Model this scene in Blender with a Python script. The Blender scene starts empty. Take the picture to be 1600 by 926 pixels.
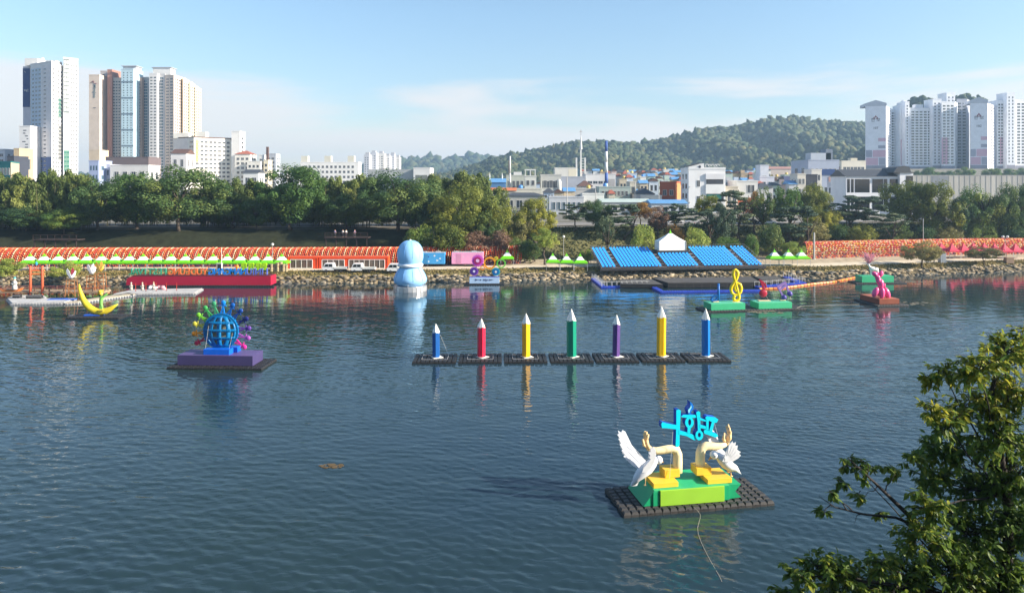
import bpy, bmesh, math, random
import numpy as np
from mathutils import Vector, Matrix, noise as mnoise

SC = bpy.context.scene
COL = SC.collection
R = math.radians
random.seed(7)

# ------------------------------------------------------------------ camera
F, H, HZ = 1155.0, 20.0, 288.0          # focal length in photo pixels, eye height above water, horizon row
cam = bpy.data.cameras.new('camera')
cam.sensor_width = 36.0
cam.lens = 36.0 * F / 1600.0
cam.shift_y = -(463.0 - HZ) / 1600.0
cam.clip_start, cam.clip_end = 0.1, 12000
camo = bpy.data.objects.new('camera', cam)
camo.location = (0, 0, H)
camo.rotation_euler = (R(90), 0, 0)
COL.objects.link(camo)
SC.camera = camo

# ------------------------------------------------------------------ sky, sun, exposure
SUN_AZ, SUN_EL = 103.0, 24.0
w = bpy.data.worlds.new('World'); SC.world = w; w.use_nodes = True
nt = w.node_tree; nt.nodes.clear()
def N(tree, typ, **kw):
    n = tree.nodes.new(typ)
    for k, v in kw.items():
        if k.startswith('i_'):
            n.inputs[k[2:].replace('_', ' ')].default_value = v
        else:
            setattr(n, k, v)
    return n
def math_node(tree, op, a, b=None, clamp=False):
    n = tree.nodes.new('ShaderNodeMath'); n.operation = op; n.use_clamp = clamp
    for i, x in enumerate((a, b)):
        if x is None: continue
        if isinstance(x, (int, float)): n.inputs[i].default_value = x
        else: tree.links.new(x, n.inputs[i])
    return n.outputs[0]
sky = N(nt, 'ShaderNodeTexSky', sky_type='NISHITA', sun_disc=False, sun_elevation=R(SUN_EL),
        sun_rotation=R(SUN_AZ), altitude=0, air_density=1.0, dust_density=0.6, ozone_density=2.2)
tc = N(nt, 'ShaderNodeTexCoord')
sep = N(nt, 'ShaderNodeSeparateXYZ'); nt.links.new(tc.outputs['Generated'], sep.inputs[0])
el = sep.outputs[2]
# thin cirrus low over the horizon: noise in (bearing, stretched height)
mp = N(nt, 'ShaderNodeMapping'); mp.inputs['Scale'].default_value = (2.6, 2.6, 17.0)
mp.inputs['Location'].default_value = (3.3, 0.4, 1.9)
nt.links.new(tc.outputs['Generated'], mp.inputs[0])
cn = N(nt, 'ShaderNodeTexNoise', i_Scale=1.0, i_Detail=7.0, i_Roughness=0.52, i_Distortion=0.35)
nt.links.new(mp.outputs[0], cn.inputs['Vector'])
band = N(nt, 'ShaderNodeValToRGB')
cr = band.color_ramp; cr.elements[0].position = 0.0; cr.elements[0].color = (.5, .5, .5, 1)
cr.elements[1].position = 0.185; cr.elements[1].color = (0, 0, 0, 1)
for p, c in ((0.05, .46), (0.09, .41), (0.125, .36), (0.155, .14)):
    e = cr.elements.new(p); e.color = (c, c, c, 1)
nt.links.new(el, band.inputs[0])
cover = math_node(nt, 'ADD', cn.outputs['Fac'], band.outputs[0])
cmask = N(nt, 'ShaderNodeMapRange', interpolation_type='SMOOTHSTEP')
cmask.inputs['From Min'].default_value = 0.76; cmask.inputs['From Max'].default_value = 0.98
cmask.inputs['To Max'].default_value = 0.75
nt.links.new(cover, cmask.inputs['Value'])
tint = N(nt, 'ShaderNodeMix', data_type='RGBA', blend_type='MULTIPLY'); tint.inputs[0].default_value = 1.0

tr_ = N(nt, 'ShaderNodeValToRGB'); e_ = tr_.color_ramp.elements
e_[0].position = 0.0; e_[0].color = (.86, .74, .72, 1); e_[1].position = .22; e_[1].color = (.89, .92, .90, 1)
x_ = e_.new(.10); x_.color = (.84, .815, .79, 1)
nt.links.new(el, tr_.inputs[0]); nt.links.new(tr_.outputs[0], tint.inputs['B'])
nt.links.new(sky.outputs[0], tint.inputs['A'])
cmix = N(nt, 'ShaderNodeMix', data_type='RGBA')
cmix.inputs['B'].default_value = (4.25, 4.0, 3.9, 1)
nt.links.new(cmask.outputs[0], cmix.inputs[0]); nt.links.new(tint.outputs['Result'], cmix.inputs['A'])
bg = N(nt, 'ShaderNodeBackground', i_Strength=0.078)
nt.links.new(cmix.outputs['Result'], bg.inputs[0])
wo = N(nt, 'ShaderNodeOutputWorld'); nt.links.new(bg.outputs[0], wo.inputs[0])

sl = bpy.data.lights.new('sun', 'SUN'); sl.energy = 3.7; sl.angle = R(0.5); sl.color = (1.0, 0.90, 0.76)
so = bpy.data.objects.new('sun', sl); COL.objects.link(so)
sd = Vector((math.sin(R(SUN_AZ)) * math.cos(R(SUN_EL)), math.cos(R(SUN_AZ)) * math.cos(R(SUN_EL)), math.sin(R(SUN_EL))))
so.rotation_euler = sd.to_track_quat('Z', 'Y').to_euler()
so.location = sd * 300
vs = SC.view_settings
SC.display_settings.display_device = 'sRGB'
vs.view_transform = 'Standard'; vs.look = 'None'; vs.exposure = 1.62; vs.gamma = 1.0; vs.use_curve_mapping = False
SC.cycles.max_bounces = 6; SC.cycles.diffuse_bounces = 3; SC.cycles.glossy_bounces = 3
SC.cycles.transmission_bounces = 4; SC.cycles.volume_bounces = 0; SC.cycles.transparent_max_bounces = 8
SC.cycles.use_denoising = True
SC.cycles.volume_step_rate = 4.0

# ------------------------------------------------------------------ placing: photo pixel -> point in the place
def P(px, py, Y): return Vector(((px - 800) * Y / F, Y, H - (py - HZ) * Y / F))
def G(px, py, z=0.0): return P(px, py, F * (H - z) / (py - HZ))
def lin(c):
    c = c / 255.0
    return c / 12.92 if c <= 0.04045 else ((c + 0.055) / 1.055) ** 2.4
def rgb(r, g, b, k=1.0): return (lin(r) * k, lin(g) * k, lin(b) * k, 1)

# ------------------------------------------------------------------ materials
MATS = {}
def mat(name, col, rough=0.6, var=0.10, scale=1.5, metal=0.0, bump=0.0, spec=0.4, streak=0.0):
    if name in MATS: return MATS[name]
    m = bpy.data.materials.new(name); m.use_nodes = True; t = m.node_tree
    b = t.nodes['Principled BSDF']
    b.inputs['Roughness'].default_value = rough; b.inputs['Metallic'].default_value = metal
    b.inputs['Specular IOR Level'].default_value = spec
    c = N(t, 'ShaderNodeTexCoord')
    mpn = N(t, 'ShaderNodeMapping'); t.links.new(c.outputs['Object'], mpn.inputs[0])
    if streak: mpn.inputs['Scale'].default_value = (1, 1, 1 - streak)
    n = N(t, 'ShaderNodeTexNoise', i_Scale=scale, i_Detail=5.0, i_Roughness=0.6)
    t.links.new(mpn.outputs[0], n.inputs['Vector'])
    mr = N(t, 'ShaderNodeMapRange'); mr.inputs['From Min'].default_value = 0.3; mr.inputs['From Max'].default_value = 0.7
    mr.inputs['To Min'].default_value = 1 - var; mr.inputs['To Max'].default_value = 1 + var * 0.5
    t.links.new(n.outputs['Fac'], mr.inputs['Value'])
    mx = N(t, 'ShaderNodeMix', data_type='RGBA', blend_type='MULTIPLY'); mx.inputs[0].default_value = 1
    mx.inputs['A'].default_value = col
    t.links.new(mr.outputs[0], mx.inputs['B'])
    t.links.new(mx.outputs['Result'], b.inputs['Base Color'])
    if bump:
        bn = N(t, 'ShaderNodeBump', i_Strength=bump, i_Distance=0.05)
        n2 = N(t, 'ShaderNodeTexNoise', i_Scale=scale * 6, i_Detail=4.0)
        t.links.new(c.outputs['Object'], n2.inputs['Vector'])
        t.links.new(n2.outputs['Fac'], bn.inputs['Height']); t.links.new(bn.outputs[0], b.inputs['Normal'])
    MATS[name] = m
    return m
def paint(r, g, b, rough=0.45, k=0.8, var=0.07):
    return mat('paint_%d_%d_%d' % (r, g, b), rgb(r, g, b, k), rough, var)
def leafmat(name, a, b, c, transl=0.25, rough=0.6, per=0.25):
    """three leaf colours mixed by clump noise, leaf-to-leaf variation and tree-to-tree variation"""
    if name in MATS: return MATS[name]
    m = bpy.data.materials.new(name); m.use_nodes = True; t = m.node_tree
    bs = t.nodes['Principled BSDF']; out = t.nodes['Material Output']
    bs.inputs['Roughness'].default_value = rough; bs.inputs['Specular IOR Level'].default_value = 0.25
    co = N(t, 'ShaderNodeTexCoord'); n = N(t, 'ShaderNodeTexNoise', i_Scale=0.35, i_Detail=3.0)
    t.links.new(co.outputs['Object'], n.inputs['Vector'])
    at = N(t, 'ShaderNodeAttribute', attribute_name='rnd'); oi = N(t, 'ShaderNodeObjectInfo')
    v = math_node(t, 'ADD', math_node(t, 'MULTIPLY', at.outputs['Fac'], 0.45), math_node(t, 'MULTIPLY', n.outputs['Fac'], 0.6))
    v = math_node(t, 'ADD', v, math_node(t, 'MULTIPLY', math_node(t, 'SUBTRACT', oi.outputs['Random'], 0.5), per))
    rp = N(t, 'ShaderNodeValToRGB'); e = rp.color_ramp.elements
    e[0].position = 0.25; e[0].color = a; e[1].position = 0.85; e[1].color = c
    x = e.new(0.55); x.color = b
    t.links.new(v, rp.inputs[0]); t.links.new(rp.outputs[0], bs.inputs['Base Color'])
    tr = N(t, 'ShaderNodeBsdfTranslucent'); t.links.new(rp.outputs[0], tr.inputs[0])
    ms = N(t, 'ShaderNodeMixShader'); ms.inputs[0].default_value = transl
    t.links.new(bs.outputs[0], ms.inputs[1]); t.links.new(tr.outputs[0], ms.inputs[2])
    t.links.new(ms.outputs[0], out.inputs[0])
    MATS[name] = m
    return m
def glassmat(name, col, rough=0.12):
    return mat(name, col, rough, 0.25, 0.4, 0.0, 0.0, 0.9)

# ------------------------------------------------------------------ mesh building
class MB:
    def __init__(s): s.v = []; s.f = []; s.m = []
    def add(s, vs, fs, mi=0, M=None):
        o = len(s.v)
        s.v += [tuple(M @ Vector(p)) for p in vs] if M is not None else [tuple(p) for p in vs]
        s.f += [tuple(i + o for i in q) for q in fs]; s.m += [mi] * len(fs)
        return s
    def box(s, c, d, mi=0, rz=0.0, M=None, taper=1.0):
        x, y, z = d[0] / 2, d[1] / 2, d[2] / 2
        vs = [(-x, -y, -z), (x, -y, -z), (x, y, -z), (-x, y, -z)] + [(a * taper, b * taper, z) for a, b in ((-x, -y), (x, -y), (x, y), (-x, y))]
        T = Matrix.Translation(Vector(c)) @ Matrix.Rotation(rz, 4, 'Z')
        if M is not None: T = M @ T
        return s.add(vs, [(0, 3, 2, 1), (4, 5, 6, 7), (0, 1, 5, 4), (1, 2, 6, 5), (2, 3, 7, 6), (3, 0, 4, 7)], mi, T)
    def base(s, c, d, mi=0, rz=0.0, taper=1.0):     # box by the middle of its bottom face
        return s.box((c[0], c[1], c[2] + d[2] / 2), d, mi, rz, None, taper)
    def prism(s, poly, O, U, V, D, mi=0, mi_side=None):
        """polygon (u, v) at O along U, V, extruded by the vector D"""
        O, U, V, D = Vector(O), Vector(U), Vector(V), Vector(D)
        n = len(poly); mi_side = mi if mi_side is None else mi_side
        a = [O + U * p[0] + V * p[1] for p in poly]
        if (U.cross(V)).dot(D) > 0: a = a[::-1]
        o = len(s.v); s.v += [tuple(p) for p in a] + [tuple(p + D) for p in a]
        s.f.append(tuple(range(o, o + n))); s.m.append(mi)
        s.f.append(tuple(range(o + 2 * n - 1, o + n - 1, -1))); s.m.append(mi)
        for i in range(n):
            j = (i + 1) % n
            s.f.append((o + i, o + n + i, o + n + j, o + j)); s.m.append(mi_side)
        return s
    def tube(s, pts, rad, n=8, mi=0, cap=True, flat=1.0):
        pts = [Vector(p) for p in pts]
        if isinstance(rad, (int, float)): rad = [rad] * len(pts)
        o = len(s.v); up = Vector((0, 0, 1)); pn = None
        for i, p in enumerate(pts):
            t = (pts[min(i + 1, len(pts) - 1)] - pts[max(i - 1, 0)]).normalized()
            if pn is None:
                a = t.cross(up) if abs(t.z) < 0.95 else t.cross(Vector((0, 1, 0)))
            else: a = pn - t * pn.dot(t)
            a.normalize(); pn = a; b = t.cross(a)
            for k in range(n):
                th = 2 * math.pi * k / n
                s.v.append(tuple(p + (a * math.cos(th) + b * math.sin(th) * flat) * rad[i]))
        for i in range(len(pts) - 1):
            for k in range(n):
                k2 = (k + 1) % n
                s.f.append((o + i * n + k, o + i * n + k2, o + (i + 1) * n + k2, o + (i + 1) * n + k)); s.m.append(mi)
        if cap:
            s.f.append(tuple(o + k for k in range(n))[::-1]); s.m.append(mi)
            s.f.append(tuple(o + (len(pts) - 1) * n + k for k in range(n))); s.m.append(mi)
        return s
    def lathe(s, prof, n=16, mi=0, c=(0, 0, 0), M=None, a0=0.0):
        vs = []; fs = []
        for r, z in prof:
            for k in range(n):
                th = a0 + 2 * math.pi * k / n
                vs.append((c[0] + r * math.cos(th), c[1] + r * math.sin(th), c[2] + z))
        for i in range(len(prof) - 1):
            for k in range(n):
                k2 = (k + 1) % n
                fs.append((i * n + k, i * n + k2, (i + 1) * n + k2, (i + 1) * n + k))
        fs.append(tuple(range(n))[::-1]); fs.append(tuple((len(prof) - 1) * n + k for k in range(n)))
        return s.add(vs, fs, mi, M)
    def ball(s, c, r, seg=14, ring=8, mi=0, M=None):
        r = (r, r, r) if isinstance(r, (int, float)) else r
        vs = []; fs = []
        for i in range(1, ring):
            ph = math.pi * i / ring
            for k in range(seg):
                th = 2 * math.pi * k / seg
                vs.append((math.sin(ph) * math.cos(th) * r[0], math.sin(ph) * math.sin(th) * r[1], -math.cos(ph) * r[2]))
        b = len(vs); vs += [(0, 0, -r[2]), (0, 0, r[2])]
        for i in range(ring - 2):
            for k in range(seg):
                k2 = (k + 1) % seg
                fs.append((i * seg + k, i * seg + k2, (i + 1) * seg + k2, (i + 1) * seg + k))
        for k in range(seg):
            k2 = (k + 1) % seg
            fs.append((b, k2, k)); fs.append((b + 1, (ring - 2) * seg + k, (ring - 2) * seg + k2))
        T = Matrix.Translation(Vector(c))
        if M is not None: T = T @ M
        return s.add(vs, fs, mi, T)
    def mesh(s, name, mats, smooth=False):
        me = bpy.data.meshes.new(name)
        me.from_pydata(s.v, [], s.f)
        for m in (mats if isinstance(mats, (list, tuple)) else [mats]): me.materials.append(m)
        me.polygons.foreach_set('material_index', s.m)
        if smooth: me.polygons.foreach_set('use_smooth', [True] * len(s.f))
        me.update()
        return me
    def build(s, name, mats, parent=None, smooth=False, bevel=0.0):
        o = bpy.data.objects.new(name, s.mesh(name, mats, smooth)); COL.objects.link(o)
        if parent is not None: o.parent = parent
        if bevel:
            b = o.modifiers.new('bevel', 'BEVEL'); b.width = bevel; b.segments = 2; b.limit_method = 'ANGLE'
        return o
def empty(name, loc=(0, 0, 0), rz=0.0):
    o = bpy.data.objects.new(name, None); COL.objects.link(o)
    o.location = loc; o.rotation_euler = (0, 0, rz); o.empty_display_size = 0.2
    return o
def tag(o, label=None, cat=None, group=None, kind=None):
    for k, v in (('label', label), ('category', cat), ('group', group), ('kind', kind)):
        if v: o[k] = v
    return o
def thing(name, label, cat, loc=(0, 0, 0), rz=0.0, group=None):
    return tag(empty(name, loc, rz), label, cat, group)
def inst(src, parent=None, loc=None, rz=None, scale=None):
    """a copy of one object (shares its mesh)"""
    o = src.copy(); COL.objects.link(o)
    if parent is not None: o.parent = parent
    if loc is not None: o.location = loc
    if rz is not None: o.rotation_euler = (0, 0, rz)
    if scale is not None: o.scale = scale
    return o
def dup(root, loc, rz=0.0, scale=None, label=None, group=None):
    """a copy of a thing with copies of its parts and sub-parts"""
    c = inst(root, None, loc, rz, scale)
    for ch in root.children:
        d = inst(ch, c)
        for g in ch.children: inst(g, d)
    if label: c['label'] = label
    if group: c['group'] = group
    return c
def strip_frame(loc, rz):
    return Matrix.Translation(Vector(loc)) @ Matrix.Rotation(rz, 4, 'Z')
def skin(name, verts, edges, radii, mt, parent=None, sub=2, root=0):
    """one continuous smooth body grown round a skeleton of joints"""
    me = bpy.data.meshes.new(name + '_bones'); me.from_pydata(verts, edges, []); me.update()
    o = bpy.data.objects.new(name + '_bones', me); COL.objects.link(o)
    md = o.modifiers.new('skin', 'SKIN'); md.use_smooth_shade = True
    for i, sv in enumerate(me.skin_vertices[0].data):
        r = radii[i]; sv.radius = (r, r) if isinstance(r, (int, float)) else r
        sv.use_root = (i == root)
    sb = o.modifiers.new('sub', 'SUBSURF'); sb.levels = sub; sb.render_levels = sub
    dg = bpy.context.evaluated_depsgraph_get()
    nm = bpy.data.meshes.new_from_object(o.evaluated_get(dg)); nm.name = name
    nm.materials.clear(); nm.materials.append(mt)
    bpy.data.objects.remove(o); bpy.data.meshes.remove(me)
    r = bpy.data.objects.new(name, nm); COL.objects.link(r)
    if parent is not None: r.parent = parent
    return r
def text_mesh(name, s, size, depth, mt, parent=None, M=None, align='CENTER', offset=0.0):
    cu = bpy.data.curves.new(name, 'FONT'); cu.body = s; cu.size = size; cu.extrude = depth / 2
    cu.align_x = align; cu.align_y = 'BOTTOM_BASELINE'; cu.resolution_u = 3; cu.offset = offset
    o = bpy.data.objects.new(name, cu); COL.objects.link(o)
    dg = bpy.context.evaluated_depsgraph_get()
    me = bpy.data.meshes.new_from_object(o.evaluated_get(dg)); me.name = name
    bpy.data.objects.remove(o); bpy.data.curves.remove(cu)
    me.materials.clear(); me.materials.append(mt)
    if M is not None: me.transform(M)
    r = bpy.data.objects.new(name, me); COL.objects.link(r)
    if parent is not None: r.parent = parent
    return r
def numesh(name, V, faces_n, mats, mi=None, attr=None, smooth=False):
    """mesh from numpy: V (n,3), faces as (m,k) index array"""
    me = bpy.data.meshes.new(name); m, k = faces_n.shape
    me.vertices.add(len(V)); me.vertices.foreach_set('co', V.astype(np.float32).ravel())
    me.loops.add(m * k); me.loops.foreach_set('vertex_index', faces_n.astype(np.int32).ravel())
    me.polygons.add(m); me.polygons.foreach_set('loop_start', np.arange(0, m * k, k, dtype=np.int32))
    try: me.polygons.foreach_set('loop_total', np.full(m, k, dtype=np.int32))
    except Exception: pass
    for x in (mats if isinstance(mats, (list, tuple)) else [mats]): me.materials.append(x)
    if mi is not None: me.polygons.foreach_set('material_index', mi.astype(np.int32))
    if smooth: me.polygons.foreach_set('use_smooth', np.ones(m, dtype=bool))
    if attr is not None:
        a = me.attributes.new('rnd', 'FLOAT', 'FACE'); a.data.foreach_set('value', attr.astype(np.float32))
    me.update(calc_edges=True); me.validate()
    return me
def link_mesh(name, me, parent=None):
    o = bpy.data.objects.new(name, me); COL.objects.link(o)
    if parent is not None: o.parent = parent
    return o
def scatter_quads(pos, nrm, size, rng, aspect=1.5):
    """square leaf sprays: centres, facing directions, sizes"""
    n = len(pos)
    t = rng.normal(size=(n, 3)); t -= nrm * (t * nrm).sum(1)[:, None]; t /= np.linalg.norm(t, axis=1)[:, None] + 1e-9
    b = np.cross(nrm, t); s = size[:, None]
    V = np.stack([pos - t * s * .5 * aspect, pos - b * s * .5 - nrm * s * .12, pos + t * s * .5 * aspect, pos + b * s * .5 - nrm * s * .12], 1).reshape(-1, 3)
    return V, np.arange(4 * n).reshape(n, 4)
# ================================================================== THE SETTING
SHX = np.array([-400, -97, -48, -19, 7, 27, 61, 68, 92, 118, 300.0])
SHY = np.array([149, 149, 149, 150.5, 155, 157, 158, 157, 164, 171, 190.0])
def shoreY(X): return np.interp(X, SHX, SHY)
def slope_start(X): return np.interp(X, [-20, 0, 50, 70], [19, 21, 24, 29])
def ground_z(X, Y):
    X = np.asarray(X, float); Y = np.asarray(Y, float); X, Y = np.broadcast_arrays(X, Y)
    d = Y - shoreY(X); ds = slope_start(X)
    z = np.interp(d, [-9, -1, 0, 1.5, 3.5, 5, 12], [-1.6, -.3, -.05, .7, 1.55, 1.85, 2.0])
    u = np.clip((d - ds) / 15.0, 0, 1); u = u * u * (3 - 2 * u)
    z = z + 6.6 * u + 0.4 * np.clip((d - ds - 15) / 30, 0, 1)
    z = z + 17 * np.clip((Y - 560) / 1.5, 0, 1) * np.clip((X - 285) / 4, 0, 1)
    z = z + 7 * np.clip((Y - 585) / 30, 0, 1) * np.clip((X - 285) / 10, 0, 1)
    near = np.clip(18.3 - 0.76 * (Y - 2), -1.6, 18.3)
    return np.where(Y < 60, np.maximum(z * 0 - 1.6, near), z)
def gz(X, Y): return float(ground_z(X, Y))

xs = np.unique(np.concatenate([np.arange(-3000, -300, 300), np.arange(-300, -140, 20), np.arange(-140, 200, 2.5), np.arange(200, 420, 10), np.arange(420, 3001, 215)]))
ys = np.unique(np.concatenate([[-60, -20, -5], np.arange(0, 34, 2), [45, 70, 100, 130], np.arange(138, 156, 1.0), np.arange(156, 200, 1.5),
                               np.arange(200, 260, 6), np.arange(260, 555, 40), [558, 560, 562, 580, 600, 620, 700, 900, 1300, 2000, 2800, 3600]]))
XX, YY = np.meshgrid(xs, ys)
tt = np.clip((YY - 30) / 100, 0, 1) * np.clip((480 - YY) / 150, 0, 1)
YY = YY + (shoreY(XX) - 150) * tt
ZZ = ground_z(XX, YY)
dd = YY - shoreY(XX); dss = slope_start(XX)
rng = np.random.default_rng(3)
ZZ = ZZ + np.where((dd > 4) & (YY < 250), rng.normal(0, .05, ZZ.shape), 0)
def zonecol():
    c = np.zeros(XX.shape + (4,)); c[..., 3] = 1
    def put(mask, col): c[mask] = col
    put(dd < 60000, (.20, .19, .16, 1))                       # built-up ground
    put(dd < dss + 46, (.16, .15, .12, 1))
    put(dd < dss + 18, (.075, .085, .035, 1))                 # grassy slope
    put((dd < dss + 9) & (XX > 8), (.14, .13, .055, 1))
    put((dd < dss + 18) & (XX < 6), (.030, .034, .018, 1))  # dark undergrowth below the left trees, with their shade put into the colour
    put(dd < dss, (.44, .36, .25, 1))                         # dry lawn and sand
    put(dd < 5.6, (.27, .22, .10, 1))
    put(dd < 2.6, (.16, .13, .075, 1))
    put(dd < 0.2, (.05, .05, .04, 1))
    put(YY < 60, (.06, .06, .03, 1))
    return c
gv = np.stack([XX.ravel(), YY.ravel(), ZZ.ravel()], 1)
ny, nx = XX.shape
ii = (np.arange(ny - 1)[:, None] * nx + np.arange(nx - 1)[None]).ravel()
gm = bpy.data.materials.new('ground_soil'); gm.use_nodes = True; t = gm.node_tree
b = t.nodes['Principled BSDF']; b.inputs['Roughness'].default_value = 0.95; b.inputs['Specular IOR Level'].default_value = 0.1
va = N(t, 'ShaderNodeAttribute', attribute_name='zone')
c0 = N(t, 'ShaderNodeTexCoord'); n0 = N(t, 'ShaderNodeTexNoise', i_Scale=0.5, i_Detail=8.0, i_Roughness=0.7)
t.links.new(c0.outputs['Object'], n0.inputs['Vector'])
mr = N(t, 'ShaderNodeMapRange'); mr.inputs['From Min'].default_value = .3; mr.inputs['From Max'].default_value = .7
mr.inputs['To Min'].default_value = .55; mr.inputs['To Max'].default_value = 1.35
t.links.new(n0.outputs['Fac'], mr.inputs['Value'])
mx = N(t, 'ShaderNodeMix', data_type='RGBA', blend_type='MULTIPLY'); mx.inputs[0].default_value = 1
t.links.new(va.outputs['Color'], mx.inputs['A']); t.links.new(mr.outputs[0], mx.inputs['B'])
t.links.new(mx.outputs['Result'], b.inputs['Base Color'])
me = numesh('ground', gv, np.stack([ii, ii + 1, ii + nx + 1, ii + nx], 1), gm, smooth=True)
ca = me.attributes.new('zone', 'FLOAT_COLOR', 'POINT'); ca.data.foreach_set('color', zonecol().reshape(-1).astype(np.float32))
tag(link_mesh('ground', me), kind='structure')

def strip(name, X0, X1, d0, d1, mt, lift=0.03, step=3.0, rel=None):
    """a sheet lying on the ground between two distances from the shoreline"""
    X = np.arange(X0, X1 + .1, step); m = 6; V = []
    for x in X:
        for k in range(m + 1):
            base = float(shoreY(x)) + (float(slope_start(x)) if rel else 0)
            y = base + d0 + (d1 - d0) * k / m
            V.append((x, y, gz(x, y) + lift + 0.05))
    n = len(X); i = (np.arange(n - 1)[:, None] * (m + 1) + np.arange(m)[None]).ravel()
    return tag(link_mesh(name, numesh(name, np.array(V), np.stack([i, i + m + 1, i + m + 2, i + 1], 1), mt)), kind='structure')
strip('path', -230, 180, 5.8, 10.6, mat('sandy_path', (.62, .52, .38, 1), .95, .18, .8, bump=.2))
road_mat = mat('asphalt', (.20, .185, .17, 1), .9, .2, .6)
strip('road', -230, 300, 27, 37, road_mat, rel=True, lift=0.04)
strip('pavement', -230, 300, 23.5, 27, mat('paving', (.33, .30, .26, 1), .9, .15, 1.0), rel=True, lift=0.14)
mk = MB()
for x in np.arange(-100, 200, 6.0):
    y = float(shoreY(x) + slope_start(x)) + 32
    mk.box((x, y, gz(x, y) + .105), (2.6, .14, .012))
tag(mk.build('road_marking', mat('white_line', (.7, .7, .68, 1))), kind='structure')

# ------------------------------------------------------------------ water
wm = bpy.data.materials.new('river_water'); wm.use_nodes = True; t = wm.node_tree
b = t.nodes['Principled BSDF']; b.inputs['Roughness'].default_value = 0.035; b.inputs['IOR'].default_value = 1.333
b.inputs['Specular IOR Level'].default_value = 0.5
c0 = N(t, 'ShaderNodeTexCoord')
def wave(scale, rot, stretch, det, rough=.55):
    m = N(t, 'ShaderNodeMapping'); m.inputs['Rotation'].default_value = (0, 0, R(rot)); m.inputs['Scale'].default_value = (1, stretch, 1)
    t.links.new(c0.outputs['Object'], m.inputs[0])
    n = N(t, 'ShaderNodeTexNoise', i_Scale=scale, i_Detail=det, i_Roughness=rough, i_Distortion=.3)
    t.links.new(m.outputs[0], n.inputs['Vector']); return n.outputs['Fac']
w1 = wave(0.62, 24, 2.4, 3.0); w2 = wave(1.35, -20, 2.0, 3.0); w3 = wave(0.16, 10, 1.8, 2.0); calm = wave(0.022, 15, 2.6, 3.0)
gust = N(t, 'ShaderNodeMapRange'); gust.inputs['From Min'].default_value = .38; gust.inputs['From Max'].default_value = .62
gust.inputs['To Min'].default_value = .55; gust.inputs['To Max'].default_value = 1.1
t.links.new(calm, gust.inputs['Value'])
# wind ripples die down in the lee of the far bank (distance from the far shore)
sx = N(t, 'ShaderNodeSeparateXYZ'); t.links.new(c0.outputs['Object'], sx.inputs[0])
lee = N(t, 'ShaderNodeMapRange', interpolation_type='SMOOTHSTEP'); lee.inputs['From Min'].default_value = 30; lee.inputs['From Max'].default_value = 150
lee.inputs['To Min'].default_value = 1.0; lee.inputs['To Max'].default_value = .30
t.links.new(sx.outputs[1], lee.inputs['Value'])
h = math_node(t, 'ADD', math_node(t, 'MULTIPLY', w1, 1.0), math_node(t, 'MULTIPLY', w2, .55))
h = math_node(t, 'ADD', h, math_node(t, 'MULTIPLY', w3, 1.0))
st = math_node(t, 'MULTIPLY', lee.outputs[0], gust.outputs[0])
bp = N(t, 'ShaderNodeBump', i_Distance=.035)
t.links.new(st, bp.inputs['Strength']); t.links.new(h, bp.inputs['Height']); t.links.new(bp.outputs[0], b.inputs['Normal'])
murk = N(t, 'ShaderNodeMapRange'); murk.inputs['From Min'].default_value = .3; murk.inputs['From Max'].default_value = .7
t.links.new(wave(0.022, 40, 1.5, 3.0), murk.inputs['Value'])
mx = N(t, 'ShaderNodeMix', data_type='RGBA'); mx.inputs['A'].default_value = (.015, .036, .056, 1); mx.inputs['B'].default_value = (.017, .035, .033, 1)
t.links.new(murk.outputs[0], mx.inputs[0]); t.links.new(mx.outputs['Result'], b.inputs['Base Color'])
# real waves: a wind chop of many small wave trains, dying down in the lee of the far bank
rg = np.random.default_rng(41); NC = 46
lam = np.exp(rg.uniform(math.log(.36), math.log(.85), NC)); lam[:6] = rg.uniform(1.8, 4.5, 6); lam[6:16] = rg.uniform(.9, 1.7, 10)
th = np.radians(rg.normal(72, 34, NC)); kk = 2 * np.pi / lam; ph_ = rg.uniform(0, 6.283, NC)
slp = np.where(lam < 1.5, 1.0, .40) * rg.uniform(.6, 1.2, NC); slp *= .175 / math.sqrt((slp ** 2).sum() / 2); amp = slp / kk
def wave_z(X, Y):
    z = np.zeros_like(X)
    sp_ = np.interp(Y, [68, 77.9, 104, 111.9], [.13, .19, .19, .38])      # trains too short for the mesh there fade out
    for i in range(NC):
        env = 1 + .55 * np.sin(X * .05 * math.cos(i * 2.1) + Y * .07 * math.sin(i * 1.7) + i)
        z += amp[i] * np.clip((lam[i] / sp_ - 2.1) / 1.3, 0, 1) * env * np.sin(kk[i] * (X * math.cos(th[i]) + Y * math.sin(th[i])) + ph_[i])
    gst = .78 + .42 * np.sin(X * .021 + 1.2 * np.sin(Y * .03) + .6) * np.sin(Y * .045 + X * .013 + 2)
    lee_ = np.interp(Y, [30, 70, 110, 150, 175], [1, .72, .46, .28, .2])
    return z * gst * lee_
def water_patch(x0, x1, y0, y1, st):
    X, Y = np.meshgrid(np.arange(x0, x1 + st / 2, st), np.arange(y0, y1 + st / 2, st)); r_, c_ = X.shape
    i = (np.arange(r_ - 1)[:, None] * c_ + np.arange(c_ - 1)[None]).ravel()
    return np.stack([X.ravel(), Y.ravel(), wave_z(X, Y).ravel()], 1), np.stack([i, i + 1, i + c_ + 1, i + c_], 1)
VA, FA = water_patch(-41.6, 41.6, 30, 52.1, .13); V2, F2 = water_patch(-57.07, 57.07, 52, 78, .13); FA = np.concatenate([FA, F2 + len(VA)]); VA = np.concatenate([VA, V2]); VB, FB = water_patch(-84, 84, 77.9, 112, .19); VC, FC = water_patch(-136, 136, 111.8, 180, .38)
q_ = []
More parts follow.
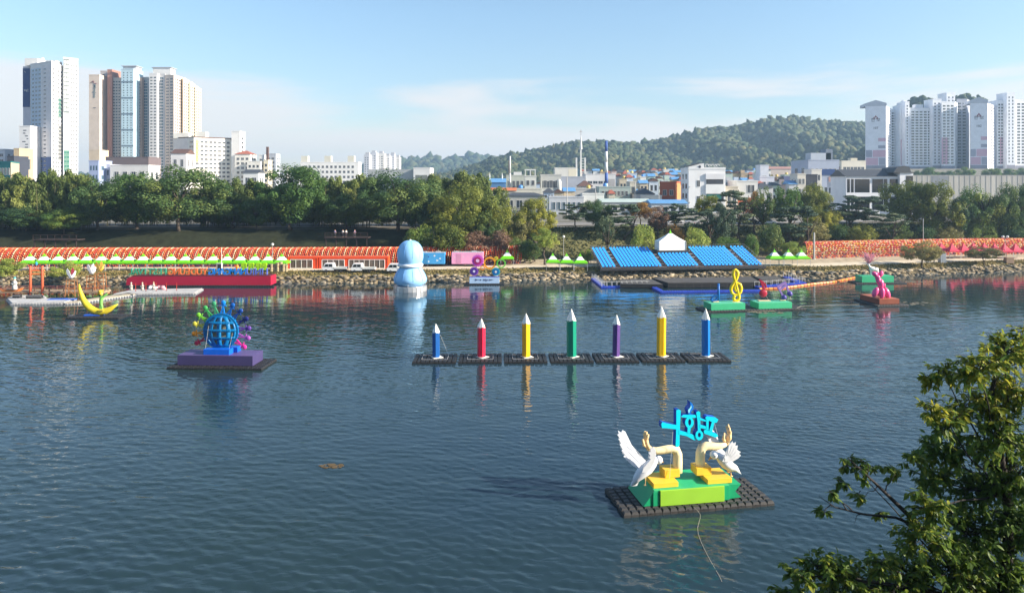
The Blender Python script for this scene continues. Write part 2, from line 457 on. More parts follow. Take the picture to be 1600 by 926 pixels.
for x0, x1, y0, y1 in ((-3000, 3000, 15, 30.1), (-3000, -41.4, 30.1, 52.05), (41.4, 3000, 30.1, 52.05), (-3000, -56.9, 52.05, 77.95), (56.9, 3000, 52.05, 77.95), (-3000, -83.8, 77.95, 111.9), (83.8, 3000, 77.95, 111.9), (-3000, -135.8, 111.9, 200), (135.8, 3000, 111.9, 200)):
    q_ += [(x0, y0, -.04), (x1, y0, -.04), (x1, y1, -.04), (x0, y1, -.04)]
VW = np.concatenate([VA, VB, VC, np.array(q_, float)]); n1, n2, n3 = len(VA), len(VB), len(VC)
FW = np.concatenate([FA, FB + n1, FC + n1 + n2, np.arange(36).reshape(9, 4) + n1 + n2 + n3])
tag(link_mesh('river', numesh('river', VW, FW, wm, smooth=True)), kind='structure')

# ------------------------------------------------------------------ wooded hills
def ico(sub):
    bm = bmesh.new(); bmesh.ops.create_icosphere(bm, subdivisions=sub, radius=1.0)
    V = np.array([v.co[:] for v in bm.verts]); Fc = np.array([[v.index for v in f.verts] for f in bm.faces]); bm.free()
    return V, Fc
ICO1, ICO2 = ico(1), ico(2)
hill_soil = mat('hill_soil', (.045, .05, .022, 1), .95, .4, .02)
hill_leaf = leafmat('hill_leaf', (.018, .036, .014, 1), (.040, .062, .022, 1), (.105, .095, .034, 1), 0.0, .8)
def lump_field(name, pts, rad, base, seed, mt):
    rg = np.random.default_rng(seed); V0, F0 = base; n = len(pts); k = len(V0)
    J = 1 + rg.normal(0, .25, (n, k, 1))
    V = pts[:, None, :] + V0[None] * J * rad[:, None, :]
    Fs = (F0[None] + (np.arange(n) * k)[:, None, None]).reshape(-1, 3)
    a = np.repeat(np.clip(rg.beta(1.6, 2.6, n), 0, 1), len(F0))
    return numesh(name, V.reshape(-1, 3), Fs, mt, attr=a)
def hill(name, ridge, Yr, Yf, Yb, seed, spacing, crown, base, px0, px1, zb=9.0):
    rp = np.array([r[0] for r in ridge], float); ry = np.array([r[1] for r in ridge], float)
    rg = np.random.default_rng(seed)
    def hz(px, Y):                       # height of the hill: ridge profile swept forward, with gullies
        top = H - (np.interp(px, rp, ry) + 5 - HZ) * Yr / F
        u = np.clip((Y - Yf) / (Yr - Yf), 0, 1); u2 = np.clip((Yb - Y) / (Yb - Yr), 0, 1)
        s = np.where(Y < Yr, u, u2); s = s ** .85
        g = 1 - .16 * (1 + np.sin(px / 23.0 + 3.2 * u + 1.3 * np.sin(px / 61.0))) * np.sin(np.pi * np.clip(s, 0, 1)) * .9
        return zb - 1 + np.maximum(top - zb, 0) * s * g
    pxs = np.linspace(px0, px1, 110); Ys = np.linspace(Yf, Yb, 44)
    PX, YS = np.meshgrid(pxs, Ys); Z = hz(PX, YS); X = (PX - 800) * Yr / F
    i = (np.arange(43)[:, None] * 110 + np.arange(109)[None]).ravel()
    tag(link_mesh(name, numesh(name, np.stack([X.ravel(), YS.ravel(), Z.ravel()], 1), np.stack([i, i + 1, i + 111, i + 110], 1), hill_soil, smooth=True)), kind='structure')
    Wd = (px1 - px0) * Yr / F; D = (Yr + .12 * (Yb - Yr)) - Yf
    n = int(Wd * D / spacing ** 2)
    px = rg.uniform(px0, px1, n); Y = rg.uniform(Yf, Yf + D, n)
    z = hz(px, Y); keep = z > zb + 1.5
    px, Y, z = px[keep], Y[keep], z[keep]; n = len(px)
    r = crown * rg.uniform(.65, 1.35, n)
    pts = np.stack([(px - 800) * Yr / F, Y, z + r * .55], 1)
    tag(link_mesh('forest', lump_field('forest', pts, np.stack([r, r, r * rg.uniform(.8, 1.25, n)], 1), base, seed + 1, hill_leaf)),
        kind='stuff', label='dense green wood covering the hill behind the town')
hill('hill', [(640, 284), (698, 272), (745, 258), (797, 240), (824, 237), (866, 230), (900, 222), (944, 220), (989, 222), (1034, 219), (1060, 213), (1075, 207),
              (1127, 198), (1165, 195), (1180, 188), (1226, 181), (1256, 185), (1288, 188), (1320, 191), (1340, 193), (1420, 197), (1500, 202), (1600, 215), (1750, 250), (1900, 284)],
     1400, 950, 1750, 11, 9.3, 6.0, ICO2, 640, 1850)
hill('hill', [(1330, 284), (1365, 215), (1392, 176), (1410, 160), (1440, 151), (1480, 153), (1510, 149), (1535, 151), (1560, 158), (1620, 165), (1700, 190), (1800, 284)],
     900, 740, 1050, 21, 7.5, 4.6, ICO2, 1330, 1800, 30)
hill('hill', [(-400, 284), (-100, 282), (130, 276), (300, 278), (470, 270), (560, 262), (620, 250), (640, 248), (690, 246), (740, 244), (780, 248), (840, 258), (920, 275), (1000, 284)],
     2600, 2050, 3100, 31, 26, 15, ICO1, -200, 980)

# ------------------------------------------------------------------ riprap along the far bank
rg = np.random.default_rng(5); n = 3400
X = rg.uniform(-120, 150, n); d = rg.uniform(-.5, 2.5, n) ; Y = shoreY(X) + d; r = rg.uniform(.12, .52, n) ** 1.15
pts = np.stack([X, Y, ground_z(X, Y) + r * .25], 1)
V0, F0 = ICO1; k = len(V0)
S = np.stack([r * rg.uniform(1.1, 2.3, n), r * rg.uniform(.7, 1.2, n), r * rg.uniform(.4, .8, n)], 1)
V = V0[None] * (1 + rg.normal(0, .24, (n, k, 1))) * S[:, None]
an = rg.normal(0, .5, n); V = np.stack([V[..., 0] * np.cos(an)[:, None] - V[..., 1] * np.sin(an)[:, None], V[..., 0] * np.sin(an)[:, None] + V[..., 1] * np.cos(an)[:, None], V[..., 2]], 2) + pts[:, None]
mi = np.repeat(rg.choice(3, n, p=[.45, .3, .25]), len(F0))
tag(link_mesh('rocks', numesh('rocks', V.reshape(-1, 3), (F0[None] + (np.arange(n) * k)[:, None, None]).reshape(-1, 3),
    [mat('rock_tan', (.24, .185, .11, 1), .9, .35, 1), mat('rock_grey', (.13, .12, .10, 1), .9, .35, 1), mat('rock_pale', (.38, .31, .21, 1), .9, .3, 1)], mi)),
    kind='stuff', label='tan and grey rocks piled along the far river bank')
# tufts of dry grass on the bank top
n = 14000; X = rg.uniform(-120, 150, n); d = rg.normal(3.9, .8, n); Y = shoreY(X) + d
pos = np.stack([X, Y, ground_z(X, Y) + .12], 1); nr = rg.normal(size=(n, 3)); nr[:, 2] *= .4; nr /= np.linalg.norm(nr, axis=1)[:, None]
V, Fq = scatter_quads(pos, nr, rg.uniform(.15, .4, n), rg, 1.3)
tag(link_mesh('grass', numesh('grass', V, Fq, leafmat('dry_grass', (.10, .11, .03, 1), (.22, .17, .06, 1), (.36, .28, .11, 1), .2), attr=rg.uniform(0, 1, n))),
    kind='stuff', label='dry yellow grass along the top of the rocky bank')
n = 16000; X = rg.uniform(0, 160, n); ds = slope_start(X); d = ds + rg.uniform(.3, 17, n); Y = shoreY(X) + d
pos = np.stack([X, Y, ground_z(X, Y) + .1], 1); nr = rg.normal(size=(n, 3)); nr[:, 2] *= .4; nr /= np.linalg.norm(nr, axis=1)[:, None]
V, Fq = scatter_quads(pos, nr, rg.uniform(.15, .5, n), rg, 1.4)
tag(link_mesh('grass', numesh('grass', V, Fq, leafmat('slope_grass', (.035, .055, .018, 1), (.075, .085, .028, 1), (.15, .13, .05, 1), .2), attr=rg.uniform(0, 1, n))),
    kind='stuff', label='rough green grass on the slope above the river path')

# ------------------------------------------------------------------ haze
hb = MB(); hb.box((0, 1810, 84), (6080, 3800, 174))
hm = bpy.data.materials.new('haze'); hm.use_nodes = True; t = hm.node_tree; t.nodes.clear()
pv = N(t, 'ShaderNodeVolumePrincipled'); pv.inputs['Density'].default_value = 0.00020; pv.inputs['Color'].default_value = (.5, .74, 1.0, 1)
pv.inputs['Anisotropy'].default_value = 0.2
ho = N(t, 'ShaderNodeOutputMaterial'); t.links.new(pv.outputs[0], ho.inputs['Volume'])
tag(hb.build('haze', hm), kind='stuff', label='thin pale haze in the air over the river and town')
# ================================================================== FLOATING SCULPTURES
def float_cube(mb, c, s, h, mi=0):
    x, y, z = c; a = s * .474; b = s * .34; q = h * .60
    vs = [(x + i * a, y + j * a, z) for i, j in ((-1, -1), (1, -1), (1, 1), (-1, 1))]
    vs += [(x + i * a, y + j * a, z + q) for i, j in ((-1, -1), (1, -1), (1, 1), (-1, 1))]
    vs += [(x + i * b, y + j * b, z + h) for i, j in ((-1, -1), (1, -1), (1, 1), (-1, 1))]
    fs = [(8, 9, 10, 11)]
    for o in (0, 4):
        for k in range(4): fs.append((o + k, o + (k + 1) % 4, o + 4 + (k + 1) % 4, o + 4 + k))
    mb.add(vs, fs, mi)
black_plastic = mat('black_plastic', (.022, .021, .021, 1), .5, .35, 2.5)
worn_plastic = mat('worn_black_plastic', (.045, .042, .040, 1), .6, .4, 1.2)
def raft(label, loc, rz, nx, ny, s=.5, h=.34, single=False, group=None, mt=None):
    t = thing('pontoon_raft', label, 'raft', (loc[0], loc[1], -.06), rz, group)
    mt = mt or black_plastic
    if single:
        m = MB(); float_cube(m, (0, 0, 0), s, h); m.box((0, 0, h * .55), (s * 1.02, .07, .06)); proto = m.mesh('float_cube', mt)
        for i in range(nx):
            for j in range(ny):
                o = link_mesh('float_cube', proto, t)
                o.location = ((i - (nx - 1) / 2) * s, (j - (ny - 1) / 2) * s, random.uniform(-.02, .02))
                o.rotation_euler = (random.uniform(-.02, .02), random.uniform(-.02, .02), random.choice((0, R(90), R(180))))
    else:
        m = MB()
        for i in range(nx):
            for j in range(ny):
                float_cube(m, ((i - (nx - 1) / 2) * s, (j - (ny - 1) / 2) * s, random.uniform(-.015, .015)), s, h)
        m.box((0, 0, .1), (nx * s - .1, ny * s - .1, .12))
        tag(m.build('floats', mt, t), kind='stuff')
    return t
def onplane(px, py, O, n):
    d = Vector(((px - 800) / F, 1, -(py - HZ) / F)); c = Vector((0, 0, H))
    return c + d * ((Vector(O) - c).dot(n) / d.dot(n))
def zoomed(ox, oy, k): return lambda x, y: (ox + x / k, oy + y / k)
class WB(MB):
    """mesh builder in place coordinates, built under a thing that stands at `at`"""
    def __init__(s, at): super().__init__(); s.at = Vector(at)
    def build(s, *a, **k):
        s.v = [tuple(Vector(p) - s.at) for p in s.v]
        return super().build(*a, **k)
    def slab(s, pts, D, mi=0, mi_side=None):
        """outline given as points in the place, thickened by D"""
        D = Vector(D); ms = mi if mi_side is None else mi_side
        n = len(pts); nn = Vector((0, 0, 0))
        for i in range(n): nn += Vector(pts[i]).cross(Vector(pts[(i + 1) % n]))
        a = [Vector(p) for p in pts]
        if nn.dot(D) > 0: a = a[::-1]
        o = len(s.v); s.v += [tuple(p) for p in a] + [tuple(p + D) for p in a]
        s.f.append(tuple(range(o, o + n))); s.m.append(mi)
        s.f.append(tuple(range(o + 2 * n - 1, o + n - 1, -1))); s.m.append(mi)
        for i in range(n):
            j = (i + 1) % n; s.f.append((o + i, o + n + i, o + n + j, o + j)); s.m.append(ms)
    def ringslab(s, outer, inner, D, mi=0, mi_side=None):
        D = Vector(D); ms = mi if mi_side is None else mi_side; n = len(outer)
        A = [Vector(p) for p in outer]; B = [Vector(p) for p in inner]; o = len(s.v)
        for L in (A, B, [p + D for p in A], [p + D for p in B]): s.v += [tuple(p) for p in L]
        for i in range(n):
            j = (i + 1) % n
            for q, m in (((i, j, n + j, n + i), mi), ((2 * n + i, 3 * n + i, 3 * n + j, 2 * n + j), mi),
                         ((i, 2 * n + i, 2 * n + j, j), ms), ((n + i, n + j, 3 * n + j, 3 * n + i), ms)):
                s.f.append(tuple(o + x for x in q)); s.m.append(m)

# ------------------------------------------------------------------ the doves, arms and peace sign
DV = Vector((11.2, 47.1, 0)); DA = R(10); DU = Vector((math.cos(DA), math.sin(DA), 0)); DN = Vector((-math.sin(DA), math.cos(DA), 0))
raft('raft of black float cubes carrying the white doves and green pedestal', DV, DA, 20, 8, .49, .36, True, mt=worn_plastic)
def dpl(u, v, z): return DV + DU * u + DN * v + Vector((0, 0, z))
green = mat('green_board', rgb(20, 165, 110, .85), .5, .08, .6); green2 = mat('green_board_top', rgb(45, 190, 125, .85), .5, .12, .7)
lime = mat('lime_board', rgb(160, 215, 60, .85), .5, .08, .6)
ped = thing('ribbon_pedestal', 'green ribbon shaped pedestal with a lime front panel under two cream arms', 'pedestal', dpl(0, 0, .3), DA)
m = MB(); zt = .9
m.prism([(-3.45, 0), (2.2, 0), (2.2, zt), (-2.75, zt)], (0, -1.3, 0), (1, 0, 0), (0, 0, 1), (0, 2.9, 0))
m.build('ribbon_body', green, ped, bevel=.02)
m = MB(); m.prism([(-2.72, -1.28), (2.2, -1.28), (2.2, 1.58), (-2.72, 1.58)], (0, 0, zt + .003), (1, 0, 0), (0, 1, 0), (0, 0, .012)); m.build('top_board', green2, ped)
m = MB(); m.prism([(2.21, 0), (3.05, .05), (2.66, .45), (3.05, .86), (2.21, .9)], (0, -1.15, 0), (1, 0, 0), (0, 0, 1), (0, 2.6, 0)); m.build('ribbon_tail', green, ped)
m = MB(); m.box((-.3, -1.38, .47), (4.2, .14, .94)); m.build('front_panel', lime, ped, bevel=.015)
m = MB(); m.box((-2.62, -1.345, .44), (.4, .06, .86)); m.build('fold_strip', green, ped)
yel = mat('yellow_board', rgb(250, 200, 60, .9), .5, .06, .6)
cream = mat('cream_fabric', rgb(246, 226, 178, .95), .6, .08, 2.0); tan = mat('peach_fabric', rgb(244, 206, 146, .95), .6, .08, 2.0)
z8 = zoomed(920, 600, 4.025); z6 = zoomed(960, 620, 5.786); z7 = zoomed(1080, 640, 7.12); zs = zoomed(1020, 615, 10.89)
def dp(zf, x, y, v):
    px, py = zf(x, y); return onplane(px, py, DV + DN * v, DN)
def arm(label, slab_u, blk_u, chain, rad, fingers, frad, thumb):
    z0 = 1.22
    t = thing('arm_statue', label, 'statue', dpl(slab_u, -.1, z0), 0)
    at = dpl(slab_u, -.1, z0)
    m = MB(); m.base((0, 0, 0), (1.62, 1.75, .3), 0, DA); m.build('base_slab', yel, t, bevel=.015)
    bl = dpl(blk_u, .2, z0) - at
    m = MB(); m.base((bl.x, bl.y, .303), (1.0, .95, .48), 0, DA); m.build('base_block', yel, t, bevel=.015)
    w_ = WB(at); w_.tube([dp(z8, x, y, .15) for x, y in chain], rad, 14, 0)
    for p in chain[4:6]: w_.ball(dp(z8, p[0], p[1], .15), .2, 10, 6)
    w_.build('arm', cream, t, True)
    hm_ = WB(at); c = [dp(z8, x, y, .15) for x, y in fingers['palm']]
    hm_.tube(c, frad, 12, 0, True, .55); hm_.ball(c[0], frad[0], 10, 6)
    for k, ch in enumerate(fingers['tips']):
        base = c[-1] + DN * (.09 - .06 * k) ; tip = dp(z8, ch[0], ch[1], .15 + (.12 - .08 * k))
        mid = (base + tip) * .5 + DU * .02
        hm_.tube([base - (mid - base) * .4, mid, tip], [.10, .09, .062], 8); hm_.ball(tip, .062, 8, 5)
    a, b2 = dp(z8, *thumb[0], .0), dp(z8, *thumb[1], -.05); hm_.tube([c[0], a, b2], [.11, .10, .065], 8); hm_.ball(b2, .065, 8, 5)
    hm_.build('hand', tan, t, True)
    return t
arm('cream arm statue bent to the left with its hand raised, beside the left dove', -1.85, -1.15,
    [(558, 552), (558, 500), (558, 440), (548, 412), (520, 404), (470, 412), (425, 418), (385, 408)], [.31, .31, .30, .29, .26, .25, .22, .18],
    {'palm': [(378, 402), (362, 372), (358, 345)], 'tips': [(346, 312), (352, 298), (363, 302), (374, 318)]}, [.19, .27, .25], [(345, 380), (340, 350)])
arm('cream arm statue bent to the right with its hand raised, above the right dove', 1.72, .98,
    [(700, 536), (700, 480), (702, 425), (712, 398), (740, 386), (790, 388), (830, 384), (860, 372)], [.31, .31, .30, .29, .26, .24, .22, .18],
    {'palm': [(866, 366), (880, 335), (882, 310)], 'tips': [(866, 266), (876, 256), (884, 275), (892, 300)]}, [.19, .28, .24], [(845, 345), (852, 310)])
# the sign: the word for peace in Korean letters, seen from behind
cy = mat('cyan_panel', rgb(0, 222, 244, .9), .4, .05); db = mat('deep_blue_panel', rgb(0, 78, 186, .9), .4, .05)
fl = mat('flame_pale', rgb(150, 235, 250, .9), .4, .05)
at = dpl(-.3, .15, 3.0)
sg = thing('peace_sign', 'cyan and dark blue Korean lettering sign standing on the two cream arms', 'sign', at)
D = DN * .46; cnt = [0]
def stroke(wb, pts, v=.0, d=1.0):
    cnt[0] += 1; e = DN * (-.004 * cnt[0])
    wb.slab([dp(zs, x, y, v) + e for x, y in pts], D * d, 0, 1)
def ellipse(cx, cy_, rx, ry, n=20, pt=0.0): return [(cx + rx * math.cos(2 * math.pi * k / n) * (1 - pt * abs(math.sin(2 * math.pi * k / n)) ** 3), cy_ + ry * math.sin(2 * math.pi * k / n)) for k in range(n)]
def ringstroke(wb, o, i):
    cnt[0] += 1; e = DN * (-.004 * cnt[0])
    wb.ringslab([dp(zs, x, y, 0) + e for x, y in o], [dp(zs, x, y, 0) + e for x, y in i], D, 0, 1)
l1 = WB(at)
stroke(l1, [(400, 275), (440, 262), (478, 285), (470, 420), (460, 620), (455, 880), (420, 905), (388, 890), (395, 700), (400, 500)])
stroke(l1, [(145, 510), (160, 478), (240, 500), (345, 518), (425, 528), (425, 606), (350, 596), (240, 582), (155, 580)])
stroke(l1, [(440, 615), (560, 645), (680, 690), (745, 745), (725, 785), (690, 780), (580, 718), (440, 688)])
stroke(l1, [(480, 380), (520, 352), (720, 352), (745, 400), (700, 407), (560, 405), (490, 392)])
ringstroke(l1, ellipse(622, 485, 74, 100, 22, .25), ellipse(625, 480, 26, 56, 22, .25))
stroke(l1, [(592, 565), (645, 560), (632, 668), (585, 664)])
l1.build('letter', [cy, db], sg)
l2 = WB(at)
stroke(l2, [(735, 310), (775, 288), (805, 310), (806, 480), (812, 642), (765, 652), (760, 480)])
stroke(l2, [(790, 400), (915, 445), (915, 474), (790, 440)]); stroke(l2, [(790, 512), (915, 550), (915, 600), (790, 572)])
stroke(l2, [(888, 400), (915, 375), (1060, 395), (1112, 432), (1085, 482), (1040, 490), (900, 430)])
stroke(l2, [(905, 420), (946, 440), (946, 615), (905, 605)]); stroke(l2, [(1000, 470), (1046, 480), (1006, 640), (955, 620)])
stroke(l2, [(860, 630), (880, 600), (960, 625), (1085, 675), (1108, 710), (1070, 738), (960, 702), (870, 668)])
ringstroke(l2, ellipse(786, 697, 66, 86, 20), ellipse(786, 692, 26, 38, 20))
l2.build('letter', [cy, db], sg)
f_ = WB(at); cnt[0] += 1
f_.slab([dp(zs, x, y, 0) for x, y in [(612, 352), (588, 300), (592, 262), (622, 225), (640, 185), (632, 130), (668, 158), (695, 210), (690, 262), (655, 300), (632, 352)]], D, 0, 1)
f_.build('flame', [mat('flame_blue', rgb(20, 120, 215, .9), .4), db], sg)
f_ = WB(at); f_.slab([dp(zs, x, y, -.03) for x, y in [(606, 320), (600, 275), (632, 238), (655, 190), (662, 232), (640, 268), (622, 322)]], DN * .02, 0); f_.build('flame_core', fl, sg)
w_ = WB(at); a, b2 = dp(zs, 800, 770, .25), dp(z8, 703, 392, .25); w_.tube([a, b2], .025, 6); w_.build('support_pole', mat('dark_steel', (.05, .05, .055, 1), .5), sg)
w_ = WB(at); w_.tube([dp(zs, 1045, 490, .1), dp(zs, 1100, 690, .1)], .012, 5); w_.tube([dp(z8, 528, 300, -.1), dp(z8, 508, 590, -.4)], .012, 5)
w_.build('guy_wire', mat('pale_wire', (.6, .6, .58, 1), .5), sg)
# doves
white_f = mat('white_fabric', rgb(238, 238, 240, .92), .6, .05, 3.0); beak_m = mat('beak_orange', rgb(240, 170, 70, .9), .5)
dark_eye = mat('dark_eye', (.02, .02, .02, 1), .3)
def dove(label, zf, k, spine, rad, head, hr, beak, eye, wings, legs, v, tail):
    foot = dp(zf, *legs[0][1], v); foot.z = 1.23
    t = thing('dove_statue', label, 'statue', foot); q = lambda x, y, dv=0: dp(zf, x, y, v + dv)
    b_ = WB(foot); b_.tube([q(*p) for p in spine], rad, 14); b_.ball(q(*head), hr, 14, 9); b_.build('body', white_f, t, True)
    b_ = WB(foot); b_.tube([q(*beak[0]), q(*beak[1])], [.085, .012], 8); b_.build('beak', beak_m, t, True)
    if eye:
        b_ = WB(foot); b_.ball(q(*eye, -hr * .93), .04, 8, 5); b_.build('eye', dark_eye, t, True)
    b_ = WB(foot); b_.slab([q(*p) for p in tail], DN * .12); b_.build('tail', white_f, t)
    for pts, dv, lean in wings:
        b_ = WB(foot); n = len(pts)
        cx = sum(p[0] for p in pts) / n; cyy = sum(p[1] for p in pts) / n
        P3 = [q(p[0], p[1], dv) + DU * 0 + DN * lean * (cyy - p[1]) * k for p in pts]
        b_.slab(P3, DN * .07)
        wq = b_.build('wing', white_f, t, bevel=.012)
        f2 = WB(foot)                     # raised feather quills from the shoulder to the feather tips
        root = q(*pts[-1], dv)
        tips = [P3[i] for i in range(1, n - 3, 2)]
        for tp in tips: f2.tube([root * .55 + tp * .45 - DN * .01, root * .1 + tp * .9 - DN * .01], [.012, .008], 5)
        f2.build('quill', white_f, wq)
    for a, b2 in legs:
        b_ = WB(foot); b_.tube([q(*a), q(*b2)], .03, 6); p = q(*b2); b_.ball(p, (.1, .1, .04), 8, 5); b_.build('leg', tan, t, True)
dove('white dove statue with tall raised wing at the end of the green pedestal', z6, .00703,
     [(172, 788), (200, 735), (245, 685), (300, 640), (345, 595), (372, 572), (398, 568)], [.10, .24, .36, .38, .30, .22, .22], (400, 567), .25,
     [(428, 580), (441, 592)], None,
     [([(45, 315), (70, 332), (86, 312), (110, 325), (130, 370), (160, 440), (210, 510), (270, 560), (292, 600), (262, 630), (215, 636), (160, 612), (120, 576), (75, 532), (87, 520), (60, 482), (76, 470), (50, 432), (66, 420), (42, 386), (58, 380), (34, 350), (50, 344)][::-1], .25, .25),
      ([(318, 460), (345, 445), (368, 470), (376, 520), (362, 600), (332, 660), (290, 692), (255, 692), (265, 650), (298, 604), (328, 562), (310, 548), (324, 530), (305, 502), (322, 490)][::-1], -.5, -.15)],
     [((284, 690), (278, 795))], -.55, [(150, 806), (162, 770), (200, 730), (222, 760), (206, 800)])
dove('white dove statue with orange beak bowing under the right cream arm', z7, .00571,
     [(262, 500), (300, 510), (345, 548), (390, 595), (440, 630), (490, 650), (530, 690)], [.22, .24, .34, .36, .30, .2, .08], (255, 500), .27,
     [(225, 528), (188, 560)], (266, 516),
     [([(350, 580), (372, 520), (400, 440), (420, 378), (455, 342), (462, 372), (492, 355), (488, 402), (516, 394), (510, 442), (552, 470), (534, 488), (556, 508), (530, 540), (480, 572), (420, 592)], -.45, -.1),
      ([(172, 282), (205, 240), (236, 214), (262, 245), (290, 282), (330, 420), (385, 480), (350, 520), (290, 470), (240, 430), (200, 350)], .55, .1)],
     [((440, 650), (446, 735)), ((408, 640), (412, 690))], -.35, [(480, 640), (520, 650), (545, 690), (560, 716), (530, 700), (490, 680)])
# mooring rope drifting from the raft
rope = thing('mooring_rope', 'pale mooring rope trailing from the dove raft into the dark water', 'rope', G(1088, 800))
w_ = WB(G(1088, 800)); pts = [G(x, y, .015 if i > 1 else .36) for i, (x, y) in enumerate([(1084, 792), (1090, 797), (1094, 803), (1094, 809), (1092, 816), (1090, 824), (1091, 834), (1095, 845), (1100, 856), (1105, 866), (1111, 877), (1118, 889), (1124, 899), (1128, 908)])]
w_.tube(pts, .014, 5); w_.build('rope', mat('rope_pale', (.34, .31, .25, 1), .8), rope)

# ------------------------------------------------------------------ seven pencils
white_board = mat('white_board', rgb(242, 240, 230, .95), .5, .05); steel = mat('pale_steel', (.42, .42, .42, 1), .5)
wire_m = MATS['pale_wire']
frame_m = mat('frame_grey', (.30, .30, .31, 1), .5)
PN = [(681.5, .87, 2.9, .95, (20, 90, 165), 0, 'short blue pencil statue, smallest and first in the row'),
      (752, .90, 3.45, 1.0, (215, 35, 70), 20, 'red pencil statue standing on its black raft'),
      (822, .99, 3.9, 1.1, (255, 190, 15), 0, 'amber yellow pencil statue between the red and green pencils'),
      (893, 1.08, 4.2, 1.3, (0, 140, 110), 15, 'green pencil statue, the thickest of the row'),
      (962.5, .86, 3.75, 1.06, (90, 60, 130), 3, 'purple pencil statue between the green and yellow pencils'),
      (1033, 1.0, 4.5, 1.27, (250, 195, 10), 24, 'tall yellow pencil statue, the tallest of the row'),
      (1103, .9, 4.25, 1.28, (0, 115, 205), 18, 'bright blue pencil statue at the end beside the music notes')]
RL = ['raft under the short blue pencil', 'raft under the red pencil', 'raft under the amber pencil between red and green', 'raft under the green pencil',
      'raft under the purple pencil', 'raft under the tallest yellow pencil', 'raft under the bright blue pencil']
for i, (px, wd, hb_, ht, c, rot, lab) in enumerate(PN):
    Y = 84.3 + .12 * i; X = (px - 800) * Y / F
    t = raft('black ' + RL[i], (X - .1 + .0 * i, Y, 0), R(1), 10, 8, .488, .34, group='pencil rafts')
    m = MB()
    for a in ((0, -1.1, 2.9, .05), (0, 1.1, 2.9, .05), (-1.45, 0, .05, 2.2), (1.45, 0, .05, 2.2)): m.box((a[0], a[1], .37), (a[2], a[3], .05))
    m.build('deck_frame', frame_m, t)
    p = thing('pencil_statue', lab, 'statue', (X, Y, .3), R(rot), 'pencil statues'); r = wd / 2 / .95
    p.rotation_euler = (R(random.uniform(-.4, .4)), R((-.5, .3, 0, -.2, 1.0, .9, -.3)[i]), R(rot))
    m = MB(); m.lathe([(r, .06), (r, hb_)], 6, a0=R(-90)); m.build('body', paint(*c, rough=.35, k=.9), p, bevel=.03)
    m = MB(); vs = []; n = 24
    for k in range(n): vs.append((r * 1.01 * (1 - .1 * abs(math.sin(3 * k * math.pi / 12))) * math.cos(2 * math.pi * k / n - math.pi / 2), r * 1.01 * (1 - .1 * abs(math.sin(3 * k * math.pi / 12))) * math.sin(2 * math.pi * k / n - math.pi / 2), hb_ + .03 - .14 * abs(math.sin(3 * k * math.pi / n))))
    vs.append((0, 0, hb_ + ht)); vs.append((0, 0, hb_ - .1))
    m.add(vs, [(k, (k + 1) % n, n) for k in range(n)] + [((k + 1) % n, k, n + 1) for k in range(n)]); m.build('tip', white_board, p)
    m = MB(); m.base((.12, -.05, .0), (1.15, 1.1, .05), 0, R(25)); m.build('base_plate', white_board, p)
    if i in (0, 6):
        m = MB(); m.tube([(r, 0, hb_ - .3), (1.35, .9, .05)], .012, 5); m.build('guy_wire', wire_m, p)

# ------------------------------------------------------------------ the globe
GL = Vector((-32.3, 81.9, 0)); GA = R(-3)
raft('wide black raft under the globe and purple plinth', GL + Vector((.25, .1, 0)), GA, 21, 9, .5, .3)
gl = lambda x, y, z: GL + Matrix.Rotation(GA, 3, 'Z') @ Vector((x, y, 0)) + Vector((0, 0, z))
purp = mat('plinth_purple', rgb(72, 64, 108, .9), .5, .1, .5)
t = thing('plinth', 'long dark purple plinth under the blue globe', 'plinth', gl(-.05, .2, .24), GA)
m = MB(); m.base((0, 0, 0), (8.4, 2.9, 1.08)); m.build('plinth_box', purp, t, bevel=.02)
m = MB(); m.base((0, 0, 1.083), (8.3, 2.8, .012)); m.build('top_board', mat('plinth_top', rgb(96, 80, 130, .9), .5, .12, .4), t)
bl = mat('blue_board', rgb(10, 100, 215, .9), .45, .06)
gt = thing('globe_statue', 'blue lattice globe ringed by rainbow paper doll figures', 'statue', gl(.05, .1, 1.335), GA)
m = MB(); m.base((-.1, -.5, 0), (2.9, 1.1, .6)); m.build('pedestal', bl, gt, bevel=.02)
m = MB(); m.base((.75, .72, 0), (1.9, 1.1, .56)); m.build('pedestal', bl, gt, bevel=.02)
glb = mat('globe_blue', rgb(0, 112, 172, .9), .4, .06); cz = 2.42; RX, RY = 1.87, .62
lat = MB()
def gpt(lon, latt, k=1.0): return Vector((RX * k * math.sin(lon) * math.cos(latt), -RY * k * math.cos(lon) * math.cos(latt), cz + RX * k * math.sin(latt)))
def band(f, n, wdt, closed=False):
    for a in range(n):
        p0, p1 = f(a / n), f((a + 1) / n)
        for s0, s1 in (((-1, 1), (-1, 1)),):
            vs = [p0(-1), p0(1), p1(1), p1(-1), p0(-1, .93), p0(1, .93), p1(1, .93), p1(-1, .93)]
            lat.add(vs, [(0, 3, 2, 1), (4, 5, 6, 7), (0, 4, 7, 3), (1, 2, 6, 5)])
wb_ = .135
for k in range(-2, 3):
    lon = R(k * 34)
    for back in (0, math.pi):
        band(lambda s, lon=lon, back=back: (lambda e, kk=1.0: gpt(back + lon + e * wb_ / max(.28, math.cos(R(-78 + 156 * s))) * (1.5 if abs(k) == 5 else 1), R(-78 + 156 * s), kk)), 22, wb_)
for la in (-58, -24, 4, 32, 60):
    band(lambda s, la=la: (lambda e, kk=1.0: gpt(2 * math.pi * s, R(la) + e * wb_ * .62, kk)), 48, wb_)
lat.build('lattice', glb, gt, True)
m = MB(); A_ = []; 
n = 56
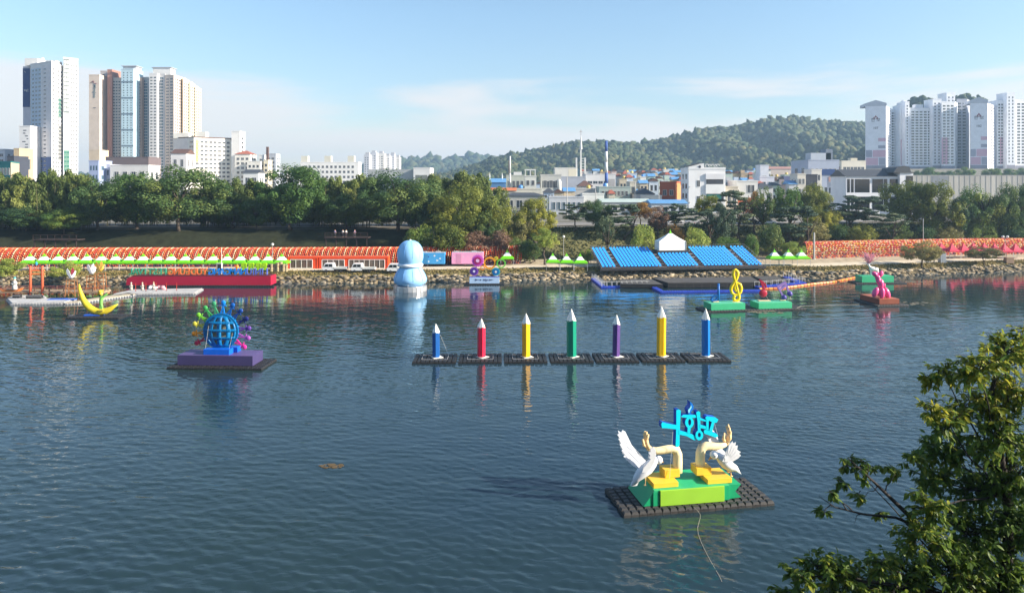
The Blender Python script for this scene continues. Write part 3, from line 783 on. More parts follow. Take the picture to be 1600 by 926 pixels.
for rr, yy in ((1.78, -.2), (1.98, -.2), (1.98, .26), (1.78, .26)): A_.append([(rr * math.cos(2 * math.pi * k / n), yy, cz + rr * math.sin(2 * math.pi * k / n)) for k in range(n)])
m.add(sum(A_, []), [(a * n + k, a * n + (k + 1) % n, ((a + 1) % 4) * n + (k + 1) % n, ((a + 1) % 4) * n + k) for a in range(4) for k in range(n)]); m.build('rim', glb, gt)
m = MB(); m.ball((0, .05, cz), (RX * .93, RY * .5, RX * .93), 30, 18); m.build('lining', mat('globe_lining', (.30, .29, .21, 1), .8, .5, 9), gt, True)
DC = [(190, 20, 70), (245, 150, 30), (215, 205, 70), (130, 210, 60), (70, 175, 90), (70, 165, 115), (20, 140, 235), (10, 95, 180), (20, 70, 150), (25, 35, 110), (105, 65, 160), (175, 90, 185), (240, 50, 160)]
for i, c in enumerate(DC):
    th = R(206 - 20 * i); m = MB()
    T = Matrix.Translation((0, .03, cz)) @ Matrix.Rotation(-(th - math.pi / 2), 4, 'Y') @ Matrix.Translation((0, 0, 1.93))
    T = Matrix.Translation((0, .03, cz)) @ Matrix.Rotation(math.pi / 2 - th, 4, 'Y') @ Matrix.Translation((0, 0, 1.93))
    mm = MB()
    mm.prism([(-.27, 0), (-.12, 0), (0, .46), (.12, 0), (.27, 0), (.11, .64), (.085, .84), (.38, .84), (.38, .93), (.08, .99), (-.08, .99), (-.38, .93), (-.38, .84), (-.085, .84), (-.11, .64)],
             (0, -.05, 0), (1, 0, 0), (0, 0, 1), (0, .1, 0))
    mm.ball((0, 0, 1.2), (.27, .13, .27), 14, 8)
    m.add(mm.v, [], 0); m.v = []; m.add(mm.v, mm.f, 0, T)
    o = m.build('paper_doll', paint(*c, k=.9), gt); o['label'] = ['crimson', 'orange', 'yellow', 'lime', 'leaf green', 'sea green', 'sky blue', 'mid blue', 'dark blue', 'navy', 'violet', 'lilac', 'hot pink'][i] + ' paper doll figure'
m = MB(); m.tube([(-1.5, -.62, .6), (-1.2, -.5, 3.1)], .012, 5); m.tube([(1.1, -.6, .3), (1.45, -.4, 2.3)], .012, 5); m.build('guy_wire', wire_m, gt)

# ------------------------------------------------------------------ crescent moon with a child
MO = Vector((-62.3, 111.4, 0))
raft('black raft under the yellow crescent moon', MO, R(-1), 16, 7, .5, .3)
t = thing('tarpaulin', 'blue tarpaulin folded on the crescent moon raft', 'tarpaulin', MO + Vector((-1.0, .2, .24)))
m = MB(); m.base((0, 0, 0), (2.4, 1.1, .22), 0, .1, .85); m.base((1.2, .35, 0), (.8, .6, .3), 0, .4, .8); m.build('folded_sheet', paint(40, 90, 190, k=.9), t, bevel=.05)
mt_ = thing('moon_statue', 'yellow crescent moon statue lying on its raft', 'statue', MO + Vector((0, 0, .24)))
cp = [(123.6, 443.5), (124.2, 450), (126, 458), (129.5, 467), (134.5, 475), (141, 481.5), (149, 485.5), (158, 486.8), (166, 485.5), (173, 482), (179, 478), (184.5, 475)]
w_ = WB(MO + Vector((0, 0, .24)))
w_.tube([P(x, y, 111.4) for x, y in cp], [.08, .2, .32, .42, .5, .55, .55, .52, .46, .36, .22, .04], 16, 0, True, .75)
w_.build('crescent', mat('moon_yellow', rgb(228, 205, 50, .95), .5, .12, 1.2), mt_, True)
ch = P(158, 484, 111.3); kid = thing('child_statue', 'statue of a blond child in green holding out a ring on the moon', 'statue', ch)
gsu = mat('suit_green', rgb(130, 200, 95, .9), .6); skn = mat('skin_peach', rgb(240, 195, 140, .9), .6)
jt = [(0, 0, 1.15), (0, 0, 1.55), (0, 0, 2.0), (0, 0, 2.25), (.12, 0, .6), (.14, 0, .1), (-.12, 0, .6), (-.12, 0, .1), (.3, -.1, 1.98), (.6, -.15, 2.2), (.95, -.15, 2.5), (.28, .15, 1.98), (.6, .2, 2.15), (.92, .15, 2.38), (.3, -.08, .04), (.06, -.08, .04)]
skin('body', jt, [(0, 1), (1, 2), (2, 3), (0, 4), (4, 5), (0, 6), (6, 7), (2, 8), (8, 9), (9, 10), (2, 11), (11, 12), (12, 13), (5, 14), (7, 15)],
     [.3, .28, .27, .12, .19, .15, .19, .15, .15, .12, .08, .15, .12, .08, .1, .1], gsu, kid)
m = MB(); m.ball((0, -.02, 2.55), (.3, .29, .33), 16, 10); m.ball((.29, -.05, 2.5), .06, 8, 5); m.ball((.05, -.3, 2.5), .06, 8, 5); m.ball((.05, .3, 2.5), .06, 8, 5); m.build('head', skn, kid, True)
m = MB(); m.ball((-.06, 0, 2.68), (.38, .38, .36), 14, 9)
for k in range(14): a = k * 2.4; m.ball((-.1 + .3 * math.cos(a), .3 * math.sin(a), 2.6 + .3 * math.sin(k)), .14, 8, 5)
m.build('hair', paint(235, 190, 50), kid, True)
for s_ in (-.15, .18):
    m = MB(); m.ball((1.02, s_, 2.52), (.09, .07, .08), 10, 6)
    for k in range(4): m.tube([(1.05, s_ - .05 + .033 * k, 2.54), (1.15, s_ - .06 + .036 * k, 2.62), (1.19, s_ - .06 + .036 * k, 2.7)], [.026, .022, .016], 6)
    m.tube([(1.02, s_, 2.5), (1.1, s_ + .1, 2.52)], [.03, .02], 6); m.build('hand', skn, kid, True)
m = MB(); n = 20
for k in range(n):
    a, b2 = 2 * math.pi * k / n, 2 * math.pi * (k + 1) / n
    m.tube([(1.0 + .28 * math.cos(a), 0, 2.95 + .28 * math.sin(a)), (1.0 + .28 * math.cos(b2), 0, 2.95 + .28 * math.sin(b2))], .03, 5)
m.build('ring', paint(230, 215, 170), kid)
m = MB(); m.base((.1, 0, -.18), (.7, .8, .22)); m.build('stand', paint(190, 170, 70), kid)

# ------------------------------------------------------------------ music notes
NA = R(9); N1 = Vector((38.3, 118.6, 0)); 
raft('long black raft under both green music note plinths', N1, NA, 34, 8, .5, .32)
nu = Vector((math.cos(NA), math.sin(NA), 0)); nv = Vector((-math.sin(NA), math.cos(NA), 0))
gbx = mat('plinth_green', rgb(60, 185, 130, .9), .5, .08, .5)
def gplinth(label, u, v, wd, dp_, hh):
    c = N1 + nu * u + nv * v + Vector((0, 0, .26))
    t = thing('plinth', label, 'plinth', c, NA); m = MB(); m.base((0, 0, 0), (wd, dp_, hh)); m.build('plinth_box', gbx, t, bevel=.02)
    m = MB(); m.base((0, 0, hh + .003), (wd - .05, dp_ - .05, .012)); m.build('top_board', mat('plinth_green_top', rgb(95, 200, 155, .9), .5, .1, .5), t)
gplinth('green plinth under the yellow treble clef and blue note', -4.6, -.2, 5.7, 2.9, 1.0)
gplinth('green plinth under the red and lilac notes', 3.35, -.2, 5.7, 2.9, .95)
def note_thing(label, Y, foot, name='note_statue'):
    b_ = P(foot[0], foot[1], Y); return thing(name, label, 'statue', b_), b_
ztop = 1.28
Yn = 117.6
t, at = note_thing('blue half note statue beside the yellow treble clef', Yn, (1118.5, 471))
w_ = WB(at); w_.tube([P(1122.6, y, Yn) for y in (469, 456, 443)], .2, 10); w_.build('stem', paint(10, 105, 185, k=.9), t, True)
w_ = WB(at); n = 24; el = [((1116.6 + 5.3 * math.cos(a) * .95 + 1.6 * math.sin(a)), 465.6 - 3.2 * math.sin(a) * 1.25 - 1.3 * math.cos(a)) for a in [2 * math.pi * k / n for k in range(n + 1)]]
w_.tube([P(x, y, Yn) for x, y in el], .18, 8); w_.build('note_head', paint(10, 105, 185, k=.9), t, True)
w_ = WB(at); w_.base(at + Vector((0, 0, -.06)), (.9, .6, .12)); w_.build('foot', cream, t)
t, at = note_thing('tall yellow treble clef statue on the green plinth', Yn + .5, (1150, 471.5), 'treble_clef_statue')
z3 = zoomed(1000, 350, 5.926)
clef = [(862, 668), (868, 700), (890, 706), (912, 690), (914, 665), (890, 655), (878, 672), (880, 690)]
clef = [(884, 672), (872, 668), (864, 682), (872, 704), (894, 708), (914, 696), (918, 672), (908, 640), (898, 600), (886, 545), (872, 500), (864, 465), (870, 432), (886, 424), (902, 440), (905, 470), (893, 505), (868, 548), (846, 580), (842, 610), (852, 638), (876, 656), (906, 652), (930, 630), (938, 596), (928, 560), (905, 548), (882, 562), (874, 590), (884, 612), (894, 618)]
yc = mat('clef_yellow', rgb(250, 215, 10, .95), .4, .05)
w_ = WB(at); w_.tube([P(*z3(x, y), Yn + .5 + .0006 * i) for i, (x, y) in enumerate(clef)], .21, 10, 0, True, 1.2); w_.build('clef', yc, t, True)
w_ = WB(at); w_.base(at + Vector((0, 0, -.08)), (1.3, .7, .14)); w_.build('foot', cream, t)
t, at = note_thing('red eighth note statue leaning with its pointed flag', Yn + 1.4, (1198, 468))
Yr = Yn + 1.4; red = paint(185, 30, 60, k=.9)
w_ = WB(at); c = P(*z3(1140, 640), Yr); w_.ball(c, (.66, .2, .64), 20, 12); w_.build('note_head', red, t, True)
w_ = WB(at); w_.slab([P(*z3(x, y), Yr - .1) for x, y in [(1104, 512), (1125, 520), (1160, 545), (1176, 578), (1168, 600), (1158, 572), (1148, 560), (1172, 636), (1160, 650), (1150, 640), (1120, 552)]], (0, .24, 0)); w_.build('flag', red, t, bevel=.03)
w_ = WB(at); w_.tube([P(*z3(1150, 640), Yr + .1), P(*z3(1186, 700), Yr + .1)], .09, 8); w_.build('support_pole', MATS['dark_steel'], t)
w_ = WB(at); w_.base(P(*z3(1150, 708), Yr) + Vector((0, 0, -.05)), (1.9, .8, .1)); w_.build('foot', cream, t)
t, at = note_thing('lilac pair of beamed notes with purple note heads', Yr + .4, (1226, 467.5))
Yb = Yr + .4; lil = mat('lilac_board', rgb(165, 130, 200, .9), .45, .06); vio = paint(85, 70, 160, k=.9)
w_ = WB(at)
for poly in ([(1270, 572), (1345, 530), (1352, 556), (1276, 600)], [(1270, 578), (1290, 590), (1338, 668), (1322, 674)], [(1335, 540), (1354, 536), (1394, 640), (1378, 646)], [(1288, 600), (1348, 566), (1354, 582), (1296, 616)]):
    cnt[0] += 1; w_.slab([P(*z3(x, y), Yb - .1 - .004 * (cnt[0] % 9)) for x, y in poly], (0, .26, 0))
w_.build('beam', lil, t)
for x, y in ((1333, 676), (1386, 645)):
    w_ = WB(at); w_.ball(P(*z3(x, y), Yb), .43, 16, 10); w_.build('note_head', vio, t, True)
w_ = WB(at); w_.base(P(*z3(1320, 702), Yb) + Vector((0, 0, -.05)), (.9, .6, .1)); w_.tube([P(*z3(1384, 660), Yb), P(*z3(1400, 700), Yb)], .02, 5); w_.build('foot', cream, t)
w_ = WB(G(1255, 482)); w_.tube([G(1245, 481, .5), G(1252, 478, .2), G(1300, 476.5, .05), G(1342, 475.5, .05)], .03, 5)
rp = thing('mooring_rope', 'pale mooring rope floating between the notes and the pink balloon animal', 'rope', G(1255, 482)); w_.build('rope', MATS['rope_pale'], rp)

# ------------------------------------------------------------------ pink balloon animal
BA = R(6); B0 = Vector((61.9, 124.6, 0))
raft('black raft under the brown box and pink balloon animal', B0 + Vector((.2, -.1, 0)), BA, 11, 14, .5, .3)
t = thing('plinth', 'reddish brown box plinth under the pink balloon animal', 'plinth', B0 + Vector((.1, .2, .24)), BA)
m = MB(); m.base((0, 0, 0), (3.5, 5.6, .85)); m.build('plinth_box', mat('brown_board', rgb(150, 78, 52, .9), .6, .12, .6), t, bevel=.02)
m = MB(); m.base((0, 0, .853), (3.45, 5.55, .012)); m.build('top_board', mat('brown_top', rgb(170, 98, 70, .9), .6, .15, .6), t)
z4 = zoomed(1240, 350, 4.444); Yp = 123.2
pk = mat('pink_balloon', rgb(236, 92, 150, .95), .22, .03); at = P(*z4(605, 520), Yp)
bt = thing('balloon_animal', 'glossy pink balloon animal sitting upright with two big ears', 'statue', at)
def pill(nm, a, b2, r, dy=0.0, r2=None):
    A3, B3 = P(*z4(*a), Yp + dy), P(*z4(*b2), Yp + dy + .0); w_ = WB(at); n = 9
    pts = [A3.lerp(B3, k / n) for k in range(n + 1)]
    rr = [max(.03, r * math.sin(math.pi * min(1, (.03 + k / n * .94))) ** .5) * (1 + ((r2 or r) / r - 1) * k / n) for k in range(n + 1)]
    w_.tube(pts, rr, 14); w_.build(nm, pk, bt, True)
pill('leg', (584, 440), (552, 504), .50, -.5); pill('leg', (616, 440), (612, 516), .46, -.6); pill('leg', (632, 440), (662, 516), .50, .2); pill('leg', (596, 440), (592, 500), .42, .7)
pill('body', (604, 380), (606, 452), .52); pill('neck', (586, 368), (592, 415), .42); pill('head', (580, 350), (588, 392), .44)
pill('ear', (584, 362), (546, 334), .40, -.1); pill('ear', (590, 370), (616, 326), .42, .1); pill('tail', (626, 440), (634, 412), .2, .3)
pill('nose', (578, 332), (580, 352), .24)
# ------------------------------------------------------------------ white deer with blossom antlers
Yd = 150.0; D0 = Vector((P(1368, 440, Yd).x, Yd + .4, 0))
raft('black raft under the white deer and its green box', D0 + Vector((.5, 0, 0)), R(3), 21, 7, .5, .3)
t = thing('plinth', 'green box plinth under the white deer', 'plinth', D0 + Vector((0, .1, .24)), R(3)); m = MB(); m.base((0, 0, 0), (6.6, 2.7, 1.25)); m.build('plinth_box', gbx, t, bevel=.02)
de = Vector((D0.x - .1, Yd + .4, 1.49)); dt = thing('deer_statue', 'white deer statue with pink blossom antlers on the far green plinth', 'statue', de)
whp = mat('deer_white', rgb(240, 238, 232, .95), .5, .05)
J = [(.5, 0, 1.35), (0, 0, 1.3), (-.55, 0, 1.4), (-.95, 0, 1.85), (-1.15, 0, 2.3), (-1.55, 0, 2.2), (-.6, .2, .75), (-.62, .2, .4), (-.6, .2, .03), (-.6, -.2, .75), (-.62, -.2, .4), (-.6, -.2, .03),
     (.62, .2, .8), (.8, .2, .45), (.7, .2, .03), (.62, -.2, .8), (.8, -.2, .45), (.7, -.2, .03), (.85, 0, 1.5)]
E = [(0, 1), (1, 2), (2, 3), (3, 4), (4, 5), (2, 6), (6, 7), (7, 8), (2, 9), (9, 10), (10, 11), (0, 12), (12, 13), (13, 14), (0, 15), (15, 16), (16, 17), (0, 18)]
skin('body', J, E, [.36, .34, .38, .22, .2, .1, .15, .1, .09, .15, .1, .09, .2, .11, .09, .2, .11, .09, .07], whp, dt, 2, 1)
for s_ in (-1, 1):
    m = MB(); m.prism([(0, 0), (.22, .1), (.34, .02), (.2, -.06)], (-1.05, s_ * .12, 2.4), (.3, s_ * .95, 0), (0, .1, 1), (.04, 0, 0)); m.build('ear', whp, dt)
rg = random.Random(4); an = MB(); bl_ = MB()
for s_ in (-1, 1):
    for k in range(9):
        p = Vector((-1.12, s_ * .1, 2.45)); d = Vector((rg.uniform(-1, 1.25), s_ * rg.uniform(.1, .7), rg.uniform(.5, 1.2))).normalized(); pts = [p]
        for q in range(4): d = (d + Vector((rg.uniform(-.3, .3), rg.uniform(-.2, .2), .12))).normalized(); pts.append(pts[-1] + d * rg.uniform(.42, .62)); 
        an.tube(pts, [.07, .055, .045, .035, .02], 6)
        for q in pts[2:]:
            for _ in range(5): bl_.ball(q + Vector((rg.gauss(0, .16), rg.gauss(0, .16), rg.gauss(0, .16))), rg.uniform(.05, .1), 6, 4)
an.build('antlers', paint(235, 150, 165), dt); tag(bl_.build('blossom', paint(248, 175, 190), dt), kind='stuff')
# ------------------------------------------------------------------ gear wheels
Yg = 148.5; gx = P(757, 440, Yg).x; zg = zoomed(590, 360, 6.667)
raft('black raft under the coloured gear wheels by the rocks', (gx, Yg, 0), R(0), 16, 7, .5, .3)
t = thing('gear_plinth', 'pale blue plinth with dark brush lettering under the gear wheels', 'plinth', (gx, Yg - .15, .24))
m = MB(); m.base((0, 0, 0), (5.95, 1.7, 1.2)); m.build('plinth_box', mat('pale_blue_board', rgb(178, 205, 235, .95), .5, .06), t, bevel=.02)
m = MB(); m.base((0, 0, 1.203), (5.9, 1.65, .02)); m.build('top_board', paint(70, 90, 190), t)
m = MB(); zl = zoomed(725, 425, 22.86); ink = [((385, 282), (530, 278)), ((412, 240), (418, 315)), ((412, 255), (470, 268)), ((470, 268), (440, 300)), ((570, 262), (612, 262)), ((568, 285), (614, 285)), ((572, 262), (574, 305)), ((610, 262), (606, 305)), ((690, 250), (704, 305)), ((704, 252), (735, 300)), ((735, 300), (742, 250)), ((742, 262), (790, 250)), ((762, 290), (800, 268)), ((772, 250), (796, 335)), ((822, 250), (830, 310)), ((830, 262), (850, 300)), ((890, 255), (905, 300)), ((905, 300), (925, 252)), ((925, 262), (945, 300)), ((945, 300), (960, 258)), ((955, 278), (1045, 272)), ((985, 260), (990, 298))]
for a, b2 in ink:
    p0, p1 = P(*zl(*a), Yg - 1.02), P(*zl(*b2), Yg - 1.02); o = Vector(t.location); m.tube([p0 - o, p1 - o], .035, 5)
m.build('lettering', paint(40, 45, 90), t)
gat = Vector((gx, Yg + .35, 1.45))
gst = thing('gear_statue', 'cluster of seven coloured gear wheels standing on the pale blue plinth', 'statue', gat)
def gear(label, x, y, r, c, hub, hole, teeth, Yq, thick=.3, stem=False):
    C_ = P(*zg(x, y), Yq); r = r / 6.667 * Yq / F; at = gat; n = teeth * 4 if teeth else 36; O = []; I = []
    for k in range(n):
        a = 2 * math.pi * k / n; rr = r * (1.0 if (not teeth or k % 4 in (0, 1)) else .86)
        O.append(C_ + Vector((rr * math.cos(a), 0, rr * math.sin(a)))); I.append(C_ + Vector((hole * r * math.cos(a), 0, hole * r * math.sin(a))))
    w_ = WB(at); w_.ringslab(O, I, (0, thick, 0)); t = w_.build('gear', paint(*c, k=.9), gst); t['label'] = label
    if hub:
        O = [C_ + Vector((hub[0] * r * math.cos(2 * math.pi * k / 30), -.06, hub[0] * r * math.sin(2 * math.pi * k / 30))) for k in range(30)]
        I = [C_ + Vector((.30 * r * math.cos(2 * math.pi * k / 30), -.06, .30 * r * math.sin(2 * math.pi * k / 30))) for k in range(30)]
        w_ = WB(at); w_.ringslab(O, I, (0, thick + .12, 0)); w_.build('hub', paint(*hub[1], k=.9), t)
        w_ = WB(at); T = Matrix.Translation(C_ + Vector((0, -.1, 0))) @ Matrix.Rotation(R(-90), 4, 'X'); w_.lathe([(.26 * r, 0), (.26 * r, thick + .2)], 20, M=T); w_.build('axle_cap', paint(*hub[2], k=.9), t)
gear('large magenta toothed gear wheel with crimson hub', 1042, 315, 66, (205, 80, 190), (.62, (175, 30, 110), (240, 190, 225)), .3, 22, Yg)
gear('large orange ring wheel above the pale blue plinth', 1168, 340, 64, (240, 160, 25), None, .74, 0, Yg + .1)
gear('little yellow gear wheel, the smallest at the top', 1235, 293, 23, (225, 205, 40), (.5, (120, 130, 40), (235, 220, 90)), .3, 12, Yg + .25)
gear('green toothed ring wheel, the rightmost of the gears', 1287, 345, 51, (110, 205, 70), None, .70, 20, Yg)
gear('tiny orange ring wheel between the magenta and purple gears', 1093, 390, 24, (235, 140, 50), None, .66, 0, Yg - .1)
gear('purple gear wheel standing on the plinth', 1005, 425, 48, (130, 70, 175), (.7, (80, 40, 140), (225, 215, 240)), .3, 20, Yg)
gear('teal blue gear wheel standing on the plinth', 1232, 430, 46, (20, 160, 175), (.7, (10, 110, 175), (225, 230, 225)), .3, 20, Yg)
m = MB(); zz = lambda x, y: P(*zg(x, y), Yg + .42) - gat
for a, b2 in (((1005, 470), (1042, 315)), ((1042, 315), (1168, 340)), ((1168, 340), (1287, 345)), ((1232, 470), (1287, 345)), ((1168, 340), (1235, 293)), ((1093, 390), (1005, 425))): m.tube([zz(*a), zz(*b2)], .05, 6)
m.build('frame_tube', MATS['dark_steel'], gst)
# ------------------------------------------------------------------ big plain inflatable on a silver float
Ym = 139.5; mx_ = P(641, 452, Ym).x
t = thing('round_float', 'round silver float under the big pale blue inflatable', 'float', (mx_, Ym, -.06))
m = MB(); n = 24; m.lathe([(3.0, 0), (3.1, .5), (3.02, 1.05)], n)
m.build('drum', mat('silver_sheet', (.62, .62, .62, 1), .28, .15, .6, .7), t)
pan = MB()
for k in range(n):
    a = 2 * math.pi * (k + .5) / n; pan.box((3.1 * math.cos(a), 3.1 * math.sin(a), .52), (.05, .74, .95), 0, a)
tag(pan.build('side_panel', mat('silver_panel', (.70, .70, .71, 1), .3, .3, .8, .6), t), kind='stuff')
lb = mat('pale_blue_inflatable', rgb(150, 204, 246, .97), .42, .04, .4); wb2 = mat('white_inflatable', rgb(240, 242, 245, .95), .4, .04)
t = thing('inflatable', 'big plain pale blue inflatable of two stacked lobes with a white collar', 'inflatable', (mx_, Ym, 1.0))
m = MB(); m.lathe([(2.2, 0), (3.0, .5), (3.15, 1.2), (2.75, 2.2), (2.2, 3.1), (1.75, 3.7)], 32); m.build('lower_lobe', lb, t, True)
m = MB(); n = 20; pr = [(1.75, 3.72)] + [(2.35 * math.sin(math.pi * k / n) ** .92 if k < n else .05, 5.95 - 2.55 * math.cos(math.pi * k / n)) for k in range(6, n + 1)]
m.lathe([(1.9, 3.75), (2.25, 4.4)] + [(2.48 * math.cos(a) ** .8, 5.6 + 2.85 * math.sin(a)) for a in [R(-10 + 9.9 * k) for k in range(11)]], 32); m.build('upper_lobe', lb, t, True)
m = MB(); n = 32
m.lathe([(1.95, 3.45), (2.35, 3.55), (2.45, 3.8), (2.35, 4.05), (1.95, 4.15)], 32); m.build('collar', wb2, t, True)

m = MB()
for k in range(10):
    a = 2 * math.pi * k / 10; ca_, sa_ = math.cos(a), math.sin(a)
    m.tube([(r_ * ca_ * 1.004, r_ * sa_ * 1.004, z_) for r_, z_ in [(2.9, .45), (3.16, 1.2), (2.77, 2.2), (2.22, 3.1), (1.95, 3.45)]], .025, 5)
    m.tube([(2.485 * math.cos(b_) ** .8 * ca_, 2.485 * math.cos(b_) ** .8 * sa_, 5.6 + 2.86 * math.sin(b_)) for b_ in [R(-8 + 9.6 * k2) for k2 in range(10)]], .022, 5)
m.build('seam', mat('inflatable_seam', rgb(110, 165, 220, .95), .5), t)
for k in range(6):
    a = 2 * math.pi * (k + .5) / 6; m = MB(); m.tube([(2.8 * math.cos(a), 2.8 * math.sin(a), 2.1), (3.05 * math.cos(a), 3.05 * math.sin(a), .0)], .03, 5); m.build('tether', wire_m, t)
m = MB(); m.lathe([(.16, 8.42), (.2, 8.5), (.12, 8.62)], 10); m.build('air_valve', wb2, t)
# ================================================================== THE FAR BANK
# ------------------------------------------------------------------ lantern tunnels
lan_mats = [mat('lantern_red', rgb(222, 80, 58, .9), .5, .1), mat('lantern_orange', rgb(246, 126, 70, .9), .5, .1), mat('lantern_cream', rgb(250, 205, 165, .9), .5, .1),
            mat('lantern_pink', rgb(235, 110, 110, .9), .5, .1), mat('lantern_yellow', rgb(248, 190, 90, .9), .5, .1), mat('lantern_purple', rgb(95, 50, 90, .9), .5, .1)]
def tunnel(label, X0, X1, off, wid, hgt, scheme, pitch, seed, z=2.0, endoff=None):
    """arched frame hung all over with paper lanterns"""
    eo = off if endoff is None else endoff
    yy = lambda x: float(shoreY(x)) + off + (eo - off) * (x - X0) / (X1 - X0) + wid / 2
    t = thing('lantern_tunnel', label, 'lantern tunnel', (X0, yy(X0), z - .15))
    o = Vector(t.location); rgq = np.random.default_rng(seed)
    fr = MB(); ns = 14; xs_ = np.arange(X0, X1, 2.2)
    arch = lambda a, k=1.0: (-math.cos(a) * wid / 2 * k, .9 + math.sin(a) * (hgt - .9) * k)
    for x in xs_:
        pts = [(x - o.x, yy(x) - o.y - wid / 2 * .97, 0)] + [(x - o.x, yy(x) - o.y + arch(math.pi * k / ns, .97)[0], arch(math.pi * k / ns, .97)[1]) for k in range(ns + 1)] + [(x - o.x, yy(x) - o.y + wid / 2 * .97, 0)]
        fr.tube(pts, .05, 4)
    for zz in (.35, 1.5):
        fr.tube([(x - o.x, yy(x) - o.y - wid / 2 * .95, zz) for x in list(xs_) + [X1]], .04, 4)
    fr.build('arch_frame', MATS['dark_steel'], t)
    L = []; 
    xs2 = np.arange(X0, X1, pitch); nr = 17
    base = []; a_ = .5
    for i, x in enumerate(xs2):
        for r_ in range(nr):
            if r_ < 4: yb, zb_ = -wid / 2, .12 + r_ * .27; tx = 0; ang = math.pi / 2
            else:
                a = math.pi * (r_ - 4) / (nr - 5) * .62; yb, zb_ = arch(a); ang = math.pi / 2 - a
            slant = (r_ / nr) * scheme.get('slant', 0)
            base.append((x + slant + rgq.normal(0, .012), yy(x) + yb, z - .15 + zb_ + (.12 if i % 2 else 0) * (1 if r_ < 12 else .3) + rgq.normal(0, .02), ang, i, r_))
    B = np.array(base); n = len(B)
    lx, lt, lw = pitch * .33, .165 * scheme.get('len', 1), .12
    C8 = np.array([(-lx, -.12, -lt), (lx, -.12, -lt), (lx, .12, -lt), (-lx, .12, -lt), (-lx, -.12, lt), (lx, -.12, lt), (lx, .12, lt), (-lx, .12, lt)])
    C8[[0, 1, 2, 3], 0] *= .7; C8[[4, 5, 6, 7], 0] *= .85
    ca, sa = np.sin(B[:, 3]), np.cos(B[:, 3])          # along-arch direction tilts inward as it climbs
    V = np.stack([np.repeat(C8[None, :, 0], n, 0), C8[None, :, 1] * ca[:, None] + C8[None, :, 2] * sa[:, None], -C8[None, :, 1] * sa[:, None] + C8[None, :, 2] * ca[:, None]], 2) + B[:, None, :3] - np.array(o)
    Fq = np.array([(0, 3, 2, 1), (4, 5, 6, 7), (0, 1, 5, 4), (1, 2, 6, 5), (2, 3, 7, 6), (3, 0, 4, 7)])
    col = scheme['col'](B[:, 4].astype(int), B[:, 5].astype(int), rgq)
    tag(link_mesh('lanterns', numesh('lanterns', V.reshape(-1, 3), (Fq[None] + (np.arange(n) * 8)[:, None, None]).reshape(-1, 4), lan_mats, np.repeat(col, 6)), t), kind='stuff')
    # the far side, thinly hung, seen through the open ends
    m = MB(); 
    for x in np.arange(X0, X1, pitch * 4):
        for zz in (.5, 1.1): m.box((x - o.x, yy(x) - o.y + wid / 2 * .94, zz), (pitch * .8, .2, .4), int(rgq.integers(0, 6)))
    tag(m.build('lanterns', lan_mats, t), kind='stuff')
    return t
def cols_left(i, r, g):
    c = np.where(i % 3 == 0, 1, 0); c = np.where((i % 3 == 2), np.where(g.random(len(i)) < .72, 2, 1), c)
    return np.where((r < 4) & (g.random(len(i)) < .72), 5, c)
def cols_right(i, r, g):
    c = g.choice([0, 1, 2, 3, 4], len(i), p=[.14, .26, .28, .14, .18]); return np.where((r < 4) & (g.random(len(i)) < .45), np.where(g.random(len(i)) < .5, 5, 0), c)
tunnel('long red and orange lantern tunnel behind the green tents and orange shops', -133, 2.2, 11.8, 4.2, 4.05, {'col': cols_left, 'slant': .9}, .40, 1, endoff=13.5)
tunnel('pale orange and pink lantern tunnel behind the red tents', 71.5, 150, 21.5, 4.6, 4.0, {'col': cols_right, 'slant': .6, 'len': .9}, .42, 2, endoff=17.0)

# ------------------------------------------------------------------ peaked tents
gw = mat('tent_green', rgb(110, 200, 15, .95), .55, .05); ww = mat('tent_white', rgb(242, 243, 240, .95), .6, .04); rw = mat('tent_red', rgb(215, 60, 85, .95), .55, .06)
post_m = mat('post_steel', (.55, .54, .52, 1), .45)
def make_tent(label, group, mats3, wid=2.95, eave=1.78, peak=3.5):
    t = thing('peak_tent', label, 'tent', (0, 0, 0), 0, group); h_ = wid / 2
    prof = [(1.0, 0), (.78, .13), (.60, .27), (.42, .45), (.25, .66), (.12, .88), (.03, 1.0)]
    m = MB(); seg = 4
    for (k0, v0), (k1, v1), mi in [(prof[i], prof[i + 1], (0, 0, 1, 1, 2, 2)[i]) for i in range(6)]:
        z0, z1 = eave + (peak - eave) * v0, eave + (peak - eave) * v1
        for a in range(4):
            c = [(-1, -1), (1, -1), (1, 1), (-1, 1)]; p, q = c[a], c[(a + 1) % 4]
            m.add([(p[0] * h_ * k0, p[1] * h_ * k0, z0), (q[0] * h_ * k0, q[1] * h_ * k0, z0), (q[0] * h_ * k1, q[1] * h_ * k1, z1), (p[0] * h_ * k1, p[1] * h_ * k1, z1)], [(0, 1, 2, 3)], mi)
    for a in range(4): m.box((0, -h_, eave - .12) if a == 0 else (0, h_, eave - .12) if a == 1 else (-h_, 0, eave - .12) if a == 2 else (h_, 0, eave - .12), (wid, .03, .26) if a < 2 else (.03, wid - .06, .26), 0)
    m.build('canopy', mats3, t)
    pm = None
    for sx_ in (-1, 1):
        for sy in (-1, 1):
            if pm is None:
                b_ = MB(); b_.base((0, 0, 0), (.07, .07, eave)); o = b_.build('post', post_m, t); pm = o
            else: o = inst(pm, t)
            o.location = (sx_ * (h_ - .06), sy * (h_ - .06), 0)
    m = MB(); m.lathe([(.04, 0), (.02, .35)], 6, c=(0, 0, peak - .05)); m.build('finial', mats3[2], t)
    return t
tp = [46.9, 69, 91, 114, 136, 158.8, 181, 202.6, 223.7, 246.5, 267.6, 289.6, 310.6, 333, 355, 376, 398.4, 419, 440]
Yt = 155.6; tent0 = None
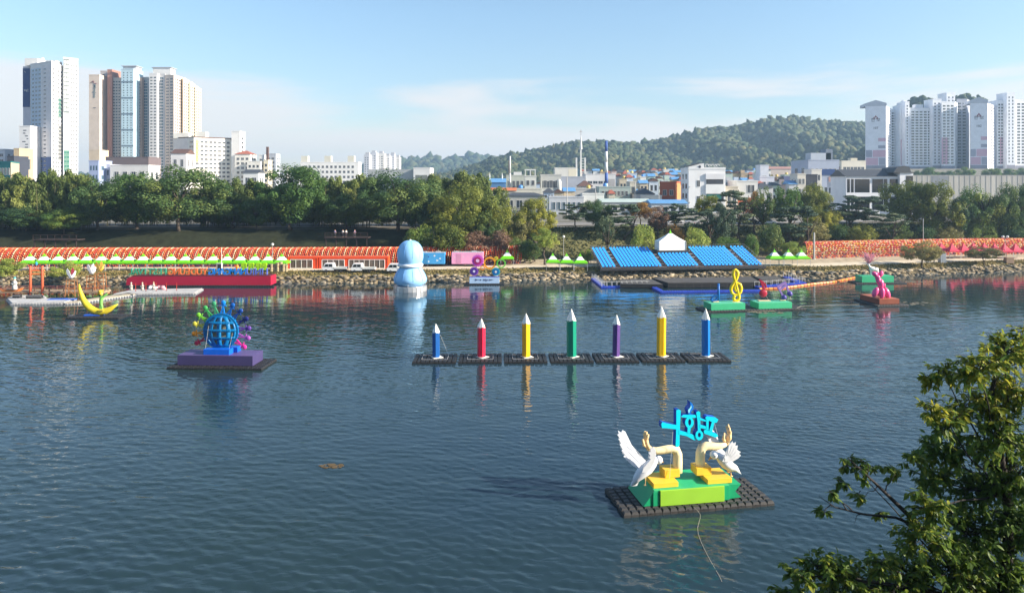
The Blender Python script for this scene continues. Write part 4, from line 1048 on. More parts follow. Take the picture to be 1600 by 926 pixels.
ORD = 'first second third fourth fifth sixth seventh eighth ninth tenth eleventh twelfth thirteenth fourteenth fifteenth sixteenth seventeenth eighteenth nineteenth'.split()
for i, px in enumerate(tp):
    X = (px - 800) * Yt / F; lab = ORD[i] + ' from the left in the long row of green and white peaked tents'
    if i == 0: lab = 'first green and white peaked tent of the long row, beside the wooden gate'
    if i == len(tp) - 1: lab = 'last green and white peaked tent of the long row, beside the orange shop'
    if tent0 is None: tent0 = make_tent(lab, 'green tents along the river path', [gw, ww, gw]); tent0.location = (X, Yt, gz(X, Yt)); c = tent0
    else: c = dup(tent0, (X, Yt, gz(X, Yt)), 0, label=lab)
def tents(pts, Y, labs, sc=1.0):
    for px, lab in zip(pts, labs):
        X = (px - 800) * Y / F; dup(tent0, (X, Y, gz(X, Y) + .02), 0, (sc,) * 3, lab)
tents([792.6], 164, ['single green and white tent standing behind the gear wheels'])
tents([863.7, 885.3, 906.6], 159.2, ['green and white tent beside the small light green tree', 'green and white tent in the middle of three, in front of the lamp post', 'green and white tent next to the blue grandstand'], 1.0)
tents([1210, 1231.7, 1252], 164.5, ['green and white tent just right of the grandstand, first of three', 'green and white tent between two others near the grandstand', 'green and white tent at the mouth of the pale lantern tunnel'], 1.02)
pt0 = None; Yp_ = 180
RLB = ['red peaked tent half hidden by the bank tree, first of its row', 'red peaked tent just right of the bank tree', 'red peaked tent third in the row before the pale tunnel', 'red peaked tent standing farther back, fourth in the row',
       'red peaked tent fifth in the row before the pale tunnel', 'red peaked tent sixth in the row, behind the low willow', 'red peaked tent just left of the twin lamp post', 'red peaked tent just right of the twin lamp post', 'red peaked tent last in the row at the picture edge']
for i, px in enumerate([1470.6, 1487.5, 1505.5, 1520.8, 1537.5, 1554, 1569.6, 1586.5, 1603]):
    Y = Yp_ + (1.5 if i in (0, 3, 4) else 0); X = (px - 800) * Y / F
    if pt0 is None: pt0 = make_tent(RLB[0], 'red tents by the pale lantern tunnel', [rw, rw, rw], 2.7, 1.9, 3.7); pt0.location = (X, Y, gz(X, Y))
    else: dup(pt0, (X, Y, gz(X, Y)), 0, label=RLB[i])

# ------------------------------------------------------------------ orange shop containers
orange = mat('shop_orange', rgb(240, 82, 32, .95), .5, .07); wht = mat('white_frame', rgb(240, 238, 232, .95), .5, .03)
brownglass = glassmat('brown_glass', (.13, .10, .08, 1), .15)
def shop(label, px0, px1, Y, wins, h_=2.62):
    X0, X1 = P(px0, 0, Y).x, P(px1, 0, Y).x; W_ = X1 - X0; z0 = gz((X0 + X1) / 2, Y)
    t = thing('shop_container', label, 'shop', ((X0 + X1) / 2, Y, z0 - .05))
    m = MB(); m.base((0, 1.25, 0), (W_, 2.4, h_)); m.base((0, .02, h_ - .28), (W_ + .06, .14, .3)); m.base((0, .02, 0), (W_ + .04, .1, .12))
    for e in (-1, 1): m.base((e * (W_ / 2 - .1), .02, .1), (.24, .12, h_ - .36))
    m.build('body', orange, t)
    m = MB(); m.base((0, 1.25, h_ + .003), (W_ - .1, 2.3, .08)); m.build('roof', mat('shop_roof', rgb(200, 90, 60), .8), t)
    for a, b2, n in wins:
        a, b2 = P(a, 0, Y).x - t.location.x, P(b2, 0, Y).x - t.location.x; wdt = b2 - a; cx = (a + b2) / 2
        m = MB(); m.box((cx, .02, .2), (wdt, .1, .1)); m.box((cx, .02, 2.05), (wdt, .1, .1))
        for k in range(n + 1): m.box((a + wdt * k / n, .021, 1.12), (.11 if k in (0, n) else .07, .1, 1.75))
        w2 = m.build('window', wht, t)
        for k in range(n):
            m = MB(); m.box((a + wdt * (k + .5) / n, .045, 1.12), (wdt / n - .07, .02, 1.75)); m.build('pane', brownglass, w2)
    return t
shop('small orange shop container with white framed glass doors', 449.5, 497, 158, [(453.5, 488, 4)])
shop('long orange shop container behind the white trucks', 499, 606.5, 158, [(503, 538, 4), (545, 601, 7)])

# ------------------------------------------------------------------ vehicles
car_white = mat('vehicle_white', rgb(242, 242, 240, .95), .25, .03, spec=.6); tyre = mat('tyre_rubber', (.018, .018, .018, 1), .8); rimm = mat('wheel_silver', (.5, .5, .5, 1), .35, metal=.6)
carglass = glassmat('car_glass', (.03, .035, .04, 1), .08); trim_m = mat('dark_trim', (.03, .03, .032, 1), .5); lampw = mat('lamp_clear', (.75, .75, .72, 1), .15); lampr = mat('lamp_red', (.5, .03, .02, 1), .2)
def wheel(t, x, y, r, w2=.2, proto=[None]):
    m = MB(); M = Matrix.Translation((x, y, r)) @ Matrix.Rotation(R(90), 4, 'X')
    m.lathe([(r * .7, -w2 / 2), (r * .95, -w2 / 2), (r, -w2 * .3), (r, w2 * .3), (r * .95, w2 / 2), (r * .7, w2 / 2)], 18, M=M); wh = m.build('wheel', tyre, t)
    m = MB(); m.lathe([(r * .64, -w2 * .42), (r * .64, w2 * .42)], 14, M=M); m.lathe([(r * .2, -w2 * .55), (r * .2, w2 * .55)], 8, M=M); m.build('rim', rimm, wh)
def truck(label, x, Y):
    t = thing('pickup_truck', label, 'truck', (x, Y, gz(x, Y) + .06), 0, 'white trucks on the river path'); hw = .82
    prof = [(-2.5, .42), (-2.52, .95), (-2.38, 1.12), (-2.02, 1.82), (-1.9, 1.93), (-.32, 1.93), (-.2, 1.85), (-.2, .42)]
    m = MB(); m.prism(prof, (0, -hw, 0), (1, 0, 0), (0, 0, 1), (0, 2 * hw, 0)); m.build('cab', car_white, t, bevel=.05)
    m = MB(); m.prism([(-2.31, 1.18), (-2.0, 1.76), (-1.93, 1.76), (-2.2, 1.18)], (-.035, -hw + .1, .0), (1, 0, 0), (0, 0, 1), (0, 2 * hw - .2, 0)); m.build('windscreen', carglass, t)
    for s_ in (-1, 1):
        for a in ([(-2.12, 1.15), (-1.84, 1.72), (-1.28, 1.72), (-1.28, 1.15)], [(-1.18, 1.15), (-1.18, 1.72), (-.42, 1.72), (-.42, 1.15)]):
            m = MB(); m.prism(a, (0, s_ * (hw + .004), 0), (1, 0, 0), (0, 0, 1), (0, s_ * .012, 0)); m.build('side_window', carglass, t)
        m = MB(); m.box((-2.49, s_ * .58, .82), (.06, .34, .2)); m.build('headlight', lampw, t)
        m = MB(); m.box((-1.24, s_ * (hw + .01), 1.02), (.2, .02, .04)); m.box((-.5, s_ * (hw + .01), 1.02), (.2, .02, .04)); m.build('door_handle', trim_m, t)
        m = MB(); m.box((-2.2, s_ * (hw + .12), 1.3), (.06, .14, .26)); m.build('mirror', trim_m, t)
        for x2 in (-1.72, 1.35): wheel(t, x2, s_ * (hw - .1), .31)
        m = MB(); m.box((2.53, s_ * .65, .62), (.03, .22, .12)); m.build('tail_light', lampr, t)
    m = MB(); m.box((-2.5, 0, .45), (.1, 1.66, .22)); m.build('bumper', trim_m, t)
    m = MB(); m.base((1.15, 0, .66), (2.7, 1.64, .1)); m.base((1.15, -.83, .72), (2.7, .05, .36)); m.base((1.15, .83, .72), (2.7, .05, .36)); m.base((2.5, 0, .72), (.05, 1.6, .36)); m.base((-.12, 0, .76), (.06, 1.6, .75)); m.build('cargo_bed', mat('truck_bed', rgb(215, 215, 210, .9), .4), t)
    m = MB(); m.base((.6, 0, .38), (3.6, .7, .28)); m.build('chassis', trim_m, t)
    return t
Ytk = 153.9
truck('white double cab truck parked nearest the orange shop corner', P(523.8, 0, Ytk).x, Ytk)
tk2 = truck('white double cab truck in the middle of the parked three', P(568, 0, Ytk).x, Ytk)
truck('white truck mostly hidden by the big pale blue inflatable', P(624, 0, Ytk).x, Ytk)
def trailer(label, px0, px1, Y, c, deco, zt=(395, 411)):
    X0, X1 = P(px0, 0, Y).x, P(px1, 0, Y).x; W_ = X1 - X0; z0 = gz((X0 + X1) / 2, Y)
    t = thing('show_trailer', label, 'trailer', ((X0 + X1) / 2, Y, z0)); h0 = .62; hh = P(0, zt[0], Y).z - z0 - h0
    m = MB(); m.base((0, 1.2, h0), (W_, 2.3, hh)); m.build('body', paint(*c, k=.95), t, bevel=.05)
    m = MB(); m.base((0, 1.2, h0 + hh + .003), (W_ * .97, 2.2, .07)); m.base((W_ * .2, 1.2, h0 + hh + .07), (1.0, .8, .2)); m.base((-W_ * .35, 1.2, h0 + hh + .07), (.7, .7, .16)); m.build('roof', mat('trailer_roof', (.45, .47, .5, 1), .5), t)
    m = MB(); m.base((0, 1.2, h0 - .18), (W_ * .98, 2.1, .17)); m.build('chassis', trim_m, t)
    for x2 in ((-.5, ) if deco == 0 else (.02, .14)):
        for s_ in (.15, 2.2): wheel(t, x2 * W_ if deco else -.22 * W_, s_, .3)
    rgq = random.Random(deco + 3)
    m = MB(); m.box((-W_ * .27, .035, h0 + hh * .48), (W_ * .16, .03, hh * .8)); m.build('door', paint(*[int(v * .88) for v in c], k=.95), t)
    for k in range(7):
        x_ = rgq.uniform(-.45, .45) * W_; zz = h0 + rgq.uniform(.2, .8) * hh; rr = rgq.uniform(.1, .28)
        m = MB(); m.prism([(rr * math.cos(a * .7), rr * math.sin(a * .7) * rgq.uniform(.5, 1)) for a in range(9)], (x_, .046, zz), (1, 0, 0), (0, 0, 1), (0, .008, 0)); 
        m.build('decal', paint(*(((225, 240, 250) if k % 3 else (50, 80, 170)) if deco == 0 else ((250, 225, 240) if k % 3 else (200, 70, 150)))), t)
    return t
trailer('light blue show trailer standing next to the pink one', 657, 695, 161.5, (70, 160, 220), 0)
trailer('pink show trailer behind the gear wheels', 705.5, 755, 161.8, (240, 165, 205), 1, (394.5, 411))

# ------------------------------------------------------------------ barge with letters seen from behind
Yb = 144.6; bx0, bx1 = P(197, 0, Yb).x, P(423, 0, Yb).x; bW = bx1 - bx0
bt = thing('letter_barge', 'long dark red barge carrying festival letters seen from behind', 'barge', ((bx0 + bx1) / 2, Yb, 0))
m = MB(); m.prism([(-bW / 2 + .9, 1.95), (-bW / 2 + .1, 1.5), (-bW / 2, .3), (bW / 2, .3), (bW / 2, 2.05), (-bW / 2 + .9, 1.98)], (0, 0, 0), (1, 0, 0), (0, 0, 1), (0, 3.4, 0)); m.build('hull', mat('barge_red', rgb(172, 26, 58, .95), .5, .08, .3), bt)
m = MB(); m.base((.4, 1.7, 2.06), (bW - 1.4, 3.3, .06)); m.build('deck', mat('barge_deck', rgb(90, 20, 35, .95), .7), bt)
m = MB()
for k in range(int(bW / .5) + 3): float_cube(m, (-bW / 2 - .2 + k * .5, -.25, -.1), .5, .42); float_cube(m, (-bW / 2 - .2 + k * .5, 3.6, -.1), .5, .42)
tag(m.build('floats', black_plastic, bt), kind='stuff')
def word(s, px0, px1, c, h_=1.28):
    X0, X1 = P(px0, 0, Yb + 2).x - (bx0 + bx1) / 2, P(px1, 0, Yb + 2).x - (bx0 + bx1) / 2
    for k, chh in enumerate(s):
        cx = X1 - (X1 - X0) * (k + .5) / len(s)
        M = Matrix.Translation((cx, 1.9, 2.13)) @ Matrix.Rotation(math.pi, 4, 'Z') @ Matrix.Rotation(R(90), 4, 'X') @ Matrix.Diagonal((.95, 1, 1, 1))
        text_mesh('letter', chh, h_ / .72, .28, paint(*c, k=.95), bt, M, offset=.02)
word('FESTIVAL', 201, 262, (60, 165, 130)); word('YUDEUNG', 263.5, 325, (240, 120, 60)); word('NAMGANG', 326, 385, (10, 130, 225)); word('JINJU', 386, 421, (90, 110, 200))
m = MB(); m.base((bW * .5 - 9.6, 2.4, 2.1), (.05, .05, 5.2)); 
pm_ = thing('flag_pole', 'thin white pole rising behind the barge letters', 'pole', (P(348, 0, 148).x, 147.4, 2.1)); m = MB(); m.lathe([(.06, 0), (.05, 5.3)], 8); m.build('pole', white_board, pm_); m = MB(); m.lathe([(.12, 0), (.12, .12)], 8); m.build('base', post_m, pm_)
cb = thing('control_box', 'grey metal box standing behind the blue barge letters', 'box', (P(337, 0, 150.6).x, 152.6, 1.75)); m = MB(); m.base((0, 0, 0), (1.05, .7, 1.9)); m.build('cabinet', mat('box_grey', (.42, .42, .42, 1), .5), cb, bevel=.03); m = MB(); m.base((0, 0, 1.9), (1.2, .85, .08)); m.build('lid', post_m, cb); m = MB(); m.box((.1, -.36, 1.0), (.7, .02, 1.5)); m.build('door', trim_m, cb)
# lime block letters facing the tunnel (their backs towards the river)
lm = mat('lime_block', rgb(165, 215, 20, .95), .45, .05); ld = mat('lime_recess', rgb(60, 90, 40), .6)
for k, px in enumerate([378, 389.6, 401, 410.5]):
    X = P(px, 0, 152.4).x; t = thing('block_letter', ['first', 'second', 'third', 'last'][k] + ' lime green rounded block letter in front of the tents', 'block letter', (X, 153.4, 1.92), 0, 'lime block letters')
    W_ = 1.22 if k < 3 else 1.0; c8 = [(-W_ / 2, .2), (-W_ / 2 + .15, .0), (W_ / 2 - .15, .0), (W_ / 2, .2), (W_ / 2, 1.25), (W_ / 2 - .2, 1.45), (-W_ / 2 + .2, 1.45), (-W_ / 2, 1.25)]
    m = MB(); m.prism(c8, (0, 0, .3), (1, 0, 0), (0, 0, 1), (0, .4, 0)); m.build('block', lm, t, bevel=.04)
    m = MB()
    for a in ([(.28, 1.05, .18, .2), (.3, .6, .2, .2), (-.32, .6, .34, .12)] if k < 3 else [(-.1, .6, .3, .12)]): m.box((a[0], -.006, a[1] + .3), (a[2], .016, a[3]))
    m.build('recess', ld, t); m = MB(); m.base((0, .2, 0), (W_ * .7, .5, .3)); m.build('stand', trim_m, t)
ob = thing('water_drum', 'orange plastic drum beside the lime block letters', 'drum', (P(368.5, 0, 152.8).x, 153.6, 1.95)); m = MB(); m.lathe([(.34, 0), (.36, .4), (.34, .8), (.36, 1.2), (.2, 1.3)], 14); m.build('drum', paint(245, 150, 30), ob, True); m = MB(); m.lathe([(.37, .38), (.37, .44)], 14); m.build('hoop', paint(200, 110, 20), ob)
# straw bundles
straw = mat('straw', (.42, .34, .20, 1), .95, .4, 4, bump=.6); rgq = random.Random(8)
for k, px in enumerate([422.8, 428, 432.5, 437, 441.5, 445.5]):
    X = P(px, 0, 153).x; t = thing('straw_bundle', ['leftmost', 'second', 'third', 'tallest', 'fifth', 'rightmost'][k] + ' upright straw bundle in the stack by the last green tent', 'straw bundle', (X, 153.6 + .2 * (k % 2), 1.93), rgq.uniform(-.3, .3), 'straw bundles'); hh = (1.55, 1.35, 1.8, 1.95, 1.5, 1.3)[k]
    m = MB(); m.lathe([(.34, 0), (.33, hh * .3), (.29, hh * .55), (.34, hh * .85), (.40, hh)], 11); m.build('stalks', straw, t)
    m = MB(); m.lathe([(.31, hh * .52), (.31, hh * .57)], 11); m.build('tie', mat('twine', (.25, .17, .08, 1), .9), t)

# ------------------------------------------------------------------ lamp posts and poles
def lamp(label, px, ybase, ytop, Y, twin=False, z=None):
    X = (px - 800) * Y / F; z = gz(X, Y) if z is None else z; h_ = P(0, ytop, Y).z - z
    t = thing('lamp_post', label, 'lamp post', (X, Y, z - .05)); m = MB(); m.lathe([(.14, 0), (.13, .3), (.08, .4), (.06, h_)], 8); m.build('pole', mat('lamp_pole', (.34, .33, .32, 1), .5), t)
    hd = mat('lamp_head', (.72, .70, .66, 1), .4)
    for s_ in ((-1, 1) if twin else (0,)):
        if twin: m = MB(); m.tube([(0, 0, h_ - .2), (s_ * .5, 0, h_ + .05)], .04, 6); m.build('arm', MATS['lamp_pole'], t)
        m = MB(); m.lathe([(.1, -.1), (.3, .1), (.34, .32), (.12, .5)], 10, c=(s_ * .55, 0, h_ + .0)); m.build('lamp_head', hd, t, True)
lamp('park lamp post rising over the tents behind the barge', 425.7, 412, 383, 160); lamp('tall park lamp post behind the three green tents', 880.5, 400, 371, 168)
lamp('twin headed lamp post among the red tents', 1570.5, 405, 371, 179, True)
def pole(label, px, ytop, Y, r=.09, z=None, c=(.45, .44, .42, 1), name='utility_pole'):
    X = (px - 800) * Y / F; z = gz(X, Y) if z is None else z; h_ = P(0, ytop, Y).z - z
    t = thing(name, label, 'pole', (X, Y, z - .05)); m = MB(); m.lathe([(r * 1.25, 0), (r, h_)], 8); m.build('pole', mat('pole_grey', c, .6), t)
    m = MB(); m.lathe([(r * 2, 0), (r * 2, .15)], 8); m.build('base', post_m, t)
    return t, h_
pole('short stout grey pole beside the pale lantern tunnel mouth', 1272, 363, 178, .22)
pole('slim lighting mast on the slope above the pale tunnel', 1442.5, 341, 188, .08)
# ------------------------------------------------------------------ viewing deck on the slope
brown = mat('deck_brown_shaded', (.038, .024, .022, 1), .8, .3, 2); Yd2 = 170.5; dz = P(0, 371.5, Yd2).z  # brown darkened: the shade on the wooded slope is put into the deck colour
t = thing('viewing_deck', 'dark brown viewing deck with railings on the wooded slope', 'deck', (P(541, 0, Yd2).x, Yd2, dz)); m = MB(); m.box((0, 1.4, 0), (10.2, 3.2, .22)); m.build('platform', brown, t)
m = MB()
for k in range(7): m.base((-4.9 + k * 1.63, -.1, .1), (.1, .1, 1.1))
m.box((0, -.12, 1.18), (10.1, .09, .09)); m.box((0, -.12, .75), (10.1, .06, .06)); m.box((0, -.12, .4), (10.1, .06, .06)); m.build('railing', brown, t)
for k in range(5): m = MB(); m.base((-4.7 + k * 2.35, .1, -2.4), (.22, .22, 2.3)); m.build('support_post', brown, t)
Yd3 = 171; t = thing('viewing_deck', 'second dark deck with railing above the first green tents', 'deck', (P(86, 0, Yd3).x, Yd3, P(0, 375, Yd3).z)); m = MB(); m.box((0, 1.4, 0), (10.5, 3.2, .22)); m.build('platform', brown, t)
m = MB()
for k in range(7): m.base((-5 + k * 1.66, -.1, .1), (.1, .1, 1.1))
m.box((0, -.12, 1.18), (10.4, .09, .09)); m.box((0, -.12, .6), (10.4, .06, .06)); m.build('railing', brown, t)
for k in range(5): m = MB(); m.base((-4.8 + k * 2.4, .1, -2.2), (.22, .22, 2.1)); m.build('support_post', brown, t)
# ------------------------------------------------------------------ people
def person(label, loc, rz, top, legs, hair=(.02, .018, .015, 1), bag=False):
    t = thing('person', label, 'person', loc, rz)
    J = [(0, 0, .93), (0, 0, 1.15), (0, .02, 1.40), (0, 0, 1.50), (0, -.02, 1.62), (.1, 0, .86), (.11, -.05, .48), (.11, .03, .06), (-.1, 0, .86), (-.13, .06, .48), (-.13, .12, .06),
         (.19, 0, 1.38), (.25, -.02, 1.1), (.24, -.14, .86), (-.19, 0, 1.38), (-.25, .03, 1.1), (-.24, -.06, .85), (.11, -.1, .03), (-.13, 0, .03), (0, -.03, 1.7)]
    E = [(0, 1), (1, 2), (2, 3), (3, 4), (0, 5), (5, 6), (6, 7), (0, 8), (8, 9), (9, 10), (2, 11), (11, 12), (12, 13), (2, 14), (14, 15), (15, 16), (7, 17), (10, 18), (4, 19)]
    rd = [.14, .13, .15, .06, .095, .09, .065, .045, .09, .065, .045, .07, .048, .035, .07, .048, .035, .04, .04, .08]
    b_ = skin('body', J, E, rd, mat('skin_tone', rgb(225, 175, 140, .9), .6), t, 1)
    def cloth(nm, idx, ed, rr, mt): skin(nm, [J[i] for i in idx], ed, rr, mt, t, 1)
    cloth('jacket', [0, 1, 2, 11, 12, 14, 15], [(0, 1), (1, 2), (2, 3), (3, 4), (2, 5), (5, 6)], [.16, .15, .17, .09, .065, .09, .065], mat('cloth_%d%d%d' % tuple(int(c * 99) for c in top[:3]), top, .9))
    cloth('trousers', [0, 5, 6, 7, 8, 9, 10], [(0, 1), (1, 2), (2, 3), (0, 4), (4, 5), (5, 6)], [.15, .105, .08, .06, .105, .08, .06], mat('cloth_%d%d%d' % tuple(int(c * 99) for c in legs[:3]), legs, .9))
    m = MB(); m.ball((0, .015, 1.7), (.105, .115, .1), 10, 6); m.build('hair', mat('hair_dark', hair, .8), t, True)
X, Y = P(1460, 0, 172).x, 172
person('person in black standing beside the grey cabin on the path', (X, Y, gz(X, Y) + .03), .4, (.02, .02, .022, 1), (.03, .03, .035, 1))
for k, (px, c, lab) in enumerate([(522, (.12, .13, .3, 1), 'person in a blue jacket on the brown viewing deck'), (534.5, (.6, .6, .6, 1), 'person in a white jacket on the brown viewing deck'), (539.5, (.45, .5, .55, 1), 'person in a pale grey jacket beside the one in white'), (553, (.1, .08, .2, 1), 'person in a dark purple jacket at the deck end')]):
    person(lab, (P(px, 0, Yd2).x, Yd2 + .9, dz + .11), random.uniform(-1, 1), c, (.05, .05, .07, 1))
cbn = thing('portable_cabin', 'small grey portable cabin on the path by the bank tree', 'cabin', (P(1472, 0, 171).x, 171, gz(P(1472, 0, 171).x, 171)))
m = MB(); m.base((0, 0, 0), (1.25, 1.2, 2.2)); m.build('body', mat('cabin_grey', (.42, .45, .47, 1), .5), cbn, bevel=.03); m = MB(); m.base((0, 0, 2.2), (1.35, 1.3, .1)); m.build('roof', post_m, cbn); m = MB(); m.box((.1, -.605, 1.0), (.8, .02, 1.8)); m.build('door', mat('cabin_door', (.34, .37, .40, 1), .5), cbn)
crt = thing('wooden_crate', 'brown wooden crate under the twin lamp post', 'crate', (P(1576, 0, 174).x, 174, gz(P(1576, 0, 174).x, 174))); m = MB(); m.base((0, 0, 0), (1.7, 1.1, 1.4)); m.build('box', mat('crate_wood', (.30, .19, .12, 1), .8), crt)
for k in range(4): m = MB(); m.box((0, -.57, .2 + .36 * k), (1.74, .04, .28)); m.build('slat', mat('crate_slat', (.36, .24, .16, 1), .8), crt)

# ------------------------------------------------------------------ grandstand
GS = Vector((P(939.7, 0, 156.3).x, 156.3, 0)); ga = R(7.0); gu = Vector((math.cos(ga), math.sin(ga), 0)); 
t = thing('grandstand', 'open air grandstand with rows of bright blue seats by the river', 'grandstand', (GS.x, GS.y, 1.75), ga)
LS, DP, RISE, NR = 36.2, 10.2, 3.15, 12
z0s = .45
secs = [(.15, 3.3), (4.2, 13.4), (14.4, 21.6), (22.7, 31.6), (32.6, 36.0)]
steel_d = mat('stand_steel', (.16, .16, .17, 1), .6, .2); deckg = mat('stand_deck', (.12, .10, .095, 1), .8, .2)
m = MB()
for r_ in range(NR):
    y0 = r_ * DP / NR; zr = z0s + RISE * r_ / NR; m.base((LS / 2, y0 + DP / NR / 2, zr - .1), (LS, DP / NR - .01, .1)); m.base((LS / 2, y0 + .02, zr - .1 - RISE / NR), (LS, .04, RISE / NR - .005))
m.build('terraces', deckg, t)
m = MB()
for x in np.arange(0, LS + .1, 2.59):
    for k in range(4):
        y = .3 + k * 3.2; m.base((x, y, -.3), (.08, .08, z0s + RISE * y / DP + .15))
    m.tube([(x, .3, -.1), (x, 9.9, 3.0)], .04, 5)
for zz in (.1, .28): m.box((LS / 2, -.05, zz), (LS, .06, .1))
m.build('scaffold', steel_d, t)
seatb = mat('seat_blue', rgb(45, 165, 250, .97), .4, .06, 1.0); sp = .76
for si, (a, b2) in enumerate(secs):
    m = MB(); nrow = NR if si != 2 else 8; ns = int((b2 - a) / sp)
    for r_ in range(nrow):
        for k in range(ns):
            x = a + (b2 - a) * (k + .5) / ns; y = r_ * DP / NR + .42; zz = z0s + RISE * r_ / NR
            m.box((x, y, zz + .36), (.5, .34, .05), 0)
            m.add([(x - .25, y + .17, zz + .38), (x + .25, y + .17, zz + .38), (x + .24, y + .27, zz + .76), (x - .24, y + .27, zz + .76), (x - .25, y + .22, zz + .36), (x + .25, y + .22, zz + .36), (x + .24, y + .31, zz + .75), (x - .24, y + .31, zz + .75)],
                  [(0, 1, 2, 3), (5, 4, 7, 6), (3, 2, 6, 7), (0, 3, 7, 4), (1, 5, 6, 2)], 0)
            m.box((x, y + .05, zz + .17), (.06, .06, .34), 1)
    o = tag(m.build('seat_block', [seatb, steel_d], t), kind='stuff')
for i in range(len(secs) - 1):
    a, b2 = secs[i][1], secs[i + 1][0]
    for r_ in range(NR):
        if r_ % 2 == 0:
            m = MB(); m.base(((a + b2) / 2, r_ * DP / NR + .1, z0s + RISE * r_ / NR + .005), ((b2 - a) * .85, .4, .16)); m.build('aisle_step', mat('aisle_step', (.30, .29, .28, 1), .8) if r_ > 5 else deckg, t)
m = MB()
for x in np.arange(0, LS + .1, .6): m.base((x, DP + .02, z0s + RISE - .2), (.04, .04, 1.1))
for zz in (.4, .9): m.box((LS / 2, DP + .02, z0s + RISE + zz - .05), (LS, .05, .05))
for e in (0, LS):
    m.tube([(e, 0, z0s + .9), (e, DP, z0s + RISE + .9)], .04, 6)
    for k in range(9): m.base((e, k * DP / 8, z0s + RISE * k / 8), (.04, .04, .9))
m.build('railing', mat('rail_grey', (.20, .21, .20, 1), .6), t)
m = MB(); m.box((LS / 2, -.12, .22), (LS + .6, .12, .5)); m.build('front_skirt', trim_m, t)
m = MB(); m.base((18.0, 8.4, z0s + RISE * .66), (7.4, 3.4, .95)); m.build('box_platform', trim_m, t)
# the white tent on top
tc_ = GS + Vector((math.cos(ga) * 18.0 - math.sin(ga) * 8.5, math.sin(ga) * 18.0 + math.cos(ga) * 8.5, 1.75 + z0s + RISE * .66 + .96))
wt = thing('marquee', 'white marquee with a green peak on top of the grandstand', 'tent', tc_, ga)
m = MB(); h_ = 3.1
prof = [(1.03, 1.95), (.62, 2.65), (.3, 3.3), (.12, 3.75)]
for i in range(3):
    for a in range(4):
        c = [(-1, -.5), (1, -.5), (1, .5), (-1, .5)]; p, q = c[a], c[(a + 1) % 4]; (k0, zz0), (k1, zz1) = prof[i], prof[i + 1]
        m.add([(p[0] * h_ * k0, p[1] * h_ * k0, zz0), (q[0] * h_ * k0, q[1] * h_ * k0, zz0), (q[0] * h_ * k1, q[1] * h_ * k1, zz1), (p[0] * h_ * k1, p[1] * h_ * k1, zz1)], [(0, 1, 2, 3)])
m.build('canopy', ww, wt); m = MB()
m.lathe([(.42, 3.7), (.2, 4.1), (.03, 4.6)], 4, a0=R(45)); m.build('peak', gw, wt)
for a, s_, d in (((0, -1.55, .95), (6.0, .04, 1.9), 0), ((0, 1.55, .95), (6.0, .04, 1.9), 0), ((-3.05, 0, .95), (.04, 3.0, 1.9), 0), ((3.05, .3, .95), (.04, 2.2, 1.9), 0)):
    m = MB(); m.box(a, s_); m.build('side_wall', ww, wt)
for a in ((-3.1, -1.6), (3.1, -1.6), (3.1, 1.6), (-3.1, 1.6)): m = MB(); m.base((a[0], a[1], 0), (.1, .1, 2.0)); m.build('post', post_m, wt)

# ------------------------------------------------------------------ floating stage and blue pontoon walkways
stg = mat('stage_black', (.030, .027, .026, 1), .75, .3, .8); stt = mat('stage_top', (.075, .068, .062, 1), .85, .25, .6)
A = G(1043.9, 442, 1.0); B2 = G(1189, 441, 1.0); C3 = G(1173.8, 432.3, 1.0); D4 = G(1019.4, 434.6, 1.0); c0_ = (A + B2 + C3 + D4) / 4; c0_.z = -.05
t = thing('floating_stage', 'wide black floating stage in front of the grandstand', 'stage', c0_); W_ = WB(c0_)
W_.slab([A, B2, C3, D4], (0, 0, -.95)); W_.build('stage_body', stg, t); W_ = WB(c0_); W_.slab([p.lerp(c0_ + Vector((0, 0, 1.05)), .01) + Vector((0, 0, .004)) for p in (A, B2, C3, D4)], (0, 0, .03)); W_.build('stage_floor', stt, t)
m = MB()
for k in range(11):
    p = A.lerp(B2, (k + .5) / 11) - c0_; m.box((p.x, p.y - .02, .5), (1.35, .05, .75))
tag(m.build('skirt_panel', mat('stage_skirt', (.018, .018, .02, 1), .8), t), kind='stuff')
A2, B3, C4, D5 = G(969, 443.5, .8), G(1036, 444.5, .8), G(1018, 436, .8), G(970, 436, .8); c1_ = (A2 + B3 + C4 + D5) / 4; c1_.z = -.05
t = thing('side_stage', 'low black side platform left of the floating stage', 'stage', c1_); W_ = WB(c1_); W_.slab([A2, B3, C4, D5], (0, 0, -.7)); W_.build('stage_body', stg, t); W_ = WB(c1_); W_.slab([p + Vector((0, 0, .004)) for p in (A2, B3, C4, D5)], (0, 0, .03)); W_.build('stage_floor', stt, t)
A2, B3, C4, D5 = G(1191, 437.5, .8), G(1222, 436.5, .8), G(1212, 431, .8), G(1178, 431.5, .8); c1_ = (A2 + B3 + C4 + D5) / 4; c1_.z = -.05
t = thing('side_stage', 'low black side platform right of the floating stage', 'stage', c1_); W_ = WB(c1_); W_.slab([A2, B3, C4, D5], (0, 0, -.7)); W_.build('stage_body', stg, t); W_ = WB(c1_); W_.slab([p + Vector((0, 0, .004)) for p in (A2, B3, C4, D5)], (0, 0, .03)); W_.build('stage_floor', stt, t)
bplast = mat('blue_plastic', rgb(45, 75, 190, .9), .45, .2, 1.5); wpost = mat('rail_white', (.66, .64, .60, 1), .5)
